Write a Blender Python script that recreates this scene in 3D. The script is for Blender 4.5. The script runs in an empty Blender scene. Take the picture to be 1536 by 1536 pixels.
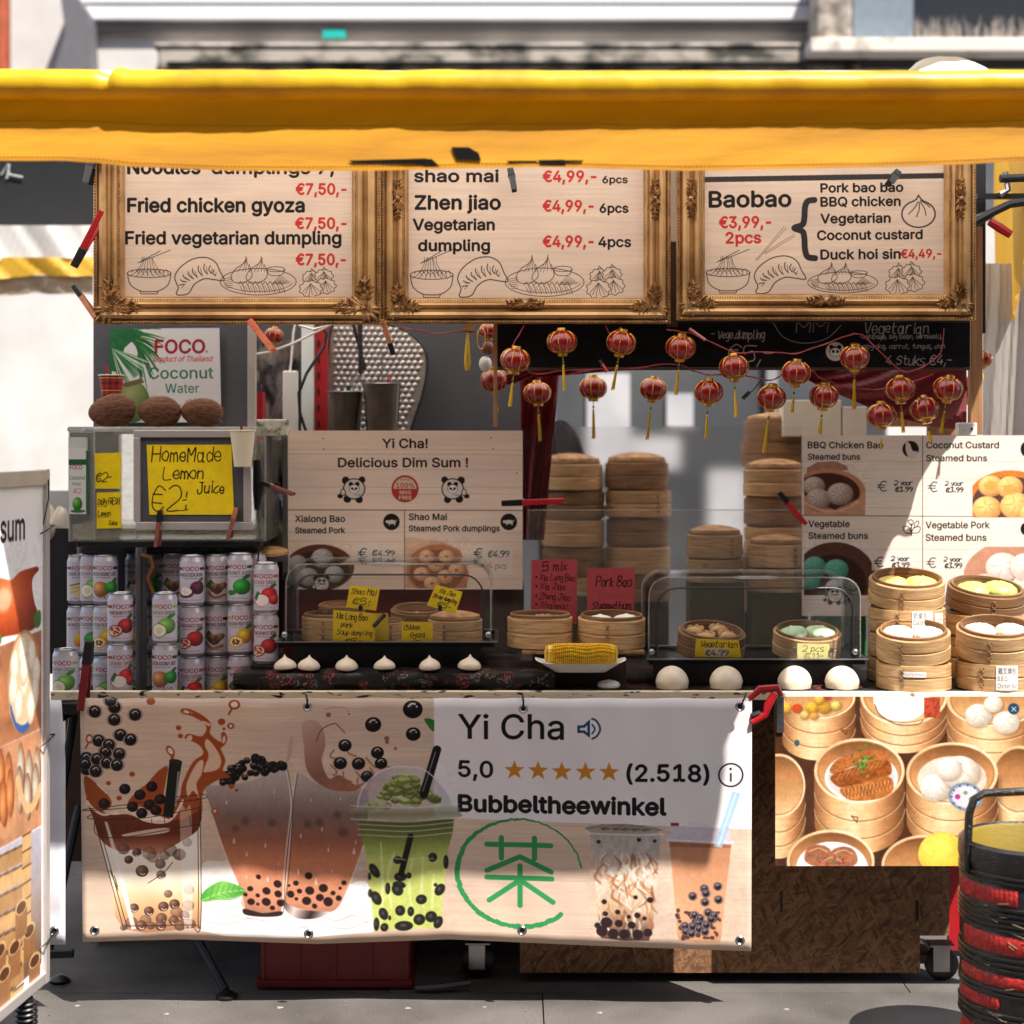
import bpy, math, random
import numpy as np
from mathutils import Vector, Matrix
random.seed(7); RNG = np.random.default_rng(7)
R = math.radians; PI = math.pi
scn = bpy.context.scene
COL = scn.collection

# ------------------------------------------------------------------ camera, world, sun, exposure
SC = .0019; DIST = 5.0; EYE = 1.61; CX = 768; HY = 658
cd = bpy.data.cameras.new('camera'); cam = bpy.data.objects.new('camera', cd); COL.objects.link(cam)
cam.location = (0, -DIST, EYE); cam.rotation_euler = (PI/2, 0, 0)
cd.sensor_width = 36; cd.lens = 36*DIST/(1536*SC); cd.shift_y = -(768-HY)/1536
cd.clip_end = 500; cd.clip_start = .05
cd.dof.use_dof = True; cd.dof.focus_distance = DIST-.06; cd.dof.aperture_fstop = 1.9
scn.camera = cam
w = bpy.data.worlds.new("World"); scn.world = w; w.use_nodes = True
nt = w.node_tree; sky = nt.nodes.new('ShaderNodeTexSky'); sky.sky_type = 'NISHITA'; sky.sun_disc = False
SUNV = Vector((-.39, .5, -1)).normalized()
sky.sun_elevation = math.asin(-SUNV.z); sky.sun_rotation = math.atan2(-SUNV.x, -SUNV.y)
nt.links.new(sky.outputs[0], nt.nodes['Background'].inputs[0]); nt.nodes['Background'].inputs[1].default_value = .075
sl = bpy.data.lights.new('sun', 'SUN'); sl.energy = 3.2; sl.angle = R(.53); sl.color = (1, .94, .86)
so = bpy.data.objects.new('sun', sl); COL.objects.link(so); so.rotation_euler = SUNV.to_track_quat('-Z', 'Y').to_euler()
so.location = (3, -6, 8)
scn.view_settings.view_transform = 'Standard'; scn.view_settings.look = 'None'
scn.view_settings.exposure = 1.5; scn.view_settings.gamma = 1; scn.view_settings.use_curve_mapping = False
scn.render.resolution_x = 1024; scn.render.resolution_y = 1024
try:
    scn.cycles.max_bounces = 10; scn.cycles.transparent_max_bounces = 16
except Exception: pass

def P(px, py, Y=0.):
    k = SC*(DIST+Y)/DIST
    return Vector(((px-CX)*k, Y, EYE+(HY-py)*k))
def K(Y=0.): return SC*(DIST+Y)/DIST

# ------------------------------------------------------------------ colours and materials
def lin(c):
    return tuple((v/255/12.92 if v/255 <= .04045 else ((v/255+.055)/1.055)**2.4) for v in c[:3])
MATS = {}
def M(name, col, rough=.6, metal=0, var=.15, vs=18, bump=0, bs=90, stretch=(1,1,1), col2=None, coat=0, trans=0, spec=.5, rnd=0, detail=4, cut=(.3,.7), sheen=0):
    if name in MATS: return MATS[name]
    m = bpy.data.materials.new(name); m.use_nodes = True; MATS[name] = m
    n = m.node_tree.nodes; l = m.node_tree.links; b = n['Principled BSDF']
    c = lin(col); c2 = lin(col2) if col2 else tuple(v*(1-var) for v in c)
    tc = n.new('ShaderNodeTexCoord'); mp = n.new('ShaderNodeMapping'); mp.inputs['Scale'].default_value = stretch
    l.new(tc.outputs['Object'], mp.inputs[0])
    nz = n.new('ShaderNodeTexNoise'); nz.inputs['Scale'].default_value = vs; nz.inputs['Detail'].default_value = detail
    l.new(mp.outputs[0], nz.inputs['Vector'])
    rp = n.new('ShaderNodeValToRGB'); rp.color_ramp.elements[0].position = cut[0]; rp.color_ramp.elements[1].position = cut[1]
    rp.color_ramp.elements[0].color = (*c2, 1); rp.color_ramp.elements[1].color = (*c, 1)
    l.new(nz.outputs[0], rp.inputs[0]); out = rp.outputs[0]
    if rnd:
        oi = n.new('ShaderNodeObjectInfo'); hs = n.new('ShaderNodeHueSaturation')
        mr = n.new('ShaderNodeMapRange'); mr.inputs[3].default_value = 1-rnd; mr.inputs[4].default_value = 1+rnd
        l.new(oi.outputs['Random'], mr.inputs[0]); l.new(mr.outputs[0], hs.inputs['Value']); l.new(out, hs.inputs['Color']); out = hs.outputs[0]
    l.new(out, b.inputs['Base Color'])
    b.inputs['Roughness'].default_value = rough; b.inputs['Metallic'].default_value = metal
    b.inputs['Specular IOR Level'].default_value = spec
    if coat: b.inputs['Coat Weight'].default_value = coat; b.inputs['Coat Roughness'].default_value = .15
    if trans: b.inputs['Transmission Weight'].default_value = trans
    if bump:
        n2 = n.new('ShaderNodeTexNoise'); n2.inputs['Scale'].default_value = bs; n2.inputs['Detail'].default_value = 5
        l.new(mp.outputs[0], n2.inputs['Vector'])
        bp = n.new('ShaderNodeBump'); bp.inputs['Strength'].default_value = bump; bp.inputs['Distance'].default_value = .004
        l.new(n2.outputs[0], bp.inputs['Height']); l.new(bp.outputs[0], b.inputs['Normal'])
    return m
def clear_mat(name, tint=(240,242,240), alpha=.1, rough=.08, glint=.9):
    m = bpy.data.materials.new(name); m.use_nodes = True; MATS[name] = m
    n = m.node_tree.nodes; l = m.node_tree.links; n.remove(n['Principled BSDF'])
    o = n['Material Output']; t = n.new('ShaderNodeBsdfTransparent'); t.inputs[0].default_value = (*[.975+.02*v for v in lin(tint)], 1)
    g = n.new('ShaderNodeBsdfGlossy'); g.inputs['Roughness'].default_value = rough; g.inputs[0].default_value = (glint,)*3+(1,)
    lw = n.new('ShaderNodeLayerWeight'); lw.inputs[0].default_value = .08
    d = n.new('ShaderNodeBsdfDiffuse'); d.inputs[0].default_value = (*lin(tint), 1)
    m1 = n.new('ShaderNodeMixShader'); m2 = n.new('ShaderNodeMixShader')
    nz = n.new('ShaderNodeTexNoise'); nz.inputs['Scale'].default_value = 25; nz.inputs['Detail'].default_value = 6
    mt = n.new('ShaderNodeMath'); mt.operation = 'MULTIPLY'; mt.inputs[1].default_value = alpha*1.6
    l.new(nz.outputs[0], mt.inputs[0]); l.new(mt.outputs[0], m1.inputs[0]); l.new(t.outputs[0], m1.inputs[1]); l.new(d.outputs[0], m1.inputs[2])
    l.new(lw.outputs['Fresnel'], m2.inputs[0]); l.new(m1.outputs[0], m2.inputs[1]); l.new(g.outputs[0], m2.inputs[2])
    l.new(m2.outputs[0], o.inputs[0]); return m
def cloth_mat(name, col, trans=.4, var=.15, vs=6, rough=.6, col2=None, bump=.3, stretch=(1,1,1), tcol=None, detail=4, cut=(.3,.7)):
    m = M(name, col, rough, var=var, vs=vs, col2=col2, bump=bump, bs=30, stretch=stretch, detail=detail, cut=cut)
    n = m.node_tree.nodes; l = m.node_tree.links; b = n['Principled BSDF']
    t = n.new('ShaderNodeBsdfTranslucent'); t.inputs[0].default_value = (*lin(tcol or col), 1)
    mx = n.new('ShaderNodeMixShader'); mx.inputs[0].default_value = trans
    l.new(b.outputs[0], mx.inputs[1]); l.new(t.outputs[0], mx.inputs[2]); l.new(mx.outputs[0], n['Material Output'].inputs[0])
    return m

# ------------------------------------------------------------------ mesh builder
class MB:
    def __init__(s): s.v = []; s.f = []; s.uv = None; s.sm = []
    def add(s, vs, fs, smooth=False):
        o = len(s.v); s.v += [tuple(v) for v in vs]; s.f += [tuple(i+o for i in f) for f in fs]; s.sm += [smooth]*len(fs)
        return s
    def box(s, a, b, rot=None, c=None):
        x0,y0,z0 = a; x1,y1,z1 = b
        vs = [Vector(p) for p in ((x0,y0,z0),(x1,y0,z0),(x1,y1,z0),(x0,y1,z0),(x0,y0,z1),(x1,y0,z1),(x1,y1,z1),(x0,y1,z1))]
        if rot is not None:
            c = Vector(c) if c is not None else sum(vs, Vector())/8
            vs = [c+rot@(v-c) for v in vs]
        return s.add(vs, [(0,3,2,1),(4,5,6,7),(0,1,5,4),(1,2,6,5),(2,3,7,6),(3,0,4,7)])
    def lathe(s, prof, n=24, c=(0,0,0), smooth=True, rmod=None, a0=0, a1=2*PI, rot=None, cap=True):
        full = abs(a1-a0-2*PI) < 1e-6; m = n if full else n+1
        vs = []; fs = []
        for j,(r,z) in enumerate(prof):
            for i in range(m):
                a = a0+(a1-a0)*i/n; rr = r*(rmod(a, j/(len(prof)-1)) if rmod else 1)
                v = Vector((rr*math.cos(a), rr*math.sin(a), z))
                if rot is not None: v = rot@v
                vs.append(v+Vector(c))
        for j in range(len(prof)-1):
            for i in range(n):
                i2 = (i+1) % m
                fs.append((j*m+i, j*m+i2, (j+1)*m+i2, (j+1)*m+i))
        return s.add(vs, fs, smooth)
    def tube(s, pts, r, n=6, smooth=True, closed=False, caps=True):
        pts = [Vector(p) for p in pts]; L = len(pts); vs = []; fs = []
        up = Vector((0,0,1)); prev = None
        for i,p in enumerate(pts):
            t = (pts[(i+1) % L]-pts[i-1]) if closed else (pts[min(i+1,L-1)]-pts[max(i-1,0)])
            if t.length < 1e-9: t = Vector((0,0,1))
            t.normalize()
            if prev is None:
                a = up if abs(t.dot(up)) < .9 else Vector((1,0,0)); u = t.cross(a).normalized()
            else: u = (prev-t*prev.dot(t)).normalized()
            prev = u; w_ = t.cross(u)
            rr = r[i] if isinstance(r, (list,tuple)) else r
            for k in range(n):
                a = 2*PI*k/n; vs.append(p+(u*math.cos(a)+w_*math.sin(a))*rr)
        for i in range(L if closed else L-1):
            for k in range(n):
                k2 = (k+1) % n; i2 = (i+1) % L
                fs.append((i*n+k, i*n+k2, i2*n+k2, i2*n+k))
        if caps and not closed: fs += [tuple(range(n))[::-1], tuple((L-1)*n+k for k in range(n))]
        return s.add(vs, fs, smooth)
    def prism(s, pts, y0, y1):
        """outline in XZ given as (x,z), extruded in Y"""
        n = len(pts); vs = [(x,y0,z) for x,z in pts]+[(x,y1,z) for x,z in pts]
        fs = [tuple(range(n)), tuple(range(2*n-1, n-1, -1))]
        fs += [(i, i+n, (i+1) % n+n, (i+1) % n) for i in range(n)]
        return s.add(vs, fs)
    def ball(s, c, r, n=8, m=6, sx=(1,1,1), rot=None):
        prof = [(max(1e-5, math.sin(PI*j/m)), -math.cos(PI*j/m)) for j in range(m+1)]
        vs = []; fs = []
        for (a,b) in prof:
            for i in range(n):
                t = 2*PI*i/n; v = Vector((a*math.cos(t)*sx[0], a*math.sin(t)*sx[1], b*sx[2]))*r
                if rot is not None: v = rot@v
                vs.append(v+Vector(c))
        for j in range(m):
            for i in range(n): fs.append((j*n+i, j*n+(i+1) % n, (j+1)*n+(i+1) % n, (j+1)*n+i))
        return s.add(vs, fs, True)
    def grid(s, fn, nu, nv, smooth=True):
        """fn(u,v)->(x,y,z); also stores uv"""
        vs = []; o = len(s.v)
        if s.uv is None: s.uv = [(0,0)]*o
        for j in range(nv+1):
            for i in range(nu+1):
                vs.append(fn(i/nu, j/nv)); s.uv.append((i/nu, j/nv))
        fs = [(j*(nu+1)+i, j*(nu+1)+i+1, (j+1)*(nu+1)+i+1, (j+1)*(nu+1)+i) for j in range(nv) for i in range(nu)]
        return s.add(vs, fs, smooth and nu*nv > 1)
    def mesh(s, name, off=None, rot=None):
        me = bpy.data.meshes.new(name)
        vs = s.v
        if off is not None: vs = [(x-off[0], y-off[1], z-off[2]) for x,y,z in vs]
        me.from_pydata(vs, [], s.f); me.polygons.foreach_set('use_smooth', s.sm)
        if any(s.sm) and len(s.f) < 60000: me.update(); me.set_sharp_from_angle(angle=R(40))
        if s.uv is not None:
            uv = s.uv+[(0,0)]*(len(s.v)-len(s.uv)); ul = me.uv_layers.new(name='UVMap')
            li = np.empty(len(me.loops), np.int32); me.loops.foreach_get('vertex_index', li)
            ul.data.foreach_set('uv', np.array(uv, np.float32)[li].ravel())
        me.update(); return me
def thing(name, label, cat, loc=(0,0,0), group=None, rot=None):
    o = bpy.data.objects.new(name, None); COL.objects.link(o); o.location = loc; o.empty_display_size = .02
    if rot is not None: o.rotation_euler = rot
    tagp(o, label, cat, group); return o
def tagp(o, label=None, cat=None, group=None, kind=None):
    if label: o['label'] = label
    if cat: o['category'] = cat
    if group: o['group'] = group
    if kind: o['kind'] = kind
    return o
def part(parent, name, mb, mat, label=None, kind=None, world=False, bevel=0, abs_off=None):
    """mesh part; world=True means the coordinates are world ones and the parent is unrotated"""
    off = None
    if world:
        off = Vector((0,0,0)); p = parent
        while p is not None: off += p.location; p = p.parent
    me = mb.mesh(name, off) if isinstance(mb, MB) else mb
    o = bpy.data.objects.new(name, me); COL.objects.link(o)
    if mat is not None and not me.materials: me.materials.append(mat)
    if parent is not None: o.parent = parent
    if label: o['label'] = label
    if kind: o['kind'] = kind
    if bevel:
        b = o.modifiers.new('bevel', 'BEVEL'); b.width = bevel; b.segments = 2; b.limit_method = 'ANGLE'
    return o
def solo(name, mb, mat, label, cat, group=None, kind=None, bevel=0):
    o = part(None, name, mb, mat, bevel=bevel); return tagp(o, label, cat, group, kind)
def struct(name, mb, mat, parent=None):
    o = part(parent, name, mb, mat)
    if parent is None: o['kind'] = 'structure'
    return o
def copy_tree(o, parent=None):
    c = o.copy(); COL.objects.link(c); c.parent = parent
    for ch in list(o.children): copy_tree(ch, c)
    return c
def vnoise(x, s=1.0, seed=0):
    return (math.sin(x*1.7*s+seed)+.6*math.sin(x*3.9*s+2.1*seed+1)+.35*math.sin(x*8.3*s+3.7*seed+2))/1.95
# ------------------------------------------------------------------ a small painter for flat prints (coordinates = whatever unit the canvas is given in)
def up(a, h, w_):
    gh, gw = a.shape
    y = np.linspace(0, gh-1.001, h); x = np.linspace(0, gw-1.001, w_)
    yi = y.astype(int); xi = x.astype(int); fy = y-yi; fx = x-xi
    fy = fy*fy*(3-2*fy); fx = fx*fx*(3-2*fx)
    a0 = a[yi][:, xi]; a1 = a[yi][:, xi+1]; b0 = a[yi+1][:, xi]; b1 = a[yi+1][:, xi+1]
    fx = fx[None]; fy = fy[:, None]
    return (a0*(1-fx)+a1*fx)*(1-fy)+(b0*(1-fx)+b1*fx)*fy
def snoise(h, w_, cy, cx):
    return up(RNG.random((max(2, int(h/cy)+2), max(2, int(w_/cx)+2))), h, w_)*2-1
def fnoise(h, w_, cy, cx, o=3):
    t = 0; a = 1; s = 0
    for i in range(o):
        t = t+a*snoise(h, w_, max(1, cy/2**i), max(1, cx/2**i)); s += a; a *= .6
    return t/s
def boxblur(m, r):
    r = int(r)
    if r < 1: return m
    for ax in (0, 1):
        for _ in range(2):
            p = [(0,0),(0,0)]; p[ax] = (r+1, r); c = np.cumsum(np.pad(m, p, mode='edge'), axis=ax)
            n = m.shape[ax]; m = (np.take(c, range(2*r+1, 2*r+1+n), ax)-np.take(c, range(0, n), ax))/(2*r+1)
    return m
def smooth(pts, closed=True, n=6):
    p = np.array(pts, float); L = len(p); out = []
    rng = range(L) if closed else range(L-1)
    for i in rng:
        if closed: a,b,c,d = p[i-1], p[i], p[(i+1) % L], p[(i+2) % L]
        else: a,b,c,d = p[max(i-1,0)], p[i], p[i+1], p[min(i+2,L-1)]
        for k in range(n):
            t = k/n
            out.append(.5*((2*b)+(c-a)*t+(2*a-5*b+4*c-d)*t*t+(-a+3*b-3*c+d)*t**3))
    if not closed: out.append(p[-1])
    return np.array(out)
def ellpts(cx, cy, rx, ry, rot=0, n=44, a0=0, a1=360):
    t = np.radians(np.linspace(a0, a1, n, endpoint=(a1-a0) < 359)); x = rx*np.cos(t); y = ry*np.sin(t); r = math.radians(rot)
    return np.stack([cx+x*math.cos(r)-y*math.sin(r), cy+x*math.sin(r)+y*math.cos(r)], 1)
_tc = {}
try: FONT = bpy.data.fonts.load(bpy.utils.system_resource('DATAFILES')+'/fonts/Inter.woff2')   # ships with Blender; the built-in face serves otherwise
except Exception: FONT = None
def text_edges(s):
    if s in _tc: return _tc[s]
    cjk = any(ord(ch) > 0x2E80 for ch in s)
    cu = bpy.data.curves.new('t', 'FONT'); cu.body = s; cu.size = 1; cu.resolution_u = 3
    if FONT and not cjk: cu.font = FONT
    ob = bpy.data.objects.new('t', cu); COL.objects.link(ob)
    bpy.context.view_layer.update()
    ev = ob.evaluated_get(bpy.context.evaluated_depsgraph_get()); me = ev.to_mesh()
    from collections import Counter
    v = np.array([p.co[:2] for p in me.vertices]) if len(me.vertices) else np.zeros((0,2))
    cnt = Counter()
    for p in me.polygons:
        for k in p.edge_keys: cnt[k] += 1
    e = [k for k,c in cnt.items() if c == 1]
    r = v[np.array(e)] if e else np.zeros((0,2,2))
    ev.to_mesh_clear(); bpy.data.objects.remove(ob); bpy.data.curves.remove(cu)
    _tc[s] = r; return r
def CAPS(t):
    return text_edges('奶')[...,1].max() if any(ord(ch) > 0x2E80 for ch in t) else text_edges('H')[...,1].max()
# handwriting: strokes on a 4 x 6 grid, x then y digit, y up from the base line (a,b,c = -1,-2,-3)
HW = dict(zip('ABCDEFGHIJKLMNOPQRSTUVWXYZ', [
 '00 26 40|12 32','00 06|06 36 34 13|13 42 30 00','45 26 03 10 40','00 06|06 45 41 00','46 06 00 40|03 33','46 06 00|03 33','45 26 03 10 40 43 23','06 00|46 40|03 43','26 20',
 '16 46|36 31 10 02','06 00|46 02 40','06 00 40','00 06 23 46 40','00 06 40 46','26 05 01 20 41 45 26','00 06 36 44 13','26 05 01 20 41 45 26|22 50','00 06 36 44 13|13 40','45 26 04 33 31 10 01',
 '06 46|26 20','06 01 20 41 46','06 20 46','06 10 24 30 46','06 40|46 00','06 23 46|23 20','06 46 00 40']))
HW.update(dict(zip('abcdefghijklmnopqrstuvwxyz', [
 '33 14 02 10 31 34|34 30 40','06 00|03 34 42 20 00','34 13 01 20 31','33 14 02 10 31|36 30','02 32 24 03 01 20 31','36 25 20|04 34','33 14 02 10 31|34 3b 1b','06 00|03 24 33 30','14 10|15 16','24 2b 0b|25 26',
 '06 00|34 02|12 30','16 11 20','04 00|03 14 22 20|23 34 42 40','04 00|03 24 33 30','24 03 01 20 31 33 24','04 0b|03 24 33 31 10 01','33 14 02 10 31|34 3b','04 00|02 14 34','34 14 03 31 20 00','16 11 20 30|04 34','04 01 10 31|34 30','04 20 34',
 '04 10 23 30 44','04 30|34 00','04 02 12 32|34 3b 0b','04 34 00 30'])))
HW.update({'0':'26 05 01 20 41 45 26','1':'15 26 20','2':'05 26 45 43 00 40','3':'06 36 23 41 20 00','4':'36 02 42|33 30','5':'46 06 03 34 41 20 00','6':'36 03 01 20 41 33 02','7':'06 46 10','8':'24 05 26 45 24 02 20 41 24','9':'43 14 05 26 45 43 20',
 '.':'10 11',',':'11 0b','-':'03 33',':':'10 11|13 14','€':'45 26 04 01 20 41|02 32|04 34','*':'13 34|14 33|24 22','(':'26 04 02 20',')':'16 34 32 10','!':'26 22|20 21','/':'00 46','#':'10 16|30 36|02 42|04 44'})
class Cv:
    def __init__(s, x0, y0, x1, y1, k, bg):
        s.x0, s.y0, s.k = x0, y0, k; s.w = int(round((x1-x0)*k)); s.h = int(round((y1-y0)*k))
        s.a = np.empty((s.h, s.w, 3), np.float32); s.a[:] = np.array(bg[:3])/255.
    def _box(s, p, pad=2):
        q = (np.asarray(p)-[s.x0, s.y0])*s.k
        return (max(0, int(q[:,0].min())-pad), max(0, int(q[:,1].min())-pad), min(s.w, int(q[:,0].max())+pad+1), min(s.h, int(q[:,1].max())+pad+1))
    def edges(s, e, pad=2, dil=0):
        S = 3; e = np.asarray(e, float)
        if len(e) == 0: return None
        b = s._box(e.reshape(-1,2), pad); W, H = b[2]-b[0], b[3]-b[1]
        if W <= 0 or H <= 0: return None
        q = ((e-[s.x0, s.y0])*s.k-[b[0], b[1]])*S
        C = np.zeros((H*S, W*S+1), np.int32)
        for (xa,ya),(xb,yb) in q:
            if ya == yb: continue
            if ya > yb: xa,ya,xb,yb = xb,yb,xa,ya
            r0 = max(0, math.ceil(ya-.5)); r1 = min(H*S, math.ceil(yb-.5))
            if r1 <= r0: continue
            rr = np.arange(r0, r1); xx = xa+(rr+.5-ya)*(xb-xa)/(yb-ya)
            cc = np.clip(np.ceil(xx-.5), 0, W*S).astype(int); C[rr, cc] += 1
        m = (np.cumsum(C, 1)[:, :-1] % 2).astype(np.float32)
        for _ in range(int(dil)):
            t = m.copy(); t[1:] = np.maximum(t[1:], m[:-1]); t[:-1] = np.maximum(t[:-1], m[1:]); t[:,1:] = np.maximum(t[:,1:], m[:,:-1]); t[:,:-1] = np.maximum(t[:,:-1], m[:,1:]); m = t
        return m.reshape(H, S, W, S).mean((1,3)), b
    def put(s, mb, col, alpha=1, soft=0, lg=None, rg=None, tex=0, tc=(6,6)):
        if mb is None: return s
        m, b = mb
        if soft: m = boxblur(m, soft*s.k)
        reg = s.a[b[1]:b[3], b[0]:b[2]]; H, W = m.shape
        c = np.array(col[:3], np.float32)/255.*np.ones((H, W, 3), np.float32)
        if lg or rg:
            yy, xx = np.mgrid[0:H, 0:W]; xx = (xx+b[0])/s.k+s.x0; yy = (yy+b[1])/s.k+s.y0
            if lg:
                (ax,ay),(bx,by),stops = lg; t = ((xx-ax)*(bx-ax)+(yy-ay)*(by-ay))/((bx-ax)**2+(by-ay)**2)
            else:
                (ax,ay),(rx,ry),stops = rg; t = np.sqrt(((xx-ax)/rx)**2+((yy-ay)/ry)**2)
            ts = np.linspace(0, 1, len(stops))
            c = np.stack([np.interp(t, ts, [q[i]/255 for q in stops]) for i in range(3)], -1)
        if tex: c = c*(1+tex*fnoise(H, W, tc[0]*s.k, tc[1]*s.k))[..., None]
        m = (m*alpha)[..., None]; reg[:] = reg*(1-m)+np.clip(c, 0, 1)*m; return s
    def poly(s, pts, col, alpha=1, soft=0, clip=None, **k):
        p = np.asarray(pts, float); e = np.stack([p, np.roll(p, -1, 0)], 1)
        mb = s.edges(e, pad=2+int(soft*s.k*3))
        if mb is None: return s
        if clip is not None: mb = s._clip(mb, clip)
        return s.put(mb, col, alpha, soft, **k)
    def _clip(s, mb, r):
        m, b = mb; yy, xx = np.mgrid[0:m.shape[0], 0:m.shape[1]]; xx = (xx+b[0])/s.k+s.x0; yy = (yy+b[1])/s.k+s.y0
        if callable(r): return m*r(xx, yy), b
        return m*((xx >= r[0]) & (yy >= r[1]) & (xx <= r[2]) & (yy <= r[3])), b
    def rect(s, x0, y0, x1, y1, col, **k): return s.poly([(x0,y0),(x1,y0),(x1,y1),(x0,y1)], col, **k)
    def ell(s, cx, cy, rx, ry, col, rot=0, **k): return s.poly(ellpts(cx, cy, rx, ry, rot), col, **k)
    def line(s, pts, wd, col, alpha=1, sm=False, closed=False, taper=False, clip=None, jit=0):
        p = np.array(pts, float)
        if jit: p = p+RNG.normal(0, jit, p.shape)
        if sm: p = smooth(p, closed, 5)
        if closed: p = np.vstack([p, p[:1]])
        b = s._box(p, int(wd*s.k)+3); W, H = b[2]-b[0], b[3]-b[1]
        if W <= 0 or H <= 0: return s
        yy, xx = np.mgrid[0:H, 0:W].astype(np.float32); q = (p-[s.x0, s.y0])*s.k-[b[0], b[1]]; d = np.full((H, W), 1e9, np.float32); n = len(q)-1
        for i in range(n):
            a, c = q[i], q[i+1]; v = c-a; L = v@v+1e-9
            t = np.clip(((xx-a[0])*v[0]+(yy-a[1])*v[1])/L, 0, 1)
            r = wd*s.k/2
            if taper: r = r*(.35+.65*math.sin(PI*(i+.5)/n))
            d = np.minimum(d, np.hypot(xx-a[0]-t*v[0], yy-a[1]-t*v[1])-r)
        mb = (np.clip(.5-d, 0, 1), b)
        if clip is not None: mb = s._clip(mb, clip)
        return s.put(mb, col, alpha)
    def text(s, t, x, y, h, col, w=None, bold=0, alpha=1, rot=0, shear=0, ctr=False, **k):
        """y is the base line, h the cap height"""
        e = text_edges(t).copy()
        if len(e) == 0: return s
        mn, mx = e[...,0].min(), e[...,0].max(); sy = h/(CAPS(t)); sx = w/(mx-mn) if w else sy
        e[...,0] = (e[...,0]-mn)*sx+e[...,1]*sy*shear; e[...,1] *= -sy
        if ctr: e[...,0] -= (mx-mn)*sx/2
        if rot:
            r = math.radians(rot); X = e[...,0]*math.cos(r)-e[...,1]*math.sin(r); Y = e[...,0]*math.sin(r)+e[...,1]*math.cos(r); e[...,0] = X; e[...,1] = Y
        e += [x, y]
        return s.put(s.edges(e, 4+int(bold), round(bold*.016*h*s.k*3)), col, alpha, **k)
    def hand(s, t, x, y, h, col, w=None, wd=None, rot=0, slant=.12, jit=.18, alpha=1):
        wd = wd or h*.13; u = h/6; cur = 0; strokes = []
        for ch in t:
            if ch == ' ': cur += 3; continue
            g = HW.get(ch)
            if not g: cur += 2; continue
            jy = random.uniform(-.35, .35); sc = random.uniform(.92, 1.08); mxx = 0
            for st in g.split('|'):
                pp = []
                for q in st.split():
                    gx = int(q[0]); gy = -ord(q[1])+96 if q[1] in 'abc' else int(q[1])
                    mxx = max(mxx, gx); pp.append((cur+gx*sc+random.uniform(-jit, jit), gy*sc+jy+random.uniform(-jit, jit)))
                strokes.append(pp)
            cur += mxx*sc+1.15
        ww = max(cur-1.15, 1); sx = (w/ww) if w else u; r = math.radians(rot)
        for pp in strokes:
            q = [((a*sx+b*u*slant), -b*u) for a,b in pp]
            q = [(x+a*math.cos(r)-b*math.sin(r), y+a*math.sin(r)+b*math.cos(r)) for a,b in q]
            s.line(q, wd*random.uniform(.85, 1.15), col, alpha, sm=len(q) > 2)
        return s
    def wood(s, amt=.05, lines=True, rect=None):
        H, W = s.h, s.w
        g = amt*fnoise(H, W, 2.2*s.k, 90*s.k, 3)+amt*.8*fnoise(H, W, 30*s.k, 160*s.k, 2)+amt*.25*snoise(H, W, 1, 6*s.k)
        s.a *= (1+g)[..., None]; s.a[..., 2] *= (1-.35*np.clip(g, -1, 1)*1.)
        return s
    def photo(s, x0, y0, x1, y1, blur=.5, noise=.05, cl=3):
        i0,j0,i1,j1 = [int(v) for v in ((x0-s.x0)*s.k, (y0-s.y0)*s.k, (x1-s.x0)*s.k, (y1-s.y0)*s.k)]; i0 = max(i0,0); j0 = max(j0,0)
        r = s.a[j0:j1, i0:i1]; q = np.stack([boxblur(r[...,c], 1) for c in range(3)], -1); r[:] = r*(1-blur)+q*blur
        H, W = r.shape[:2]; n = noise*fnoise(H, W, cl*4, cl*4, 4)+noise*.7*snoise(H, W, 1.5, 1.5); r[:] = np.clip(r*(1+n)[..., None], 0, 1)
        r[..., 0] *= 1+.5*noise*fnoise(H, W, 14, 14); return s
    def image(s, name):
        a = np.clip(s.a, 0, 1)[::-1]; im = bpy.data.images.new(name, s.w, s.h)
        px = np.ones((s.h, s.w, 4), np.float32); px[..., :3] = a; im.pixels.foreach_set(px.ravel()); im.update(); im.pack(); return im
def print_mat(name, cv, rough=.5, grain=.06, bump=.05, coat=0, spec=.22, trans=0):
    m = bpy.data.materials.new(name); m.use_nodes = True; MATS[name] = m
    n = m.node_tree.nodes; l = m.node_tree.links; b = n['Principled BSDF']
    t = n.new('ShaderNodeTexImage'); t.image = cv.image(name); t.extension = 'EXTEND'
    uv = n.new('ShaderNodeUVMap'); uv.uv_map = 'UVMap'; l.new(uv.outputs[0], t.inputs[0])
    tc = n.new('ShaderNodeTexCoord'); nz = n.new('ShaderNodeTexNoise'); nz.inputs['Scale'].default_value = 9; nz.inputs['Detail'].default_value = 8
    l.new(tc.outputs['Object'], nz.inputs['Vector'])
    mr = n.new('ShaderNodeMapRange'); mr.inputs[3].default_value = 1-grain*1.6; mr.inputs[4].default_value = 1+grain*.6; l.new(nz.outputs[0], mr.inputs[0])
    hs = n.new('ShaderNodeHueSaturation'); l.new(t.outputs[0], hs.inputs['Color']); l.new(mr.outputs[0], hs.inputs['Value']); l.new(hs.outputs[0], b.inputs['Base Color'])
    b.inputs['Roughness'].default_value = rough; b.inputs['Specular IOR Level'].default_value = spec
    if coat: b.inputs['Coat Weight'].default_value = coat; b.inputs['Coat Roughness'].default_value = .2
    bp = n.new('ShaderNodeBump'); bp.inputs['Strength'].default_value = bump; bp.inputs['Distance'].default_value = .01; l.new(nz.outputs[0], bp.inputs['Height']); l.new(bp.outputs[0], b.inputs['Normal'])
    return m
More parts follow.
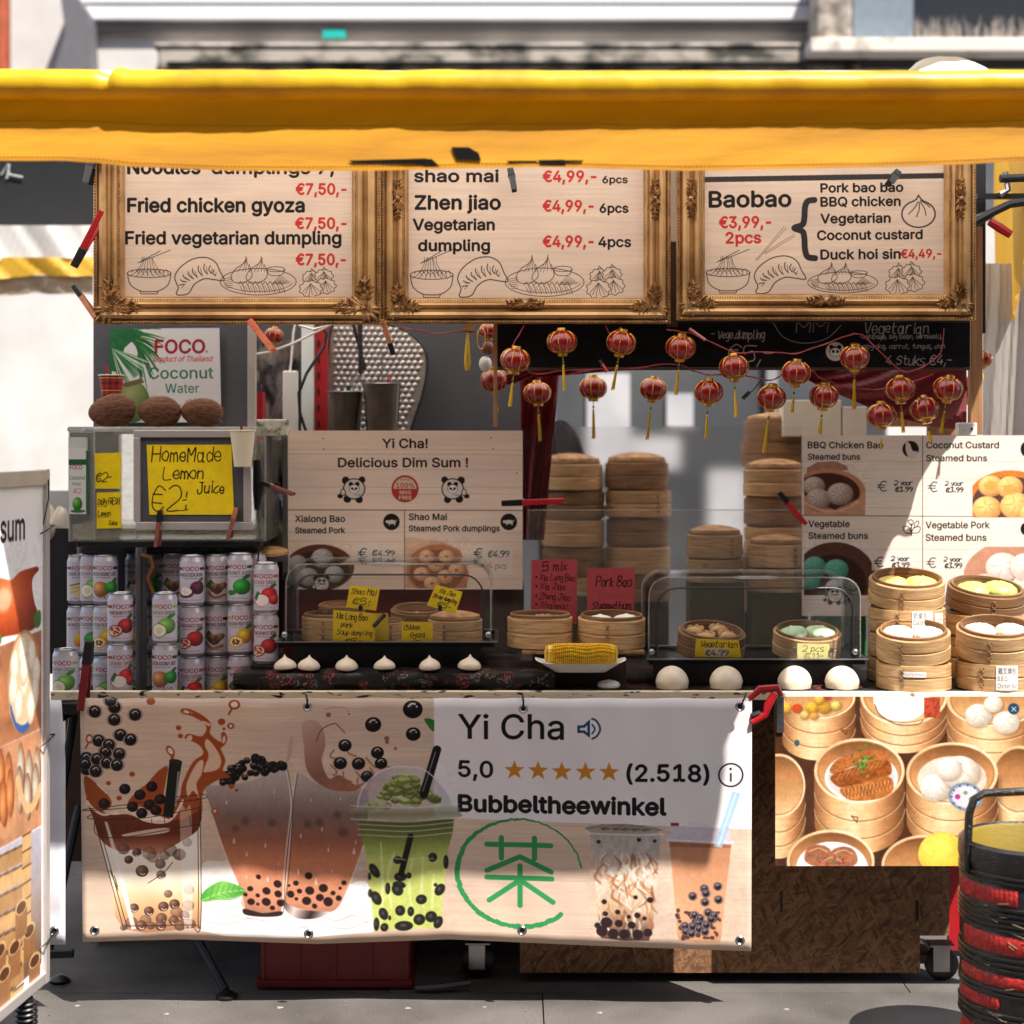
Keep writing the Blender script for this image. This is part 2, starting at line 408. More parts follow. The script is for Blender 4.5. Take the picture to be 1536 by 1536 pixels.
# ------------------------------------------------------------------ prints (flat artwork on signs, banners, cans)
WOOD = (216,190,170); INK = (20,14,14); RED = (190,44,38); LN = (60,48,44)
def d_bowl(c, x0, x1, y0, y1):
    W = x1-x0; f = lambda u,v: (x0+u*W, y1-(1-v)*(y1-y0)*1.0)
    c.line([f(*p) for p in ((.02,.52),(.08,.78),(.3,.93),(.5,.95),(.72,.93),(.93,.78),(.99,.52))], 1.3, LN, sm=True)
    c.line([f(.5+.49*math.cos(t), .52+.1*math.sin(t)) for t in np.linspace(0, 2*PI, 20)], 1.1, LN)
    c.line([f(.3,.95),f(.32,1),f(.68,1),f(.7,.95)], 1.1, LN)
    for i in range(7): c.line([f(.34+i*.04,.15),f(.33+i*.05,.3),f(.2+i*.09,.5),f(.08+i*.13,.6)], .7, LN, sm=True, jit=.6)
    for i in range(8): c.line([f(.1+.1*i,.5),f(.2+.1*i,.44),f(.3+.09*i,.56)], .7, LN, sm=True, clip=(x0+2,y0,x1-2,y1))
    c.line([f(.25,.28),f(.75,.0)], 1, LN); c.line([f(.3,.26),f(.98,-.02)], 1, LN)
def d_gyoza(c, x0, x1, y0, y1):
    W = x1-x0; f = lambda u,v: (x0+u*W, y0+v*(y1-y0))
    c.line([f(*p) for p in ((.03,.95),(.07,.8),(.0,.55),(.1,.3),(.35,.08),(.62,.03),(.82,.15),(.92,.4),(1,.62),(.8,.6),(.6,.58),(.4,.72),(.28,.95),(.1,1.0))], 1.5, LN, sm=True, closed=True)
    for a,b in (((.1,.75),(.2,.72)),((.12,.6),(.24,.66)),((.17,.48),(.3,.62)),((.27,.4),(.38,.58)),((.36,.32),(.46,.54)),((.48,.25),(.56,.5)),((.6,.2),(.66,.46)),((.72,.24),(.74,.44)),((.8,.35),(.82,.5))):
        c.line([f(*a), f((a[0]+b[0])/2-.04, (a[1]+b[1])/2), f(*b)], 1.4, LN, sm=True)
        c.line([f(a[0]+.04,a[1]+.06), f(*b)], .7, LN)
def d_plate(c, x0, x1, y0, y1):
    W = x1-x0; f = lambda u,v: (x0+u*W, y0+v*(y1-y0))
    c.line([f(.5+.5*math.cos(t), .66+.32*math.sin(t)) for t in np.linspace(0, 2*PI, 30)], 1, LN)
    c.line([f(.5+.46*math.cos(t), .64+.26*math.sin(t)) for t in np.linspace(.2, PI-.2, 20)], .7, LN)
    for dx,s in ((.0,1),(.2,.95)):
        c.line([f(.34+dx,.05),f(.32+dx,.2),f(.2+dx,.36),(f(.14+dx,.55)),f(.2+dx,.68),f(.34+dx,.66),f(.42+dx,.5),f(.38+dx,.25)], 1, LN, sm=True)
        for k in range(4): c.line([f(.345+dx,.1),f(.24+dx+.05*k,.42)], .6, LN, jit=.5)
    for k in range(9):
        u = .24+.065*k; c.line([f(u,.72),f(u+.03,.66),f(u+.07,.8),f(u+.09,.92)], .9, LN, sm=True)
        c.line([f(u+.02,.76),f(u+.06,.9)], .6, LN)
    c.line([f(.73+.12*math.cos(t), .36+.06*math.sin(t)) for t in np.linspace(0, 2*PI, 18)], .9, LN)
    c.line([f(.61,.37),f(.66,.5),f(.8,.5),f(.85,.37)], .9, LN, sm=True)
    for k in range(7): c.line([f(.8+.02*k,.5+.03*k),f(.68+.02*k,.72)], .6, LN)
    for k in range(6): c.line([f(.03+.01*k,.6+.04*k),f(.16,.55+.05*k)], .6, LN)
def d_dumps(c, x0, x1, y0, y1):
    W = x1-x0; f = lambda u,v: (x0+u*W, y0+v*(y1-y0))
    for cx,cy,s in ((.33,.35,.26),(.68,.3,.26),(.72,.65,.3),(.3,.75,.32)):
        c.poly([f(cx+s*math.cos(t)*1.05, cy+s*math.sin(t)*(.9+.1*math.cos(9*t))) for t in np.linspace(0, 2*PI, 36)], WOOD)
        c.line([f(cx+s*math.cos(t)*(1+.09*math.cos(9*t)), cy+s*math.sin(t)*(.9+.08*math.cos(9*t))) for t in np.linspace(0, 2*PI, 40)], 1, LN)
        c.line([f(cx-.05,cy-s*.85),f(cx,cy-s*1.25),f(cx+.06,cy-s*.85)], .9, LN)
        for k in range(6): c.line([f(cx,cy-s*.6),f(cx+s*.8*math.cos(.4+k*.46),cy+s*.7*math.sin(.4+k*.46))], .7, LN, jit=.4)
def menu(x0, y0, x1, y1):
    c = Cv(x0, y0, x1, y1, 1.6, WOOD); c.wood(.055); return c
m1 = menu(186,222,530,447)
for t,x0,x1,bl,h,col in (("Noodles",192,300,262,20,INK),("dumplings 7,",318,500,262,19,INK),("€7,50,-",444,519,293,16,RED),("Fried chicken gyoza",192,456,319,20,INK),("€7,50,-",443,519,344,16,RED),("Fried vegetarian dumpling",189,511,367,18.5,INK),("€7,50,-",444,518,398,16,RED),("Fried pork gyoza",192,430,212,20,INK)):
    m1.text(t, x0, bl, h, col, w=x1-x0, bold=3)
d_bowl(m1,190,257,377,441); d_gyoza(m1,262,336,385,443); d_plate(m1,330,444,382,444); d_dumps(m1,450,502,402,444)
m2 = menu(612,222,967,449)
for t,x0,x1,bl,h,col in (("shao mai",623,748,274,17,INK),("€4,99,-",815,894,274,16,RED),("6pcs",904,941,276,10.5,INK),("Zhen jiao",624,751,315,20,INK),("€4,99,-",815,890,318,16,RED),("6pcs",900,942,320,13,INK),("Vegetarian",621,742,346,16,INK),("dumpling",629,735,377,16,INK),("€4,99,-",815,890,371,16,RED),("4pcs",898,946,371,14.5,INK),("Xiao long bao",623,800,225,18,INK)):
    m2.text(t, x0, bl, h, col, w=x1-x0, bold=3)
d_bowl(m2,615,681,376,446); d_gyoza(m2,687,762,384,446); d_plate(m2,758,876,380,446); d_dumps(m2,881,935,398,446)
m3 = menu(1055,222,1417,443)
m3.poly([(1055,267),(1417,261),(1417,269),(1055,275)], (52,46,46))
for t,x0,x1,bl,h,col in (("Baobao",1064,1186,312,23,INK),("€3,99,-",1079,1156,343,16.5,RED),("2pcs",1089,1141,366,16,RED),("Pork bao bao",1231,1354,290,13,INK),("BBQ chicken",1231,1350,311,13.5,INK),("Vegetarian",1231,1335,336,13.5,INK),("Coconut custard",1226,1383,361,13.5,INK),("Duck hoi sin",1231,1350,390,14,INK),("€4,49,-",1351,1411,388,12.5,RED)):
    m3.text(t, x0, bl, h, col, w=x1-x0, bold=3, rot=-.6)
m3.line([(1221,301),(1211,303),(1207,312),(1206,328),(1203,338),(1191,343),(1203,348),(1206,358),(1207,375),(1211,386),(1222,388)], 9, (46,40,44), sm=True)
m3.line([(1377+25*math.cos(t), 322+20*math.sin(t)) for t in np.linspace(-PI*.4, PI*1.4, 24)], 2.2, LN)
m3.line([(1369,303),(1374,300),(1377,294),(1381,300),(1385,303)], 2, LN)
for a,b in (((1376,304),(1362,322)),((1378,304),(1374,326)),((1380,304),(1388,324)),((1380,302),(1394,312))): m3.line([a,((a[0]+b[0])/2+2,(a[1]+b[1])/2),b], 1.4, LN, sm=True)
for a,b in (((1133,391),(1176,341)),((1135,391),(1179,343)),((1146,380),(1191,352)),((1147,382),(1192,355))): m3.line([a,b], .8, (120,95,80))
d_bowl(m3,1058,1125,376,440); d_gyoza(m3,1131,1208,383,441); d_plate(m3,1211,1316,392,441); d_dumps(m3,1329,1384,394,441)

# photo-like print bits
BAM = (226,178,120); BAMD = (150,98,58); BAML = (248,220,178)
def p_steamer(c, cx, cy, rx, ry, h, inner=(214,160,105), tone=1.0, seam=None, clip=None, lines=2):
    t = lambda q: tuple(min(255, v*tone) for v in q)
    kw = dict(clip=clip)
    side = [(cx-rx,cy)]+[(cx+rx*.99*math.cos(a), cy+h+ry*.95*math.sin(a)) for a in np.linspace(PI, 0, 24)]+[(cx+rx,cy)]
    c.poly([(x+5,y+4) for x,y in side], (70,45,30), alpha=.45, soft=4, **kw)
    c.poly(side, BAM, lg=((cx-rx,0),(cx+rx,0),[t((140,88,52)),t((226,176,120)),t((248,214,168)),t((236,190,136)),t((180,122,76)),t((104,62,38))]), tex=.06, tc=(2,60), **kw)
    for k in range(lines):
        f = (k+1)/(lines+1)
        c.line([(cx+rx*math.cos(a), cy+h*f+ry*math.sin(a)) for a in np.linspace(PI*.98, PI*.02, 22)], 1.6, t((120,76,46)), alpha=.75, clip=clip)
        c.line([(cx+rx*math.cos(a), cy+h*f+2.4+ry*math.sin(a)) for a in np.linspace(PI*.98, PI*.02, 22)], 1.2, t((255,226,180)), alpha=.6, clip=clip)
    c.ell(cx, cy, rx, ry, t(BAML), lg=((cx-rx,cy-ry),(cx+rx,cy+ry),[t((224,176,124)),t((255,234,200)),t((240,200,150))]), **kw)
    c.ell(cx, cy, rx*.93, ry*.92, t((170,115,70)), **kw)
    c.ell(cx, cy, rx*.9, ry*.89, t(inner), lg=((cx,cy-ry),(cx,cy+ry),[t((112,68,38)),t((184,126,78)),t(inner),t((240,204,160))]), tex=.05, tc=(2,20), **kw)
    if seam: 
        sx = cx+rx*seam
        c.line([(sx-6,cy+ry*.9+h*.3),(sx+4,cy+ry*.9+h*.32),(sx+3,cy+ry*.9+h*.42),(sx-5,cy+ry*.9+h*.3)], 1.6, (110,64,40), clip=clip)
def p_bun(c, cx, cy, r, col=(246,238,226), pl=7, squash=.85, clip=None, shade=(190,170,150)):
    c.ell(cx+1.5, cy+2, r*1.04, r*squash*1.04, (90,60,40), alpha=.35, soft=1.5, clip=clip)
    c.ell(cx, cy, r, r*squash, col, rg=((cx-r*.25,cy-r*.35),(r*1.35,r*1.25),[tuple(min(255,v*1.05) for v in col),col,tuple((a+b)/2 for a,b in zip(col,shade)),shade]), clip=clip)
    for k in range(pl):
        a = 2*PI*k/pl+.4
        c.line([(cx+r*.12*math.cos(a), cy-r*.15+r*.1*math.sin(a)), (cx+r*.45*math.cos(a+.2), cy-r*.1+r*.4*squash*math.sin(a+.2)), (cx+r*.75*math.cos(a+.3), cy-r*.05+r*.7*squash*math.sin(a+.3))], max(.6, r*.06), shade, alpha=.75, sm=True, taper=True, clip=clip)
def p_ball(c, x, y, r, alpha=1, col=(26,20,24), hl=True, clip=None):
    c.ell(x, y, r, r*.97, col, alpha=alpha, rg=((x-r*.3,y-r*.35),(r*1.5,r*1.5),[tuple(v+38 for v in col),col,(12,8,10),(40,30,34)]), clip=clip)
    if hl:
        c.line([(x-r*.45,y-r*.35),(x-r*.15,y-r*.62),(x+r*.2,y-r*.6)], r*.2, (235,225,220), alpha=.85*alpha, sm=True, clip=clip); c.ell(x+r*.4, y-r*.3, r*.11, r*.11, (255,255,255), alpha=.8*alpha, clip=clip)

# ---- the long banner
bn = Cv(118, 1043, 1130, 1429, 1.5, WOOD); bn.wood(.06)
L_ = (118,1043,1130,1429)
BR = (158,74,32); BR2 = (112,50,26); TAN = (214,160,124)
def z3(*p): return [(100+a*.2669, 1030+b*.2669) for a,b in p]
def z4(*p): return [(420+a*.2669, 1030+b*.2669) for a,b in p]
def z5(*p): return [(640+a*.3385, 1030+b*.3385) for a,b in p]
# milk splash at the foot
ml = smooth(z3((740,1060),(860,1020),(960,1010),(1080,1130),(1240,1190),(1349,1240),(1500,1190),(1640,1130),(1700,1180),(1720,1400),(1600,1440),(740,1440)), True, 5)
bn.poly(ml, (246,243,244), lg=((0,1300),(0,1410),[(240,228,218),(252,250,250),(226,220,222),(250,248,248)]), tex=.03, tc=(5,30))
for q in (((760,1380),(900,1392),(1040,1340),(1180,1300)),((800,1300),(900,1340),(1060,1360),(1240,1390),(1400,1400)),((1350,1300),(1500,1360),(1600,1330),(1700,1390)),((1240,1420),(1400,1380),(1560,1410),(1700,1360))):
    bn.line(z3(*q), 3.2, (186,176,180), alpha=.6, sm=True, taper=True); bn.line([(x,y-2.5) for x,y in z3(*q)], 2.5, (255,255,255), alpha=.9, sm=True, taper=True)
# tall glasses B and C
def glass(poly_, liquid, gtop, tilt):
    bn.poly(poly_, (200,190,188), alpha=.9, tc=(8,5), lg=((0,1160),(0,1400),[(190,178,174),(156,140,136),(120,90,84),(138,82,64),(200,118,82),(212,136,100),(200,128,96),(140,84,66)]), tex=.03)
glass(smooth(z3((765,600),(870,950),(960,1180),(985,1305),(1090,1320),(1195,1310),(1225,1100),(1255,700),(1225,455),(1100,510),(950,560),(820,570)), True, 3), None, None, 0)
glass(smooth(z4((85,490),(55,700),(20,1000),(5,1230),(60,1280),(160,1300),(275,1310),(345,1240),(400,1100),(470,900),(490,600),(400,605),(250,575),(150,520)), True, 3), None, None, 0)
for px in (z3((765,600),(870,950),(960,1180),(985,1305)), z3((1225,455),(1255,700),(1225,1100),(1195,1310)), z4((85,490),(55,700),(20,1000),(5,1230)), z4((345,1240),(400,1100),(470,900))):
    bn.line(px, 2, (238,230,228), alpha=.75, sm=True)
bn.poly(smooth(z4((5,1235),(60,1285),(160,1300),(275,1308),(240,1330),(160,1350),(80,1345),(20,1300)), True, 4), (60,40,38), lg=((420,1355),(490,1385),[(30,22,24),(220,200,196),(50,36,36),(240,230,226)]))
bn.poly(smooth(z3((985,1300),(1090,1322),(1195,1308),(1190,1335),(1090,1345),(990,1335)), True, 4), (50,36,34))
for x,y,r in ((1067,1108,14),(1175,1147,22),(1020,1180,16),(1112,1190,22),(1178,1206,20),(1062,1218,12),(1024,1257,20),(1110,1255,24),(1190,1260,20),(1062,1270,9),(992,1215,12),(1145,1290,14)):
    bn.ell(*z3((x,y))[0], r*.29, r*.26, (44,28,28), rot=x % 60, soft=.4)
for x,y,r in ((152,1095,20),(80,1140,15),(235,1167,24),(158,1182,24),(100,1187,14),(50,1206,20),(290,1197,13),(215,1222,21),(140,1243,24),(262,1248,26),(322,1228,16),(82,1233,10),(185,1272,14),(352,1138,14),(40,1155,8),(330,1170,9)):
    bn.ell(*z4((x,y))[0], r*.29, r*.27, (44,28,28), rot=x % 70, soft=.4)
for x,y,r in ((215,780,22),(350,840,27),(150,790,24),(318,735,22)): bn.ell(*z4((x,y))[0], r*.27, r*.27, (70,56,56), alpha=.55, soft=2)
for x,y,r in ((995,778,24),(1145,785,24),(940,825,20)): bn.ell(*z3((x,y))[0], r*.27, r*.27, (70,56,56), alpha=.5, soft=2)
for zf,pp in ((z3, ((890,670),(1160,600),(930,900),(1180,1030),(1002,975),(1108,920),(1000,1110),(1120,1120))), (z4, ((170,650),(110,860),(335,640),(285,1070),(265,940),(195,1130),(420,900),(230,820),(95,1075),(410,955)))):
    for p_ in pp:
        x,y = zf(p_)[0]; s = random.uniform(1.2, 2.6); bn.poly(smooth([(x-s,y+s),(x,y-s*2.6),(x+s,y+s),(x,y+s*2)], True, 3), (245,240,238), alpha=.6); bn.line([(x+s*.8,y-s),(x+s,y+s)], .8, (90,70,66), alpha=.7)
# pearls heaped on glass B, pearls and tea burst on C
for i in range(64):
    u = random.random(); x = 870+u*350; yb = 560-u*105; n = z3((x, yb-random.random()*(20+95*math.sin(PI*min(1,u*1.15+.05))**.7)))[0]; p_ball(bn, n[0], n[1], random.uniform(5, 7), hl=random.random() < .5)
tc_ = smooth(z4((120,200),(130,330),(150,480),(250,575),(400,600),(440,580),(480,540),(420,560),(330,500),(270,520),(230,420),(250,330),(240,230),(190,180)), True, 4)
bn.poly(tc_, (150,100,80), alpha=.8, lg=((450,1075),(520,1190),[(206,170,152),(170,124,106),(122,70,54),(140,84,60)]), soft=.6)
bn.poly(smooth(z4((60,270),(70,300),(60,380),(30,440),(40,330)), True, 3), (196,160,142), alpha=.8)
bn.line(z4((200,300),(230,230),(300,195),(330,215),(360,250)), 1.6, (120,70,52), sm=True); bn.line(z4((250,110),(300,98),(360,100),(380,120)), 1.2, (170,136,118), sm=True)
for p_ in ((300,350),(370,330),(280,440),(350,480),(420,480),(480,400),(560,400),(430,520),(330,520),(500,460)): bn.line(z4(p_, (p_[0]+random.randint(-30,40), p_[1]+40), (p_[0]+random.randint(-10,60), p_[1]+60)), 2.4, (150,90,62), alpha=.8, sm=True)
for x,y,r in ((362,325,38),(335,430,38),(438,435,38),(545,372,37),(565,436,36),(485,512,34),(522,206,46),(746,112,56),(748,260,42)):
    X,Y_ = z4((x,y))[0]; p_ball(bn, X, Y_, r*.265)
for x,y,r in ((270,145,14),(598,288,14),(600,310,11),(647,348,9),(385,140,6)): bn.ell(*z4((x,y))[0], r*.27, r*.27, (150,96,76))
# cup A: line-drawn cup with chocolate splash
cupA = smooth(z3((150,780),(230,1120),(300,1425),(700,1425),(738,1380),(738,800),(740,640),(600,690),(420,760),(240,720)), False, 3)
bn.poly(cupA, (255,246,232), alpha=.95, lg=((0,1240),(0,1412),[(250,236,220),(255,250,242),(255,246,230),(232,190,140),(178,126,90)]))
bn.poly(smooth(z3((95,640),(140,780),(165,870),(220,930),(300,960),(380,950),(480,985),(560,950),(640,900),(700,860),(740,800),(745,640),(640,660),(590,770),(450,780),(330,740),(230,740),(160,700)), True, 4), BR2, lg=((0,1195),(0,1290),[BR,BR2,(98,42,26),(196,136,104)]))
splash = [ [(90,510),(160,560),(230,640),(235,690),(180,720),(120,690),(90,600)],
 [(330,670),(400,590),(440,560),(510,480),(560,460),(545,560),(540,640),(620,650),(640,560),(700,430),(760,380),(740,330),(690,300),(655,285),(680,258),(750,275),(780,230),(760,190),(690,150),(640,140),(640,110),(690,112),(760,150),(805,200),(800,260),(860,310),(862,262),(880,250),(898,290),(880,330),(860,350),(885,420),(870,480),(915,520),(860,530),(800,560),(760,600),(740,700),(700,740),(600,780),(480,740),(400,690)] ]
for s_ in splash:
    bn.poly(smooth(z3(*s_), True, 4), BR)
for s_ in ([(665,560),(720,440),(760,420),(750,500),(720,560),(735,640),(700,600),(672,640)], [(780,290),(820,330),(860,410),(845,470),(780,490),(760,480),(790,390),(770,330)], [(640,125),(670,118),(700,130),(690,140),(650,138)], [(665,285),(690,265),(700,290),(680,300)], [(755,180),(800,200),(795,215),(765,195)], [(880,270),(888,300),(872,320),(868,300)]):
    bn.poly(smooth(z3(*s_), True, 4), (222,186,160))
bn.line(z3((100,660),(130,700),(200,740),(310,705),(420,775),(540,790),(600,740),(640,660)), 4, (236,212,196), sm=True)
bn.line(z3((160,560),(210,610)), 2.5, (236,212,196))
for x,y,rx,ry,rt in ((667,127,28,14,20),(575,365,20,34,-30),(118,290,20,26,0),(938,88,32,28,0)):
    X,Y_ = z3((x,y))[0]; bn.ell(X,Y_,rx*.28,ry*.28,BR,rot=rt); bn.ell(X,Y_,rx*.17,ry*.17,(232,206,190),rot=rt)
bn.line(z3((905,145),(920,115)), 3, BR); bn.line(z3((95,345),(110,315)), 2.5, BR); bn.line(z3((585,400),(575,440)), 5, BR)
for x,y,r in ((622,224,16),(632,273,15),(865,190,21),(917,215,20),(878,232,9),(357,500,16),(223,553,14),(283,642,15),(823,724,20),(918,574,16),(947,597,10),(467,68,24)):
    X,Y_ = z3((x,y))[0]; bn.ell(X,Y_,r*.27,r*.25,BR)
for x,y,r in ((917,215,9),(823,722,9)): bn.ell(*z3((x,y))[0], r*.27, r*.27, (232,206,190))
for x,y in ((150,128),(262,100),(378,146),(260,174),(293,265),(350,294),(170,300),(228,324),(207,370),(285,378),(100,405),(160,410),(215,430),(272,444),(100,470),(152,482),(92,440),(240,60)):
    X,Y_ = z3((x,y))[0]; bn.ell(X,Y_,11.4,10,(60,50,50)); bn.ell(X,Y_,10.6,9.2,(222,206,196)); p_ball(bn, X, Y_, 9.4)
bn.poly(z3((570,420),(640,430),(585,765),(530,755)), (20,24,22)); bn.ell(*z3((604,428))[0], 10, 4, (34,36,34), rot=6); bn.line(z3((618,490),(600,690)), 3.4, (150,158,160), alpha=.8)
for x,y in ((315,588),(400,625),(468,578),(358,695),(455,685),(515,655),(198,675),(410,735),(490,720)): p_ball(bn, *z3((x,y))[0], 8.6, col=(34,20,20), hl=False)
for x,y,r,a in ((380,968,26,.95),(333,1010,25,.95),(305,945,34,.6),(408,1080,36,.9),(512,1040,30,.7),(516,1105,27,.8),(620,985,36,.7),(570,960,38,.5),(450,975,40,.4),(470,1000,34,.4),(535,990,30,.5),(555,1220,24,.7),(665,910,28,.5),(360,1300,28,.95),(445,1320,28,.95),(527,1295,30,.95),(590,1282,30,.98),(672,1195,30,.35),(345,1385,34,.6),(425,1375,34,.5),(400,1405,32,.85),(515,1365,32,.8),(510,1408,32,.85),(585,1380,30,.85),(600,1330,34,.5),(645,1350,30,.9),(668,1290,34,.5),(620,1410,34,.7),(300,1415,20,.6),(680,1400,30,.6),(455,1408,24,.7)):
    X,Y_ = z3((x,y))[0]; bn.ell(X, Y_, r*.27, r*.26, (92,62,52), alpha=a, rg=((X-3,Y_-3),(r*.4,r*.4),[(150,112,96),(92,62,52),(56,36,32)]))
    if r > 25 and a > .75: bn.line([(X-3,Y_+3),(X,Y_+5.5),(X+4,Y_+4)], 1.2, (244,230,220), sm=True)
bn.poly(z3((198,780),(215,785),(265,960),(370,1425),(345,1428),(245,970)), (255,255,255), alpha=.7)
bn.poly(smooth(z3((625,730),(660,718),(690,730),(690,1380),(660,1405),(640,1380)), True, 3), (255,250,246), alpha=.45)
bn.poly(smooth(z3((298,860),(420,838),(540,825),(570,835),(540,855),(420,870),(320,872)), True, 3), (250,230,214), alpha=.75)
for q in (((80,708),(320,680),(600,640),(770,620)),((80,712),(100,715),(380,695),(740,650),(775,628)),((120,740),(125,765),(450,760),(735,700)),((140,780),(160,865),(350,870),(738,800)),((165,870),(240,1180),(300,1425)),((185,880),(260,1180),(320,1420)),((738,680),(738,1380),(700,1428)),((725,820),(722,1370),(690,1405),(310,1405)),((440,1153),(530,1090),(580,1030)),((225,1070),(270,1190)),((250,1105),(268,1170)),((745,640),(735,720),(745,760),(735,800))):
    bn.line(z3(*q), 1.1, (50,32,30), sm=True)
for x in range(180, 740, 72): bn.line(z3((x,860-(x-180)*.11),(x-5,800-(x-180)*.1)), .9, (50,32,30))
bn.line(z3((740,1255),(790,1180),(870,1140),(985,1190),(930,1240),(830,1250)), 1, (70,150,50), closed=True, sm=True)
leaf_ = smooth(z3((742,1262),(760,1200),(840,1145),(910,1148),(990,1190),(940,1232),(850,1250)), True, 5)
bn.poly(leaf_, (92,176,66), lg=((300,1335),(360,1355),[(58,150,50),(140,206,104),(70,160,60)]))
bn.line(z3((748,1255),(850,1210),(980,1190)), 1.2, (190,226,150), sm=True)
for k in range(6): bn.line(z3((790+32*k,1238-10*k),(812+30*k,1170-4*k)), .8, (60,140,46)); bn.line(z3((790+32*k,1238-10*k),(840+26*k,1245-8*k)), .8, (60,140,46))
# white info field
bn.poly([(651,1040),(1131,1040),(1131,1243),(651,1234)], (236,230,232))
bn.poly(smooth(z4((810,168),(866,180),(866,245),(840,225)), True, 3), (46,120,50), clip=(600,1040,651,1110))
bn.text("Yi Cha", 688, 1107, 38, (18,14,20), w=158, bold=1)
bn.poly([(867,1085),(876,1085),(886,1076),(886,1105),(876,1097),(867,1097)], (30,72,104)); bn.poly([(871,1089),(878,1089),(882,1085),(882,1097),(878,1093),(871,1093)], (236,230,232))
bn.line([(889,1084),(893,1091),(889,1098)], 2.5, (30,72,104), sm=True); bn.line([(889,1075),(896,1079),(901,1091),(896,1102),(889,1106)], 3, (30,72,104), sm=True)
bn.text("5,0", 688, 1168, 25, (18,14,20), w=51, bold=2)
for i in range(5):
    cx_ = 772+35.7*i; cy_ = 1157+.4*i
    bn.poly([(cx_+(16 if k % 2 == 0 else 6.6)*math.sin(k*PI/5), cy_-(16 if k % 2 == 0 else 6.6)*math.cos(k*PI/5)) for k in range(10)], (204,134,44))
bn.text("(2.518)", 942, 1171, 25, (18,14,20), w=123, bold=3)
bn.line([(1098+18*math.cos(t), 1160+17.5*math.sin(t)) for t in np.linspace(0, 2*PI, 30)], 2.6, (44,38,44)); bn.line([(1098,1158),(1098,1169)], 2.8, (44,38,44)); bn.ell(1098,1151,2,2,(44,38,44))
bn.text("Bubbeltheewinkel", 688, 1223, 25, (18,14,20), w=312, bold=4)
# cup D: matcha with dome lid
bn.poly(z4((435,775),(450,850),(475,960),(500,1180),(520,1400),(530,1424),(890,1424),(900,1400),(915,1200),(945,950),(970,850),(975,775)), (186,204,90), lg=((0,1235),(0,1300),[(84,90,44),(104,110,56),(150,166,80),(202,214,118)]), tex=.04, tc=(10,4))
for q in (((560,900),(570,1150),(560,1400)),((640,960),(600,1100),(620,1300)),((740,1000),(720,1150),(740,1350)),((800,990),(790,1200),(800,1300)),((860,1100),(850,1300))): bn.line(z4(*q), 5, (240,240,190), alpha=.5, sm=True, taper=True)
for x,y,rx,ry,rt in ((525,1072,22,45,-30),(657,1012,24,22,0),(672,1112,34,26,0),(720,1105,14,18,0),(665,1160,36,20,10),(655,1188,30,36,-30),(600,1180,14,34,0),(535,1235,26,42,-25),(500,1205,12,24,0),(790,1250,30,28,0),(895,1195,26,36,30),(870,1165,10,10,0),(930,1030,14,40,0),(855,1000,24,26,0),(575,1330,24,36,-20),(670,1313,27,30,0),(730,1320,18,28,0),(778,1370,32,32,0),(845,1355,32,32,20),(535,1390,16,38,0),(580,1410,22,24,0),(690,1405,50,28,0),(885,1390,24,36,20),(610,1355,8,14,0),(497,1105,8,22,0)):
    X,Y_ = z4((x,y))[0]; bn.ell(X,Y_,rx*.28,ry*.28,(38,38,34),rot=rt,soft=.5); bn.ell(X-1,Y_-1,rx*.1,ry*.1,(92,92,84),rot=rt,alpha=.6)
bn.line(z4((730,870),(675,1090)), 9, (24,24,24)); bn.poly(smooth(z4((440,690),(455,600),(510,520),(590,470),(690,452),(800,470),(880,540),(940,620),(965,700)), False, 4), (196,190,200), alpha=.55, lg=((540,1150),(680,1180),[(150,140,160),(206,202,212),(170,164,176)]))
for i in range(90):
    u = random.random()*2-1; v = random.random()**.6; x = 705+u*240*(1-.55*v); y = 700-v*190*math.sqrt(max(0,1-u*u*.8)); X,Y_ = z4((x,y))[0]; g = random.uniform(.75, 1.15); s = random.uniform(6, 9)
    bn.poly([(X-s,Y_-s*.3),(X,Y_-s*.7),(X+s,Y_-s*.2),(X+s*.8,Y_+s*.6),(X-s*.1,Y_+s*.8),(X-s*.9,Y_+s*.4)], tuple(v_*g for v_ in (110,122,58))); bn.poly([(X-s,Y_-s*.3),(X,Y_-s*.7),(X+s,Y_-s*.2),(X-s*.1,Y_+s*.15)], tuple(min(255,v_*g) for v_ in (176,186,116)))
bn.line(z4((880,355),(805,620)), 13, (20,18,20)); bn.line(z4((872,370),(800,600)), 2, (120,120,130))
bn.line(z4((430,690),(450,600),(510,520),(590,470),(690,452),(800,470),(880,540),(940,620),(970,690)), 1.8, (226,222,230), sm=True)
bn.poly(smooth(z4((388,720),(420,695),(690,680),(980,695),(1008,730),(1000,765),(700,790),(400,765)), True, 3), (200,198,196), alpha=.6, lg=((0,1212),(0,1242),[(206,204,204),(92,98,62),(190,190,180)]))
for yy in (690,770,800,830,862): bn.line(z4((430 if yy > 770 else 392,yy-8),(700,yy+10),(972 if yy > 770 else 1004,yy-8)), 1.3, (232,232,222), alpha=.8, sm=True)
for x0_,x1_ in ((600,960),(700,740),(860,900)): bn.line(z4((x0_ if x0_ != 600 else 720,1010),(x1_-100 if x0_ != 600 else 800,1000)), 2, (240,242,200), alpha=.6)
for q in ((300,1130,560,1400),(530,1150,690,1414)): bn.photo(*q, .55, .05)
for q in (z3((1235,470),(1262,700),(1236,1100),(1205,1310)), z4((92,492),(62,700),(27,1000),(12,1230))): bn.line(q, 1.6, (84,66,64), alpha=.6, sm=True)
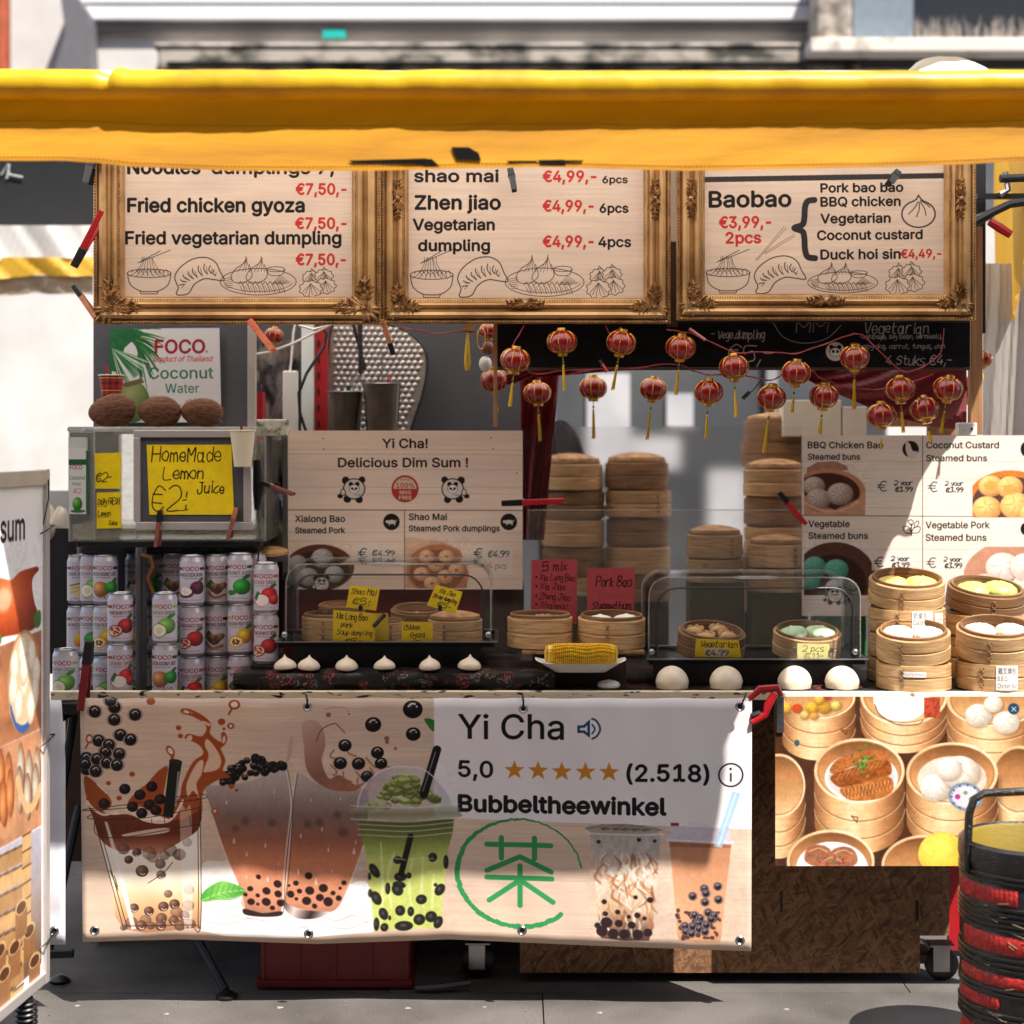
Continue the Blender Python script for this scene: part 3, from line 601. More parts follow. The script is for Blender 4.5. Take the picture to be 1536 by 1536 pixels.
# green seal and 茶
GR = (52,146,84)
pts = [(779+(94+random.uniform(-1,1))*math.cos(t), 1319+(85+random.uniform(-1,1))*math.sin(t)) for t in np.linspace(R(48), R(352), 120)]
for i in range(len(pts)-1): bn.line(pts[i:i+2], 7.5*(.35+.65*math.sin(PI*min(1,(i+8)/100.)) if i > 60 else 1)*random.uniform(.8,1.1), GR)
for q in (((265,722),(550,722)),((330,690),(330,785)),((478,690),(478,785)),((412,778),(265,845)),((412,778),(552,845)),((413,820),(413,1005)),((265,877),(555,877)),((408,890),(275,985)),((418,890),(560,985))): bn.line(z5(*q), 8, GR)
# cup E
bn.poly(z5((725,650),(745,850),(768,1100),(775,1142),(880,1150),(990,1146),(1003,1100),(1025,900),(1040,660)), (206,196,186), lg=((0,1250),(0,1412),[(176,170,166),(196,184,174),(232,214,196),(214,176,142),(96,70,62)]), tex=.12, tc=(12,6))
for i in range(110):
    x = random.uniform(760,1010); y = random.uniform(740,1080); bn.line(z5((x,y),(x+random.uniform(-30,30),y+35),(x+random.uniform(-40,40),y+70)), random.uniform(2,5), random.choice([(190,126,80),(248,240,230),(150,92,58),(236,220,204),(226,196,168)]), alpha=.65, sm=True, taper=True, clip=(884,1240,988,1415))
for x,y,r in ((938,1032,14),(855,1072,18),(912,1078,18),(995,960,14),(790,975,12),(795,1030,12),(850,1020,12),(970,1045,10),(800,1070,26),(780,1110,26),(830,1120,24),(880,1120,24),(940,1120,24),(985,1110,20),(765,700,9),(945,685,10),(930,950,10),(1015,690,8),(900,1040,10),(760,1085,14)): bn.ell(*z5((x,y))[0], r*.34, r*.32, (48,32,34), soft=.5)
bn.ell(*z5((872,640))[0], 57, 8, (170,160,150)); bn.line([(735*.3385+640-6+ (x), 1030+640*.3385+8*math.sin(t)) for x,t in zip(np.linspace(-4,112,20), np.linspace(PI,2*PI,20))], 1.5, (120,110,104))
for x in (790,840,880,925,970): X,Y_ = z5((x,636))[0]; bn.poly([(X-9,Y_-1),(X-3,Y_-6),(X+8,Y_-4),(X+10,Y_+2),(X-2,Y_+4)], (120,104,92)); bn.line([(X-7,Y_-1),(X,Y_-4),(X+8,Y_-2)], 1, (220,210,200))
bn.line(z5((712,645),(735,662),(1030,660),(1040,655)), 2, (226,220,218), sm=True)
# cup F
bn.poly(z5((1080,690),(1095,850),(1117,1120),(1124,1140),(1215,1148),(1306,1142),(1312,1120),(1335,900),(1358,690)), (236,190,152), lg=((0,1262),(0,1415),[(192,134,100),(212,152,114),(222,164,126),(206,148,112)]))
bn.poly(z5((1080,695),(1356,695),(1355,715),(1082,715)), (164,104,76))
bn.poly(z5((1085,620),(1350,625),(1352,672),(1368,680),(1366,700),(1065,692),(1066,675),(1082,668)), (206,200,216), alpha=.85); bn.line(z5((1066,684),(1366,690)), 1.6, (240,238,246))
bn.poly(z5((1360,458),(1398,468),(1315,715),(1280,708)), (160,196,222), alpha=.85); bn.line(z5((1375,470),(1300,700)), 2, (206,226,240))
bn.rect(1008,1235.5,1020,1240, (150,30,40))
for i in range(38):
    x = random.uniform(1115,1310); y = random.uniform(1000,1135); bn.ell(*z5((x,y))[0], random.uniform(2,4), random.uniform(2,4), (84,56,50), soft=.4)
for x,y in ((1297,890),(1237,902),(1185,938),(1244,923),(1300,950),(1240,963),(1254,1010),(1193,1024),(1280,1022),(1218,1038),(1150,1075),(1210,1060),(1246,1066),(1185,1075),(1155,1100),(1214,1085),(1240,1097),(1180,1108),(1268,1040)):
    X,Y_ = z5((x,y))[0]; bn.ell(X,Y_,6.9,6.6,(60,44,50)); bn.ell(X,Y_,6,5.6,(214,200,210)); p_ball(bn, X, Y_, 5.2, col=(60,44,52))

bn.photo(880,1235,1120,1418,.6,.06)
# ---- the poster of dim sum (right)
ps = Cv(1163, 1036, 1560, 1302, 1.6, (78,46,30)); ps.a *= (1+.15*fnoise(ps.h, ps.w, 20, 20))[..., None]
def z6(x,y): return (1110+x*.2773, 1020+y*.2773)
p_steamer(ps, 1228, 1046, 55, 32, 64, seam=.7); p_steamer(ps, 1356, 1042, 66, 46, 44, seam=None); p_steamer(ps, 1490, 1050, 70, 40, 58)
for x,y,r,cl in ((250,150,22,(232,190,70)),(310,155,20,(214,70,40)),(390,150,26,(228,184,60)),(460,150,26,(206,160,60)),(520,140,20,(240,214,120)),(430,105,20,(236,200,90)),(475,95,14,(196,40,40)),(350,190,18,(240,206,130)),(400,195,16,(220,170,80))): X,Y_ = z6(x,y); p_bun(ps, X, Y_, r*.42, cl, pl=3, shade=(150,100,40))
ps.ell(1352,1048,42,34,(252,250,250)); ps.rect(1386,1046,1410,1076,(176,70,50),tex=.35,tc=(3,3)); ps.line([(1312,1056),(1320,1072),(1345,1086),(1376,1086),(1384,1080)],1.2,(60,40,36),sm=True)
for x,y,r in ((1290,190,70),(1440,230,70),(1370,130,50)): X,Y_ = z6(x,y); p_bun(ps, X, Y_, r*.29, (250,242,228), pl=4)
X,Y_ = z6(1480,155); ps.ell(X,Y_,8.5,8.5,(40,70,96)); ps.line([(X-3,Y_-3),(X+3,Y_+3)],1.2,(220,230,236)); ps.line([(X+3,Y_-3),(X-3,Y_+3)],1.2,(220,230,236))
X,Y_ = z6(308,340); ps.ell(X,Y_,4,5,(60,90,110))
p_steamer(ps, 1168, 1178, 40, 48, 64, lines=2)
for k in range(-9, 10): ps.line([(1168+k*5-20,1178-40),(1168+k*5+20,1178+40)], 1.1, (190,146,96), alpha=.6, clip=lambda x,y: (((x-1168)/36)**2+((y-1178)/43)**2) < 1)
p_steamer(ps, 1528, 1170, 42, 52, 70, lines=2)
p_steamer(ps, 1289, 1156, 68, 49, 78, lines=2, seam=-.1); p_steamer(ps, 1428, 1160, 69, 47, 70, lines=2)
ps.ell(1292,1166,55,37,(244,240,238)); ps.ell(1292,1167,50,33,(214,206,204))
for pl_,cl in (([(485,480),(560,410),(760,375),(800,400),(780,440),(600,470),(520,510)],(176,104,52)),([(490,520),(620,470),(790,430),(820,500),(760,530),(640,560),(540,580)],(150,80,36)),([(540,590),(640,560),(800,520),(830,590),(760,640),(600,650)],(186,112,56))):
    ps.poly(smooth([z6(*p) for p in pl_], True, 4), cl, tex=.3, tc=(3,4))
for k in range(13): a = z6(560+20*k,590-4*k); b = z6(585+19*k,645-5*k); ps.line([a,b], 1.3, (226,160,96), alpha=.85); ps.line([(a[0]+4,a[1]),(b[0]-3,b[1]-1)], 1, (90,44,20), alpha=.8)
for k in range(10): a = z6(520+26*k,540-8*k); b = z6(545+26*k,500-8*k); ps.line([a,b], 1.2, (220,150,84), alpha=.8)
for i in range(26): X,Y_ = z6(random.gauss(665,32), random.gauss(450,40)); ps.ell(X, Y_, random.uniform(1.5,3.6), random.uniform(1,2.4), random.choice([(96,140,60),(130,170,84),(60,104,40)]), rot=random.uniform(0,180))
ps.ell(1428,1168,52,34,(240,214,196))
for x,y,r in ((1060,580,85),(1190,500,105),(1130,480,70)): X,Y_ = z6(x,y); p_bun(ps, X, Y_, r*.28, (254,248,240), pl=3)
X,Y_ = z6(1220,630); ps.ell(X,Y_,26,21,(120,146,170),rot=10); ps.ell(X,Y_,22,17,(226,222,230),rot=10)
for k in range(22): a = 2*PI*k/22; ps.ell(X+22*math.cos(a)*.95, Y_+17.5*math.sin(a), 1.8, 1.8, (60,100,140) if k % 2 else (190,150,190))
ps.ell(X-12,Y_,4,4,(180,60,130)); ps.ell(X+9,Y_+4,4,3,(70,130,160)); ps.ell(X,Y_-6,3,3,(120,160,110))
p_steamer(ps, 1246, 1292, 66, 48, 50, lines=1); ps.ell(1248,1302,54,40,(240,238,240))
for x,y in ((425,950),(560,960),(500,1000)): X,Y_ = z6(x,y); ps.poly(smooth([(X-20,Y_+8),(X-18,Y_-10),(X,Y_-17),(X+17,Y_-10),(X+20,Y_+8),(X,Y_+16)], True, 4), (166,104,74), tex=.25, tc=(4,4)); ps.line([(X-14,Y_-7),(X,Y_-12),(X+13,Y_-6)], 1.5, (226,178,140), sm=True)
for i in range(14): ps.ell(1243+random.uniform(-20,24), 1288+random.uniform(-4,8), 1.6, 1.6, random.choice([(96,124,60),(160,40,60),(80,110,60)]))
p_steamer(ps, 1386, 1298, 64, 46, 50, lines=1); X,Y_ = z6(1090,940); p_bun(ps, X, Y_, 35, (250,224,96), pl=0, squash=.95, shade=(226,180,60))
p_steamer(ps, 1500, 1300, 60, 46, 50, lines=1)
ps.photo(1163,1036,1560,1302,.7,.09,4)

# ---- board of dim sum, left ; board of steamed buns, right
def panda(c, x, y, r, flip=1):
    for dx,dy,s in ((-.75,-.75,.34),(.7,-.8,.3),(-.6,.9,.34),(.45,.95,.32)): c.ell(x+dx*r*flip, y+dy*r, s*r, s*r, (30,28,30))
    c.ell(x, y, r, r*.95, (30,28,30)); c.ell(x, y, r*.9, r*.85, (222,212,204))
    c.ell(x-.28*r, y-.42*r, r*.2, r*.2, (30,28,30)); c.ell(x+.28*r, y-.42*r, r*.2, r*.2, (30,28,30)); c.ell(x, y-.02*r, r*.46, r*.4, (30,28,30)); c.ell(x, y, r*.42, r*.36, (240,234,228))
    for s in (-1,1): c.ell(x+s*.17*r, y-.02*r, r*.13, r*.11, (30,28,30), rot=-30*s)
    c.ell(x, y+.13*r, r*.07, r*.05, (30,28,30)); c.text("YI CHA", x, y+.62*r, r*.16, (60,50,50), w=r*.6, ctr=False) if r > 6 else None
    c.ell(x+1.25*r*flip*-1, y+.65*r, r*.25, r*.2, (30,28,30)); c.ell(x-1.0*r*flip, y+.3*r, r*.2, r*.28, (222,212,204)); c.line([(x-1.0*r*flip+r*.22*math.cos(t), y+.3*r+r*.3*math.sin(t)) for t in np.linspace(0,2*PI,12)], r*.07, (30,28,30))
def disc_pig(c, x, y, r):
    c.ell(x, y, r, r, (30,26,28)); c.ell(x+.03*r, y, r*.5, r*.26, (222,206,194)); c.ell(x-.5*r, y-.02*r, r*.22, r*.18, (222,206,194)); c.poly([(x-.4*r,y),(x-.3*r,y+.42*r),(x-.2*r,y+.42*r),(x-.15*r,y)], (222,206,194)); c.poly([(x+.3*r,y),(x+.32*r,y+.42*r),(x+.45*r,y+.42*r),(x+.5*r,y)], (222,206,194)); c.line([(x+.5*r,y-.1*r),(x+.62*r,y-.25*r)], r*.08, (222,206,194))
def slip(c, x0, y0, x1, y1): c.rect(x0, y0, x1, y1, (236,226,220), alpha=.8)
def euro(c, x, y, s): 
    c.line([(x+s*.45,y-s*.5),(x,y-s*.55),(x-s*.35,y),(x,y+s*.55),(x+s*.45,y+s*.45)], 1.5, INK, sm=True); c.line([(x-s*.6,y-s*.13),(x+s*.3,y-s*.13)], 1.3, INK); c.line([(x-s*.6,y+s*.15),(x+s*.25,y+s*.15)], 1.3, INK)
bl = Cv(430, 645, 785, 885, 2.0, (238,216,200)); bl.wood(.045)
for yy in (673,680,703,730,740,764,798,812,835,850,868): bl.line([(430,yy),(785,yy+1)], .6, (160,132,116), alpha=.55)
bl.text("Yi Cha!", 573, 671, 13.5, INK, w=68, bold=2); bl.text("Delicious Dim Sum !", 506, 700, 13.5, INK, w=196, bold=2)
panda(bl, 530, 733, 17, 1); panda(bl, 679, 733, 17, -1)
bl.ell(607,733,20.5,20.5,(176,58,44)); bl.ell(607,733,17.5,17.5,(216,192,174)); bl.poly(ellpts(607,733,17.5,17.5,0,30,0,180), (176,58,44))
bl.text("100%", 594, 731.5, 7, (176,58,44), w=27, bold=1); bl.text("MSG", 599, 741, 5.5, (236,220,206), w=17, bold=1); bl.text("FREE", 598, 749, 5.5, (236,220,206), w=19, bold=1)
for a in (-5,0,5): bl.ell(607+a,718.5+abs(a)*.15,1.2,1.2,(176,58,44))
bl.line([(430,764.5),(785,765.5)], 1.2, (110,86,74)); bl.line([(606,765),(606,885)], 1.2, (110,86,74))
for t,x0_,x1_,b_,h_ in (("Xialong Bao",441,516,783,9.5),("Steamed Pork",441,516,800,8.5),("Shao Mai",613,670,780,9.5),("Steamed Pork dumplings",613,750,797,8.5)): bl.text(t, x0_, b_, h_, INK, w=x1_-x0_, bold=2)
disc_pig(bl, 586.5, 783, 12.5); disc_pig(bl, 764, 783, 12.5)
cl = (433,780,606,885); bl.ell(478,852,52,35,(104,66,44),clip=cl,tex=.1); bl.ell(476,857,47,30,(64,42,34),clip=cl)
for x,y,r in ((482,838,17),(445,845,14),(460,866,16),(500,862,15),(440,868,12)): p_bun(bl, x, y, r, (206,202,204), pl=8, clip=cl, shade=(120,112,114))
panda(bl, 481, 877, 12, 1)
cl = (607,806,705,883); bl.poly([(607,806),(662,812),(690,825),(704,860),(700,883),(607,883)], (206,158,128), clip=cl, lg=((607,806),(705,880),[(232,200,172),(214,160,130),(186,120,92)])); bl.ell(655,855,46,38,(186,126,92),clip=cl); bl.ell(655,858,41,33,(150,92,66),clip=cl)
for x,y in ((640,836),(670,836),(654,848),(632,862),(668,866),(648,876),(685,856)):
    p_bun(bl, x, y, 12.5, (238,200,160), pl=6, clip=cl, shade=(176,120,90)); bl.ell(x,y,3,2.4,(206,90,50),clip=cl)
slip(bl,530,817,565,840); slip(bl,556,822,594,838); euro(bl,543,830,12); bl.hand("€4.99",558,834,8,INK,w=32)
slip(bl,708,818,735,840); slip(bl,730,820,770,862); euro(bl,718,830,12); bl.hand("€4.99",733,836,9,INK,w=30); bl.hand("6 pcs",731,853,9,(190,90,80),w=29,wd=.9)
for x,y in ((483,657),(484,673),(737,656),(740,672),(776,709)): bl.ell(x,y,1,1,(40,30,28))
br = Cv(1200, 651, 1592, 925, 2.0, (238,224,214)); br.wood(.045)
for yy in (690,716,735,760,773,798,823,842,862,885,900): br.line([(1200,yy),(1592,yy+1)], .6, (160,136,124), alpha=.5)
br.line([(1383,651),(1383,925)], 1.2, (110,90,80)); br.line([(1200,772),(1592,775)], 1.2, (110,90,80))
for t,x0_,x1_,b_,h_ in (("BBQ Chicken Bao",1209,1323,670.5,9.5),("Steamed buns",1209,1288,688,9),("Coconut Custard",1389,1499,670.5,9.5),("Steamed buns",1389,1481,690,9),("Vegetable",1210,1272,790,9.5),("Steamed buns",1210,1300,808,9.5),("Vegetable Pork",1388,1485,792,10),("Steamed buns",1388,1480,811,10)): br.text(t, x0_, b_, h_, INK, w=x1_-x0_, bold=2)
cl = (1203,690,1300,772)
br.poly([(1206,716),(1208,700),(1222,692),(1250,690),(1268,697),(1270,704),(1240,704),(1215,712)], (172,126,100), clip=cl, tex=.08); br.ell(1240,738,57,36,(196,140,110),clip=cl); br.ell(1238,738,50,30,(78,40,32),clip=cl); br.poly([(1203,740),(1212,752),(1250,764),(1290,745),(1297,735),(1296,772),(1203,772)], (206,156,126), clip=cl, tex=.08, tc=(2,20))
for x,y,r in ((1218,728,17),(1225,748,19),(1258,740,20)): p_bun(br, x, y, r, (214,196,184), pl=9, clip=cl, shade=(130,108,100))
br.line([(1203,752),(1225,763),(1255,766),(1285,752)], 3, (226,180,148), sm=True, clip=cl)
br.ell(1365,672,12.5,12.5,(30,26,28)); br.poly(smooth([(1358,661),(1364,664),(1368,674),(1376,676),(1373,684),(1364,686),(1358,676)], True, 4), (226,214,206))
cl = (1459,703,1592,775); br.ell(1516,752,66,48,(206,120,50),clip=cl); br.ell(1518,756,60,42,(90,60,60),clip=cl)
for x,y,r in ((1487,728,19),(1516,730,20),(1481,762,22),(1525,758,24),(1560,740,22),(1550,770,20)): p_bun(br, x, y, r, (246,206,130), pl=5, clip=cl, shade=(196,130,70))
for x,y in ((1487,728),(1516,733)): br.ell(x,y,10,8,(236,160,80),clip=cl,soft=1)
cl = (1203,813,1312,893); br.ell(1250,866,62,53,(92,60,50),clip=cl,tex=.08); br.ell(1246,876,52,44,(62,38,32),clip=cl)
for x,y,r in ((1219,849,17),(1252,855,19),(1212,872,16),(1250,882,15)): p_bun(br, x, y, r, (120,196,172) if y < 880 else (220,214,208), pl=10, clip=cl, shade=(60,130,116))
br.ell(1545,865,100,60,(196,140,116),clip=(1446,820,1592,925)); cl = (1446,820,1592,925)
for k in range(20): br.line([(1450+k*5,900-k*2),(1456+k*5,878-k*2)], 1, (150,90,76), clip=cl)
for x,y,r in ((1478,885,28),(1510,893,28),(1505,851,26),(1545,880,26),(1540,850,24)): p_bun(br, x, y, r, (240,230,222), pl=5, clip=cl, shade=(196,176,164))
for x,y in ((1319,728),(1396,729),(1314,843),(1394,844)):
    slip(br,x-8,y-12,x+52,y+13); euro(br,x+3,y,13); br.hand("2 voor",x+21,y-2,6.5,INK,w=27,wd=1.3); br.hand("€3.99",x+23,y+8,7,INK,w=25,wd=1.5)
for a,b in (((1366,803),(1366,785)),): br.line([a,b], 1.3, INK)
for q in (((1366,800),(1356,798),(1354,789),(1362,790),(1366,799)),((1366,799),(1377,798),(1379,790),(1370,791),(1366,799)),((1366,788),(1361,781),(1366,779),(1369,783),(1366,788)),((1370,790),(1372,783),(1377,781),(1376,787),(1371,791))): br.line(q, 1.1, INK, sm=True)
br.ell(1542,672,10,12,(30,26,28)); br.ell(1541,793,9,10,(30,26,28)); panda(br,1250,893,12,1)

for q in ((433,815,530,884),(607,806,705,883)): bl.photo(*q,.6,.08)
for q in ((1203,690,1300,772),(1459,703,1590,775),(1203,813,1312,893),(1446,820,1590,924)): br.photo(*q,.6,.08)
# ---- chalk board strip, coconut poster, handwritten cards, tall A-board
ck = Cv(744, 484, 1457, 552, 1.6, (24,23,26)); ck.a *= (1+.25*fnoise(ck.h, ck.w, 20, 50))[..., None]
ck.hand("- Vege.dumpling", 1066, 508, 13, (190,186,186), w=80, wd=1.3); ck.hand("€5,-", 1092, 542, 24, (176,172,172), w=66, wd=1.6)
ck.line([(1160,484),(1176,506),(1206,515),(1240,508),(1262,488)], 1.4, (150,146,148), sm=True); ck.hand("MM", 1195, 498, 16, (150,146,148), w=46, wd=1.3)
ck.hand("Vegetarian", 1297, 500, 17, (190,186,186), w=96, wd=1.3); ck.hand("(cabbage, soy bean, vermicelli,", 1292, 508, 7, (186,182,182), w=122, wd=1); ck.hand("baby dog, carrot, fungus, chin", 1290, 523, 7, (186,182,182), w=128, wd=1); ck.hand("4 Stuks €4,-", 1330, 548, 14, (186,182,182), w=98, wd=1.3)
ck.ell(1254,528,14.5,14.5,(206,202,196)); ck.ell(1254,528,9,8,(24,23,26)); ck.ell(1254,529,8,6.6,(226,222,216)); 
for s in (-1,1): ck.ell(1254+s*6,521,3,3,(24,23,26)); ck.ell(1254+s*3.2,528,2,2.4,(24,23,26))
cw = Cv(163, 490, 334, 634, 2.2, (214,212,214))
for i in range(46):
    a = R(-25+i*2.6); L = random.uniform(30, 72); x0_,y0_ = 168+i*.9,494+i*.4
    cw.line([(x0_,y0_),(x0_+L*.6*math.cos(a),y0_+L*.55*math.sin(a)),(x0_+L*math.cos(a),y0_+L*math.sin(a)+6)], 2.4, random.choice([(34,96,58),(56,128,66),(28,78,48),(84,140,70)]), sm=True, taper=True)
cw.poly(smooth([(163,490),(205,492),(215,500),(186,520),(180,560),(163,566)], True, 3), (38,104,62), tex=.15)
for i in range(26): a = R(20+i*2.4); cw.line([(165,520),(165+62*math.cos(a),520+56*math.sin(a))], 1.6, random.choice([(34,96,58),(206,214,206),(70,140,80)]), taper=True)
cw.ell(200,602,26,32,(120,140,84),rg=((194,590),(34,40),[(176,186,130),(130,150,90),(80,104,60)])); cw.poly([(180,575),(214,566),(218,573),(190,580)], (110,96,66))
cw.text("FOCO", 234, 528, 20, (150,28,38), w=77, bold=3); cw.ell(314,526,1.8,1.8,(150,120,120)); cw.text("product of Thailand", 231, 541, 8, (196,44,50), w=90, shear=.3, bold=1)
cw.text("Coconut", 225, 567, 17, (34,110,76), w=98, bold=1); cw.text("Water", 250, 589, 14, (34,110,76), w=51, bold=1); cw.hand("€2,-", 280, 610, 11, (196,100,96), w=44, wd=1)
def card(w_, h_, col, lines, k=3.0, ink=INK, jl=0):
    c = Cv(0, 0, w_, h_, k, col); c.a *= (1+.05*fnoise(c.h, c.w, 30, 30))[..., None]
    for (t,x,y,h,w2) in lines: c.hand(t, x, y, h, ink, w=w2, wd=min(1.9, max(1.0, h*.12)))
    return c
YEL = (250,216,30); PINK = (176,74,82)
k_home = card(131,107,YEL,[("HomeMade",7,25,22,106),("Lemon",24,52,18,60),("Juice",75,74,17,41),("€2:",4,101,40,52)], jl=1); k_home.line([(52,85),(58,84)],1.6,INK); k_home.line([(48,101),(60,99)],1.4,INK)
k_s1 = card(40,53,YEL,[("€2-",2,42,13,22)]); k_s2 = card(40,54,YEL,[("Daily FRESH",2,18,9,35),("Lemon",2,35,8,20),("Juice",19,49,7,14)])
k_s2.line([(2,21),(16,20)],.8,(180,40,30)); k_s2.line([(2,37),(20,37)],.8,(180,40,30))
k_shao = card(46,36,YEL,[("Shao Mai",4,13,9,37),("€5:",9,29,10,24)]); k_xia = card(63,46,YEL,[("Xia Long Bao",4,12,9,46),("pork",12,24,7,16),("Soup dumpling",6,36,8,52),("€5-",18,50,8,26)])
k_jiao = card(47,40,YEL,[("Xia Jiao",10,12,8,27),("Shrimp dumpling",3,23,7,40),("€5-",16,36,9,20)]); k_gyo = card(47,31,YEL,[("Chicken",3,12,8,24),("Gyoza",13,24,8,22),("€5-",12,37,7,22)])
k_veg = card(68,30,YEL,[("Vegetarian",8,13,10,56)]); k_veg.rect(16,15,50,29,(226,214,190)); k_veg.hand("€4.99",17,27,9,INK,w=32,wd=1.4)
k_2pc = card(52,25,(236,226,150),[("2 pcs",8,12,9,34),("€11-",12,24,9,28)], ink=(110,96,40))
k_mix = card(70,94,PINK,[("5 mix",17,17,13,36),("* Xia Long Bao",5,32,9,61),("* Xia Jiao",5,46,9,46),("* Zheng Jiao",5,61,9,54),("* Shaomai",5,74,8,50),("* Vega dumplings",6,90,7,60)], ink=(40,16,24))
k_pork = card(72,79,PINK,[("Pork Bao",13,28,14,54),("Steamed buns",8,64,12,60)], ink=(40,16,24)); k_pork.hand("Shaomai",16,46,8,(150,64,72),w=44,wd=1)
# A-board: u metres along the board from its far edge (0) towards the camera, v metres down from the top
AB_W, AB_H = .72, 1.36
ab = Cv(0, 0, AB_W*100, AB_H*100, 6, (238,234,236))
def abp(px, py):
    a = (px-768)*SC/5; t = (a*4.75+1.25)/(a-.1014); k = SC*(5-.25-t)/5; return ((t)*100, (1.518-(EYE+(658-py)*k))*100)
ab_flip = lambda u: AB_W*100-u
def A(px, py): u,v = abp(px,py); return (AB_W*100-u, v)
x1_,y1_ = A(45,808); ab.text("dimsum", x1_-31, y1_, 6.8, (40,34,38), w=31, bold=2); ab.text("dimsum &", x1_-70, y1_, 6.8, (40,34,38), w=34, bold=2)
ab.poly(smooth([A(*p) for p in ((0,870),(12,868),(25,870),(38,858),(52,853),(63,850),(66,855),(58,865),(56,880),(60,905),(66,925),(60,942),(40,950),(15,955),(-10,960),(-14,910))], True, 4), (186,74,30), rg=(A(16,890),(26,16),[(238,150,96),(206,92,42),(160,58,24),(110,36,16)]), tex=.08)
ab.ell(*A(14,900), 5, 3, (255,220,190), alpha=.6, soft=.6); ab.poly(smooth([A(*p) for p in ((58,925),(68,915),(69,935),(62,942))], True, 3), (70,110,40)); ab.poly(smooth([A(*p) for p in ((0,945),(10,950),(8,968),(-8,970))], True, 3), (80,120,50))
bnd = lambda y0,y1: [A(-40,y0+40*.35*1.6),A(70,y0-22),A(70,y1-22),A(-40,y1+22)]
ab.poly([A(-95,1010),A(70,945),A(70,1092),A(-95,1170)], (176,116,80), tex=.2, tc=(6,10)); ab.poly([A(-95,1170),A(70,1093),A(70,1238),A(-95,1330)], (196,140,104), tex=.2, tc=(6,10)); ab.poly([A(-95,1330),A(70,1240),A(70,1445),A(-95,1600)], (206,206,222), lg=((0,82),(0,130),[(214,214,232),(170,164,172),(120,88,66)]))
X,Y_ = A(44,1022); ab.ell(X,Y_,11,13.5,(196,146,104)); ab.ell(X,Y_+1,10,12.5,(60,96,160)); ab.ell(X,Y_-.6,9.6,12,(226,196,160))
for i,(px,py) in enumerate(((42,980),(55,985),(30,1000),(62,1010),(44,1025),(28,1035),(60,1040),(36,1060),(54,1062),(44,1005))): X,Y_ = A(px,py); ab.ell(X,Y_,2.9,4.3,(246,238,222),rot=8,rg=((X,Y_-1),(4,6),[(255,250,240),(240,226,204),(190,160,124)]))
for i,(px,py) in enumerate(((10,1160),(22,1165),(5,1200),(14,1205),(24,1190),(-6,1190),(40,1150),(52,1160),(64,1155),(38,1185),(50,1195),(62,1180))): X,Y_ = A(px,py); ab.ell(X,Y_,2.6,6.5,((206,120,60) if px < 30 else (206,190,170)),rot=-6,rg=((X-1,Y_),(4,8),[(240,170,110) if px < 30 else (236,224,206),(196,116,66) if px < 30 else (190,170,146),(110,60,36)]))
ab.line([A(-5,1215),A(14,1250),A(30,1222),A(33,1180)], 3, (206,150,110), sm=True); ab.line([A(34,1170),A(48,1212),A(62,1200),A(68,1180)], 2.4, (226,180,130), sm=True)
for px in (-12,0,12,24,36): 
    for q in range(9):
        py = 1300+q*30-px*.5; X,Y_ = A(px,py); ab.rect(X-3.6,Y_-2,X+3.6,Y_+2.4,(206,164,110) if q % 2 else (180,136,88),tex=.1); ab.line([(X-3.6,Y_-2),(X+3.6,Y_-2)],.5,(110,76,50))
for q in range(8): X,Y_ = A(48,1262+q*24); ab.rect(X-3,Y_-2,X+3,Y_+2.2,(214,170,116),tex=.1); ab.line([(X-3,Y_-2),(X+3,Y_-2)],.5,(110,76,50))
for px,py in ((52,1395),(30,1420),(8,1425),(40,1360),(15,1460),(60,1440),(-5,1480)): X,Y_ = A(px,py); ab.rect(X-4,Y_,X+4,Y_+8,(150,104,66),tex=.1); ab.ell(X,Y_,4,2,(214,176,124)); ab.ell(X,Y_+.2,3.2,1.5,(90,56,36))

ab.photo(0,16,72,136,.5,.07,3)
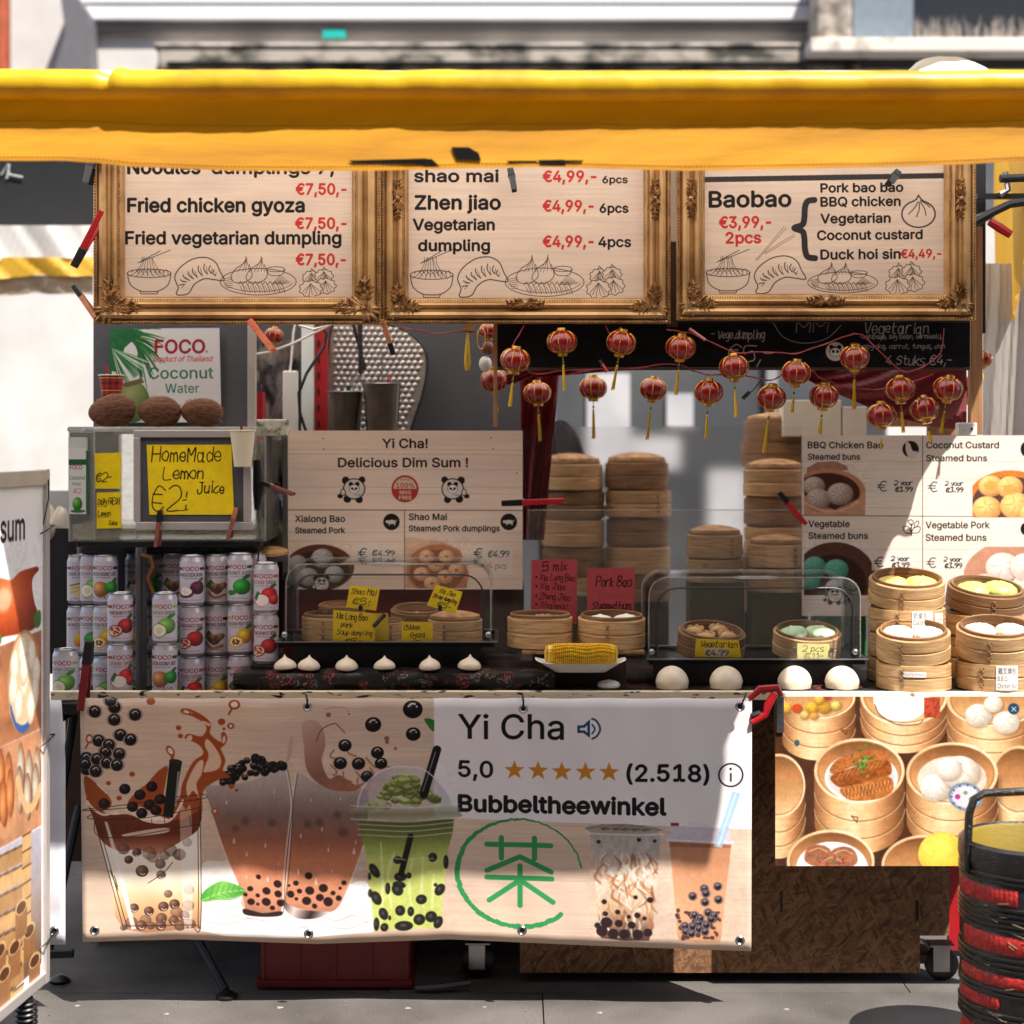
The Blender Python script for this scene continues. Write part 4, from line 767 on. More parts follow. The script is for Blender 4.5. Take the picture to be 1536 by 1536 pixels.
# ---- can labels: wraps the whole can; the canvas is 200 (round) x 130 (high); the front sits in the middle
CANS = {}
def f_round(c, x, y, r, col, sh, leafc=None):
    c.ell(x, y, r, r, col, rg=((x-r*.3,y-r*.35),(r*1.4,r*1.4),[tuple(min(255,v*1.35+20) for v in col),col,sh]))
    if leafc: c.poly(smooth([(x,y-r),(x+r*.4,y-r*1.5),(x+r,y-r*1.4),(x+r*.5,y-r*.95)], True, 3), leafc)
def fruit(c, kind):
    X, Y = 100, 92
    if kind == 'guava': f_round(c,108,86,19,(110,160,70),(60,100,40),(60,120,50)); c.ell(92,97,16,17,(96,140,60)); c.ell(92,97,14,15,(240,234,214)); c.ell(92,98,7,8,(226,214,180))
    elif kind == 'pomegranate': f_round(c,112,86,18,(160,34,40),(80,14,20),(70,90,40)); c.ell(88,98,17,14,(140,40,36),rot=-20); c.ell(88,98,14,11,(232,206,170),rot=-20); [c.ell(88+random.uniform(-10,10),98+random.uniform(-7,7),2.3,2.3,(170,24,40)) for _ in range(18)]
    elif kind == 'lychee': f_round(c,112,84,17,(190,40,44),(110,16,24),(50,110,50)); f_round(c,122,96,13,(200,50,50),(110,16,24)); c.ell(94,97,17,16,(180,40,44)); c.ell(95,98,15,14,(248,236,232)); c.poly([(78,92),(86,76),(92,80),(84,100)], (46,104,50))
    elif kind == 'tamarind': [c.ell(92+7*i,84+((i*5) % 14),8,12,(136,92,60),rot=20*i,rg=((92+7*i,80),(12,15),[(190,146,104),(126,84,54),(80,50,34)])) for i in range(4)]; c.line([(84,100),(98,112),(118,106)], 8, (150,104,70), sm=True); c.poly([(74,86),(90,68),(96,74),(84,90)], (60,96,50))
    elif kind == 'coconut': f_round(c,110,88,19,(40,140,50),(16,80,30),(30,110,40)); c.poly(smooth([(76,100),(90,96),(98,104),(84,110)], True, 3), (30,120,44))
    elif kind == 'passion': f_round(c,112,84,18,(222,160,40),(160,90,20),(70,110,40)); c.ell(92,98,17,14,(210,150,50),rot=-15); c.ell(92,98,14,11,(246,226,170),rot=-15); [c.ell(92+random.uniform(-8,8),98+random.uniform(-6,6),2,2.4,(90,50,30)) for _ in range(14)]
    elif kind == 'mangosteen': f_round(c,116,86,16,(84,36,60),(40,14,30),(80,110,50)); c.ell(90,98,18,13,(90,34,56)); c.ell(90,95,14,10,(246,236,230)); c.line([(90,86),(90,104)],1,(200,180,176)); c.line([(80,92),(100,100)],1,(200,180,176))
    elif kind == 'mango': c.ell(106,90,14,21,(236,176,40),rot=20,rg=((100,82),(20,26),[(250,214,90),(232,168,40),(190,110,20)])); c.poly(smooth([(118,84),(132,96),(124,112),(116,100)], True, 3), (44,100,50))
    elif kind == 'soursop': f_round(c,106,92,19,(52,130,60),(20,80,36),(36,96,44)); 
    elif kind == 'roasted': f_round(c,94,92,19,(176,120,70),(110,66,36)); f_round(c,118,88,15,(50,130,50),(20,70,30),(40,100,40)); [c.ell(96+random.uniform(-24,24),112+random.uniform(-2,2),2,1,(90,56,36)) for _ in range(16)]
    elif kind == 'cane': [c.line([(80,84+8*i),(112,76+9*i)], 5, (206,180,80)) for i in range(3)]; c.ell(104,104,12,8,(226,206,120)); c.line([(78,84),(116,74)], 2.2, (60,40,30))
for key,band,title,tcol,fr in (('guava',(150,176,60),'GUAVA DRINK',(70,90,50),'guava'),('pomegranate',(140,30,40),'POMEGRANATE DRINK',(110,30,36),'pomegranate'),('lychee',(176,70,76),'LYCHEE DRINK',(130,40,50),'lychee'),('tamarind',(60,24,24),'TAMARIND DRINK',(70,40,40),'tamarind'),('coconut',(24,80,40),'COCONUT JUICE',(30,60,40),'coconut'),('passion',(196,180,60),'PASSION FRUIT DRINK',(90,80,40),'passion'),('mangosteen',(30,30,70),'MANGOSTEEN DRINK',(40,36,66),'mangosteen'),('mango',(60,90,40),'MANGO DRINK',(40,50,50),'mango'),('soursop',(36,70,50),'SOURSOP JUICE',(36,60,50),'soursop'),('roasted',(50,20,24),'ROASTED COCONUT JUICE',(40,32,36),'roasted'),('cane',(90,60,40),'SUGAR CANE DRINK',(60,44,40),'cane')):
    c = Cv(0, 0, 200, 130, 1.7, (204,196,208))
    for q in (0, 100):
        c.rect(62-50+q if False else (q+5)% 200, 18, (q+5) % 200+90, 27, band); 
    c.a[:, :int(52*1.7)] = np.array((196,186,196))/255; c.a[:, int(148*1.7):] = np.array((196,186,196))/255
    c.rect(52,18,148,27,band); c.rect(76,14,126,30,(206,198,210)); c.text("FOCO", 79, 29, 13, (150,26,44), w=44, bold=2)
    c.text(title, 66, 47, 11, tcol, w=70, bold=1); c.text(title, 78, 55, 4, tcol, w=44); F_ = 1.32; sv = (c.x0,c.y0,c.k); c.x0,c.y0,c.k = 101-101/F_, 97-97/F_, sv[2]*F_; fruit(c, fr); c.x0,c.y0,c.k = sv; c.text("NET 350 ml  11.8 FL.OZ", 74, 124, 4, tcol, w=56)
    for yy in range(36, 120, 5):
        for xx in (10, 158): c.line([(xx,yy),(xx+random.uniform(24,34),yy)], 1.2, (110,96,110), alpha=.7)
    CANS[key] = print_mat('can_print_'+key, c, rough=.32, grain=.03, bump=0, spec=.6)
# ------------------------------------------------------------------ materials
EOFX = 0
gold = M('old_gold', (186,146,98), .42, .6, col2=(132,94,56), vs=9, bump=.12, bs=120, cut=(.3,.6))
gold_hi = M('worn_gold', (188,146,98), .45, .5, col2=(118,80,46), vs=70, cut=(.4,.6))
dark_gold = M('dark_gilt_relief', (168,122,72), .45, .6, col2=(92,60,34), vs=60, cut=(.4,.65))
steel = M('brushed_steel', (170,170,172), .28, .95, var=.25, vs=12)
dsteel = M('dark_steel', (62,62,66), .45, .7, var=.35, vs=14)
blackp = M('black_plastic', (22,21,23), .4, var=.3)
redp = M('red_plastic', (176,22,32), .38, var=.2)
dredp = M('dark_red_plastic', (120,16,24), .45, var=.25)
orangep = M('faded_orange_plastic', (214,112,72), .5, var=.25, vs=40)
tanp = M('worn_tan_handle', (186,116,74), .55, var=.35, vs=40)
brownp = M('brown_handle', (130,66,46), .5, var=.3, vs=40)
whitep = M('white_plastic', (224,220,214), .35, var=.08)
whitem = M('white_enamel', (214,212,210), .35, var=.1)
cream = M('chipped_cream_paint', (224,206,176), .5, col2=(34,24,20), vs=26, stretch=(1,1,3), cut=(.36,.42), bump=.4)
creamw = M('white_painted_rail', (236,226,214), .45, col2=(150,120,96), vs=22, cut=(.3,.4), bump=.2)
bamboo = M('bamboo', (208,172,124), .55, col2=(164,120,76), vs=9, stretch=(1.5,1.5,16), bump=.35, bs=50, rnd=.12, detail=7, cut=(.3,.65))
bamboo_d = M('darker_bamboo', (158,118,78), .6, col2=(96,64,40), vs=9, stretch=(1,1,20), bump=.3, bs=40, rnd=.12)
bamboo_w = M('woven_bamboo', (196,150,98), .6, col2=(130,88,52), vs=40, bump=.4, bs=60)
woodm = M('raw_wood', (176,128,86), .6, col2=(120,80,50), vs=5, stretch=(12,12,1), bump=.2)
dkwood = M('dark_brown_board', (70,48,36), .6, var=.4, vs=4, stretch=(1,1,6))
dough = M('steamed_dough', (232,214,190), .42, var=.12, vs=30, bump=.35, bs=22, spec=.5)
doughw = M('white_dough', (238,230,218), .42, var=.09, vs=30, bump=.3, bs=24)
doughg = M('green_dough', (196,214,120), .45, col2=(176,198,96), vs=30)
doughmint = M('mint_dough', (206,226,190), .45, col2=(170,206,160), vs=30)
doughy = M('custard_dough', (240,220,130), .45, col2=(230,200,100), vs=20)
doughtan = M('tan_dumpling_skin', (206,168,118), .5, col2=(176,130,82), vs=60, bump=.3)
redlac = M('red_lantern_silk', (146,8,20), .25, var=.3, vs=14, coat=.6)
lgold = M('bright_gilt', (226,176,84), .25, .9, col2=(160,108,40), vs=90, bump=.5, bs=300)
yelt = M('yellow_thread', (232,196,40), .7, col2=(196,150,20), vs=30, stretch=(8,8,1), bump=.5, bs=200)
greenb = M('green_bead', (16,96,60), .3)
redcord = M('red_cord', (150,34,44), .6, var=.3)
greyfelt = M('grey_felt_board', (84,84,92), .8, var=.2, vs=60, bump=.2, bs=300)
alum = M('pale_aluminium', (200,192,188), .35, .4, var=.1)
clear = clear_mat('clear_acrylic', (226,226,222), .02, .06)
clear2 = clear_mat('scuffed_acrylic', (206,200,192), .07, .2)
tankm = clear_mat('cloudy_tank', (206,200,190), .15, .12)
clear_rim = clear_mat('acrylic_edge', (200,198,194), .35, .1)
sheetm = clear_mat('wrinkled_clear_sheet', (206,202,198), .62, .25)
osb = None

# ------------------------------------------------------------------ setting: ground, slabs, building, roof sheet
ground_m = M('dark_asphalt', (92,88,86), .85, col2=(62,60,58), vs=220, bump=.5, bs=260, detail=8, cut=(.35,.65))
slab_m = M('concrete_slab', (118,113,109), .9, col2=(72,69,66), vs=260, bump=.6, bs=300, rnd=.06, detail=8, cut=(.3,.7))
g = MB().box((-60,-40,-.25), (60,80,-.03)); ground = struct('ground', g, ground_m)
xs = np.arange(-3.4, 3.5, 1.52); ys = [-2.2,-1.3,.10,1.5,2.6]
n_ = slab_m.node_tree.nodes; l_ = slab_m.node_tree.links; b_ = n_['Principled BSDF']; src_ = b_.inputs['Base Color'].links[0].from_socket
nzs = n_.new('ShaderNodeTexNoise'); nzs.inputs['Scale'].default_value = 2.6; nzs.inputs['Detail'].default_value = 7; tcs = n_.new('ShaderNodeNewGeometry'); l_.new(tcs.outputs['Position'], nzs.inputs['Vector']); rps = n_.new('ShaderNodeValToRGB'); rps.color_ramp.elements[0].position = .35; rps.color_ramp.elements[0].color = (.55,.53,.51,1); rps.color_ramp.elements[1].position = .62; rps.color_ramp.elements[1].color = (1.05,1.05,1.05,1)
mxs = n_.new('ShaderNodeMix'); mxs.data_type = 'RGBA'; mxs.blend_type = 'MULTIPLY'; mxs.inputs[0].default_value = 1; l_.new(nzs.outputs[0], rps.inputs[0]); l_.new(src_, mxs.inputs[6]); l_.new(rps.outputs[0], mxs.inputs[7]); l_.new(mxs.outputs[2], b_.inputs['Base Color'])
slabme = {}
pv = struct('pavement', MB().box((-3.42,-2.22,-.029), (3.95,2.62,-.012)), M('joint_sand', (50,47,46), .95))
for i,x in enumerate(xs):
    for j in range(len(ys)-1):
        L = ys[j+1]-ys[j]
        key = round(L,3)
        if key not in slabme:
            slabme[key] = MB().box((0,0,-.05), (1.516,L-.004,0)).mesh('paving_slab'); slabme[key].materials.append(slab_m)
        o = bpy.data.objects.new('paving_slab', slabme[key]); COL.objects.link(o); o.parent = pv; o.location = (x+(.45 if j % 2 else 0), ys[j], random.uniform(-.0012,.0012)-.0005)

gr_ = MB()
for i in range(900):
    x = random.uniform(-2.2,2.2); y = random.uniform(-1.2,.9); r = random.uniform(.0012,.0034)
    gr_.ball((x,y,r*.3), r, 5, 3, (1,random.uniform(.6,1),.6))
tagp(part(None, 'pavement_grit', gr_, M('grit', (150,144,136), .9, col2=(60,56,52), vs=300)), 'loose grit scattered over the pavement in front of the counter', 'grit', None, 'stuff')
for i,(px,Y_) in enumerate(((116,-.02),(420,-.035),(612,-.04),(727,-.03),(250,-.09),(900,-.08),(1180,-.05))):
    c_ = P(px,0,Y_); m = MB(); m.lathe([(random.uniform(.006,.010),.0002),(random.uniform(.004,.006),.0012),(.0003,.0016)], 9, (c_.x,Y_,0), rmod=lambda a_,f: 1+.25*math.sin(3*a_+i))
    solo('gum_spot', m, M('old_gum', (150,144,136), .8), ['pale gum spot on the pavement beside the pavement sign','pale gum spot left of the red crate on the pavement','pale gum spot in front of the right edge of the red crate','pale gum spot before the castor right of the red crate','dark gum spot below the leaning counter leg','dark gum spot below the green seal of the banner','dark gum spot below the poster of steamers'][i], 'gum', 'gum spots on the pavement')

# far building across the lane
YB = 5.0
plaster = M('white_plaster', (226,224,220), .8, col2=(196,192,186), vs=2.2, bump=.2)
ledge_m = M('mouldy_stone', (176,166,154), .9, col2=(66,64,56), vs=5, stretch=(1,1,1.6), bump=.6, bs=30, cut=(.40,.58), detail=8)
glassd = M('dark_shop_glass', (52,56,62), .12, var=.3, vs=1, spec=.8)
bld = thing('shop_building', 'white plastered shop building with stained stone ledge behind the stall', 'building', (0,YB,0))
def W(px, py, Y): return P(px, py, Y)
def wbox(px0, py0, px1, py1, Y, dep=.1):
    a = P(px0,py1,Y); b = P(px1,py0,Y); return MB().box((a.x,Y,a.z), (b.x,Y+dep,b.z))
a = P(-700,-300,YB); 
part(bld, 'wall', MB().box((-7,YB+.25,-.02), (8,YB+3,6.2)), plaster, world=True)
part(bld, 'ledge', wbox(236,72,1290,108,YB,.25), ledge_m, world=True, bevel=.02)
part(bld, 'ledge_cap', wbox(228,63,1292,72,YB-.012,.26), ledge_m, world=True, bevel=.02)
part(bld, 'ledge_cable', wbox(250,92,1290,95,YB-.03,.03), blackp, world=True)  # black cable running along the ledge
part(bld, 'pier', wbox(1226,-60,1278,62,YB-.12,.36), M('peeling_stone', (190,180,168), .85, col2=(110,100,90), vs=9, bump=.6, cut=(.35,.6)), world=True, bevel=.01)
part(bld, 'sill', wbox(1216,56,1700,78,YB-.2,.44), M('weathered_white_stone', (226,218,206), .85, col2=(140,126,108), vs=6, bump=.5, cut=(.3,.45)), world=True, bevel=.01)
part(bld, 'dark_band', wbox(1290,78,1700,92,YB-.02,.2), M('charcoal_band', (46,46,50), .7), world=True)
wf = part(bld, 'window_frame', MB(), None); 
for q in (wbox(1280,-80,1292,56,YB,.2), wbox(1292,-80,1372,56,YB+.06,.14)):
    pass
wf.data = None if False else wbox(1280,-80,1370,56,YB,.2).mesh('window_frame', Vector((0,YB,0))); wf.data.materials.append(M('blue_grey_paint', (120,134,146), .6, var=.2))
part(bld, 'window', wbox(1370,-80,1700,56,YB+.1,.1), glassd, world=True)
sp = MB()
for i in range(120):
    b_ = P(random.uniform(1362,1600), 57, YB-.1); h = random.uniform(.05,.13); dx = random.uniform(-.025,.025)
    sp.tube([b_, b_+Vector((dx*.3,0,h*.5)), b_+Vector((dx,0,h))], [.004,.003,.001], 4)
part(bld, 'bird_spikes', sp, M('pale_spike', (170,160,150), .6), world=True, kind='stuff')
part(bld, 'sign_fascia', wbox(106,-60,1222,30,YB+.17,.08), M('white_fascia', (232,232,236), .5, var=.06, vs=1), world=True, bevel=.01)
part(bld, 'fascia_groove', wbox(116,4,1222,6,YB+.165,.006), dsteel, world=True)
part(bld, 'fascia_shadow_strip', wbox(106,30,1226,45,YB+.20,.05), M('fascia_shadow_grey', (128,122,124), .7), world=True)  # grey strip painted in for the shadow the fascia casts below itself
part(bld, 'wall_bracket', MB().prism([(P(74,108,YB-.1).x,P(74,108,YB).z),(P(136,108,YB).x,P(136,108,YB).z),(P(132,20,YB).x,P(132,20,YB).z),(P(112,-10,YB).x,P(112,-10,YB).z),(P(90,-10,YB).x,P(90,-10,YB).z),(P(98,50,YB).x,P(98,50,YB).z)], YB+.0, YB+.2), M('bracket_grey', (110,108,112), .6), world=True)
part(bld, 'downpipe', wbox(-20,-60,9,112,YB-.1,.12), M('rust_orange_pipe', (176,84,50), .6, var=.3), world=True, bevel=.03)
part(bld, 'teal_tag', wbox(484,43,518,57,YB+.2,.02), M('teal_tag', (20,180,170), .5), world=True)
# shop window seen through the stall
sw = part(bld, 'shop_window', wbox(560,380,1330,1010,YB+.12,.12), M('shop_pane', (92,94,97), .3, col2=(60,62,66), vs=1.2, spec=.5), world=True)
for q in ((880,560,945,705),(946,655,1020,705),(1000,590,1040,640),(1062,705,1120,820),(905,742,960,775)):
    part(sw, 'paper_notice', (lambda m_: m_)(wbox(*q,YB+.10,.015)), M('paper_notice', (196,194,194), .7, col2=(160,160,166), vs=3), world=False).location = (0,0,0)
for ch in sw.children:
    ch.location = (0,-YB,0)
part(bld, 'shop_window_mullion', wbox(820,380,832,1010,YB+.07,.05), M('grey_mullion', (150,150,156), .5), world=True)
part(bld, 'shop_window_mullion', wbox(1150,380,1166,1010,YB+.07,.05), MATS['grey_mullion'], world=True)
part(bld, 'shop_door', wbox(400,470,545,1060,YB+.14,.1), M('shop_door_green', (70,80,76), .5), world=True)

# the other side of the lane, behind the camera: it keeps the low sky off the stall
ob_ = thing('opposite_building', 'brown brick building on the other side of the lane', 'building', (0,-10,0))
part(ob_, 'wall', MB().box((-22,-13,-.02), (22,-10,13)), M('brown_brick', (128,98,82), .85, col2=(92,66,54), vs=6, bump=.3), world=True)
for ix in range(-6,7):
    for iz in range(4): part(ob_, 'window', MB().box((ix*2.9-.6,-9.995,1.2+iz*3), (ix*2.9+.6,-9.96,3.0+iz*3)), glassd, world=True)

# awning of the neighbouring stall, seen through the gap at the left
YN = 2.2
nb = thing('neighbour_stall', 'neighbouring stall with dark chalk panel over yellow awning edge, at far left', 'market stall', (P(60,300,YN).x,YN,0))
part(nb, 'chalk_panel', wbox(-160,180,141,340,YN,.03), M('slate', (30,30,33), .6, var=.3), world=True)
def ngrid(px0,px1,y0,y1,Y,amp): 
    return MB().grid(lambda u,v: P(px0+(px1-px0)*u, y1+(y0-y1)*v+amp*vnoise(u*6,1,3)*(1-v), Y-.03-.02*vnoise(u*9+v,1,1)), 40, 8)
part(nb, 'white_valance', ngrid(-160,142,338,388,YN-.02,3), cloth_mat('white_canvas', (220,216,212), .3, var=.08), world=True)
part(nb, 'yellow_valance', ngrid(-160,146,386,415,YN-.03,4), cloth_mat('mustard_canvas', (214,168,50), .3), world=True)
part(nb, 'beige_valance', ngrid(-160,140,413,442,YN,3), cloth_mat('beige_canvas', (150,132,112), .2), world=True)  # beige strip below the yellow valance
part(nb, 'stall_post', MB().tube([P(-60,200,YN)*1, Vector((P(-60,200,YN).x,YN,0))], .025, 10), steel, world=True)
ck_s = MB().tube([P(2,262,YN-.01),P(12,246,YN-.01),P(14,262,YN-.01),P(34,266,YN-.01)], .004, 4)
ck_s.tube([P(14,246,YN-.01),P(10,268,YN-.01)], .004, 4)
part(nb, 'chalk_letter', ck_s, M('chalk', (190,200,196), .9), world=True)

# ------------------------------------------------------------------ canopy
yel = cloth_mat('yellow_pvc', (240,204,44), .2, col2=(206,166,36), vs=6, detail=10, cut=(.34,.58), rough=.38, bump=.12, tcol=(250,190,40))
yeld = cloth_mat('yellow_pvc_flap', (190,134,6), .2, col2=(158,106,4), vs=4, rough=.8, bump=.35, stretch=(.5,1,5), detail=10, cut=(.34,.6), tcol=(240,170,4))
roofm = cloth_mat('white_roof_pvc', (250,246,238), .97, var=.06, vs=3, rough=.45, bump=.15)
XL, XR = -2.7, 1.27
can = thing('stall_canopy', 'yellow canopy with rolled front edge and orange hanging flap over the whole stall', 'canopy', (0,-.9,2.25))
YR = -.965; kR = SC*(DIST+YR)/DIST
def zR(py): return EYE+(HY-py)*kR
def roll(u, v):
    x = XL+(XR-XL)*u; a = PI*1.55-v*PI*1.85
    fold = .013*math.exp(-((x+.93)/.012)**2)-.005*math.exp(-((x+.905)/.02)**2)+.003*math.exp(-((x+.26)/.05)**2)
    r = .033+.0013*vnoise(x*3,1,v*2)+.0008*vnoise(x*17+v*3,1,5)-fold*math.sin(v*PI)
    zc = (zR(105)+zR(146))/2+.003*vnoise(x*.9,1,4)
    return (x, YR+.01+r*math.cos(a), zc+r*math.sin(a)*1.02)
part(can, 'front_roll', MB().grid(roll, 300, 22), yel, world=True)
fb = [(-900,243),(0,243),(100,243),(150,246),(200,252),(350,258),(560,258),(700,254),(800,252),(1024,258),(1300,253),(1400,250),(1536,243),(1700,243)]
def flap(u, v):
    x = XL+(XR-XL)*u; px = x/kR*1.0*1+768; pb = np.interp(px, [q[0] for q in fb], [q[1] for q in fb])
    z = zR(112)+(zR(pb)-zR(112))*v
    wob = .004*vnoise(x*1.6+v*1.2,1,2)*math.sin(PI*v)+.0026*vnoise(x*7+v*5,1,6)*v+.0014*vnoise(x*31+v*11,1,3)+.0022*max(0,math.sin(x*5.1+v*2.3))**10*math.sin(PI*v)-.002*max(0,math.sin(x*3.3-v*3.1+2))**14+.006*math.exp(-((x+.75)/.16)**2)*math.sin(PI*v)
    y = YR+.01+np.interp(v, [0,.25,.56,1], [.036,.035,.014,-.030])+wob
    return (x, y, z)
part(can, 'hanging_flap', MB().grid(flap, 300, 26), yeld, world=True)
def hem(u, v):
    p_ = flap(u, 1); return (p_[0], p_[1]-.003+.002*v, p_[2]-.001+.007*v)
st_ = MB()
for vv in (.50,.955):
    for i in range(0, 420):
        u_ = (i+.5)/420; q0 = flap(u_-.0007, vv); q1 = flap(u_+.0007, vv); st_.tube([(q0[0],q0[1]-.0015,q0[2]),(q1[0],q1[1]-.0015,q1[2])], .0009, 3)
part(can, 'stitching', st_, M('brown_thread', (110,70,20), .9), world=True, kind='stuff')
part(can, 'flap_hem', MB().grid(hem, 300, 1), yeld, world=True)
def roof(u, v):
    y = YR+.0+v*2.4; x = XL+(XR+.40*min(1,max(0,(y+.62)/.2))-XL)*u  # right edge widened behind the front, added to shade menu and bun sign
    return (x, y, zR(106)+.27*v+.012*vnoise(x*2+v*3,1,1)*v-.015*math.sin(PI*v*3)**2)
part(can, 'roof_sheet', MB().grid(roof, 60, 30), roofm, world=True)
for (pts_) in ([(524,243),(640,240),(648,252),(620,249),(530,247)], [(618,241),(648,241),(660,252),(636,252)], [(677,222),(703,222),(718,231),(722,244),(685,242)], [(760,244),(805,244),(805,247),(764,248)], [(806,243),(846,242),(848,251),(810,249)], [(846,243),(875,243),(872,246),(846,247)]):
    def onflap(a_, b_, o):
        u_ = ((a_-768)*kR-XL)/(XR-XL); pb_ = np.interp(a_, [q[0] for q in fb], [q[1] for q in fb]); q = flap(u_, min(1,(b_-1-112)/(pb_-112))); return (q[0], q[1]-o, q[2])
    t_ = MB(); n0 = len(pts_); t_.add([onflap(a_,b_,.0065) for a_,b_ in pts_]+[onflap(a_,b_,.0045) for a_,b_ in pts_], [tuple(range(n0)), tuple(range(2*n0-1,n0-1,-1))]+[(i,i+n0,(i+1) % n0+n0,(i+1) % n0) for i in range(n0)])
    part(can, 'tape_patch', t_, M('black_tape', (14,10,10), .85, var=.4, spec=.1), world=True)
tb = thing('bundled_white_tarp', 'white plastic tarp bunched up on top of the canopy at the right', 'tarp', (1.0,-.7,2.46))
def bund(u, v):
    x = .45+.95*u; px = x/kR+768; hh = .012+.035*np.interp(px, [1060,1200,1380], [0,.3,.8])+.05*math.exp(-((px-1450)/48)**4)
    return (x, -.87+.5*v, zR(107)+hh*math.sin(PI*min(1,.15+v*.9))+.006*vnoise(x*14+v*9,1,2))
part(tb, 'tarp', MB().grid(bund, 70, 14), roofm, world=True)
fr = thing('canopy_frame', 'metal frame of posts and rails that carries the canopy', 'frame', (0,.1,0))
part(fr, 'cross_rail', MB().tube([Vector((XL,-.80,2.445)),Vector((XR,-.80,2.445))], .016, 8), steel, world=True)
part(fr, 'cross_rail', MB().tube([Vector((XL,.2,2.55)),Vector((XR,.2,2.55))], .016, 8), steel, world=True)
part(fr, 'cross_rail', MB().tube([Vector((XL,1.3,2.67)),Vector((XR,1.3,2.67))], .016, 8), steel, world=True)
for x in (-1.05,.35,1.2): part(fr, 'rafter', MB().tube([Vector((x,-.80,2.45)),Vector((x,1.3,2.68))], .013, 8), steel, world=True)
part(fr, 'post', wbox(452,240,470,900,.9,.035), M('pale_post', (214,218,214), .4, var=.08), world=True, bevel=.003)
part(fr, 'post', wbox(1461,235,1479,500,.15,.04), dsteel, world=True, bevel=.003)
ps_ = part(fr, 'slotted_upright', wbox(472,240,491,1010,.93,.03), M('red_rack_paint', (176,26,34), .45, var=.15), world=True)
sl_ = MB()
for i in range(18):
    q = P(478, 300+i*24, .928); sl_.box((q.x-.0035,.9275,q.z-.012), (q.x+.0035,.9299,q.z+.012))
part(ps_, 'slots', sl_, blackp, world=False, kind='stuff').location = -Vector((0,.1,0))
part(fr, 'wooden_post', wbox(1456,340,1474,652,.125,.035), woodm, world=True, bevel=.002)
# ratchet clamp hardware at the upper right
hw = thing('steel_bar_clamp', 'dark steel screw clamp gripping the post at the upper right corner', 'clamp', P(1490,300,.08))
part(hw, 'bar', MB().box(P(1466,298,.08), P(1560,290,.08)+Vector((0,.02,0))), dsteel, world=True)
part(hw, 'arm', MB().tube([P(1456,336,.06),P(1490,318,.06),P(1515,306,.06),P(1560,300,.06)], [.018,.012,.012,.012], 8), dsteel, world=True)
part(hw, 'jaw', MB().tube([P(1508,258,.05),P(1512,285,.05),P(1500,292,.05)], .009, 8), steel, world=True)
part(hw, 'screw', MB().tube([P(1500,268,.04),P(1560,266,.04)], .012, 10), dsteel, world=True)
part(hw, 'handle', MB().tube([P(1484,332,.05),P(1500,342,.05),P(1516,352,.05)], [.012,.014,.012], 8), redp, world=True)
yt = thing('yellow_side_curtain', 'yellow canvas side curtain hanging at the right edge behind the clamp', 'curtain', (1.29,.2,2.0))
part(yt, 'curtain', MB().grid(lambda u,v: (1.475+.02*vnoise(u*6+v,1,2)+.25*u, .05+1.2*u, 2.66-(.62+.10*u)*v), 40, 12), cloth_mat('mustard_curtain', (206,156,40), .35), world=True)
pl_ = thing('clear_plastic_curtain', 'wrinkled translucent plastic curtain hanging at the right edge', 'curtain', P(1510,560,.65))
part(pl_, 'sheet', MB().grid(lambda u,v: P(1474+160*u, 395+300*v, .65+.035*vnoise(u*8+v*.8,1.2,2)), 50, 20), cloth_mat('milky_plastic', (184,176,170), .45, var=.15, vs=3, rough=.3), world=True)

# ------------------------------------------------------------------ framed menus
def leaf(mb, c, ang, L, wd, h):
    ca, sa = math.cos(ang), math.sin(ang); rows = [(0,.3,0),(.3,1,.7),(.65,.8,1),(1,.02,.4)]; vs = []
    for (t,wf_,hf) in rows:
        for s,hh in ((-1,0),(0,1),(1,0)):
            vs.append((c[0]+ca*L*t-sa*s*wd*wf_*.5, c[1]-h*(.25+hf*hh*.9), c[2]+sa*L*t+ca*s*wd*wf_*.5))
    fs = [(j*3+i, j*3+i+1, j*3+i+4, j*3+i+3) for j in range(3) for i in range(2)]
    mb.add(vs, fs, True)
PROF = [(0,.002),(0,.022),(.004,.027),(.009,.024),(.012,.018),(.017,.030),(.026,.036),(.035,.032),(.040,.022),(.046,.018),(.052,.026),(.058,.030),(.064,.026),(.068,.016),(.076,.012),(.082,.004)]
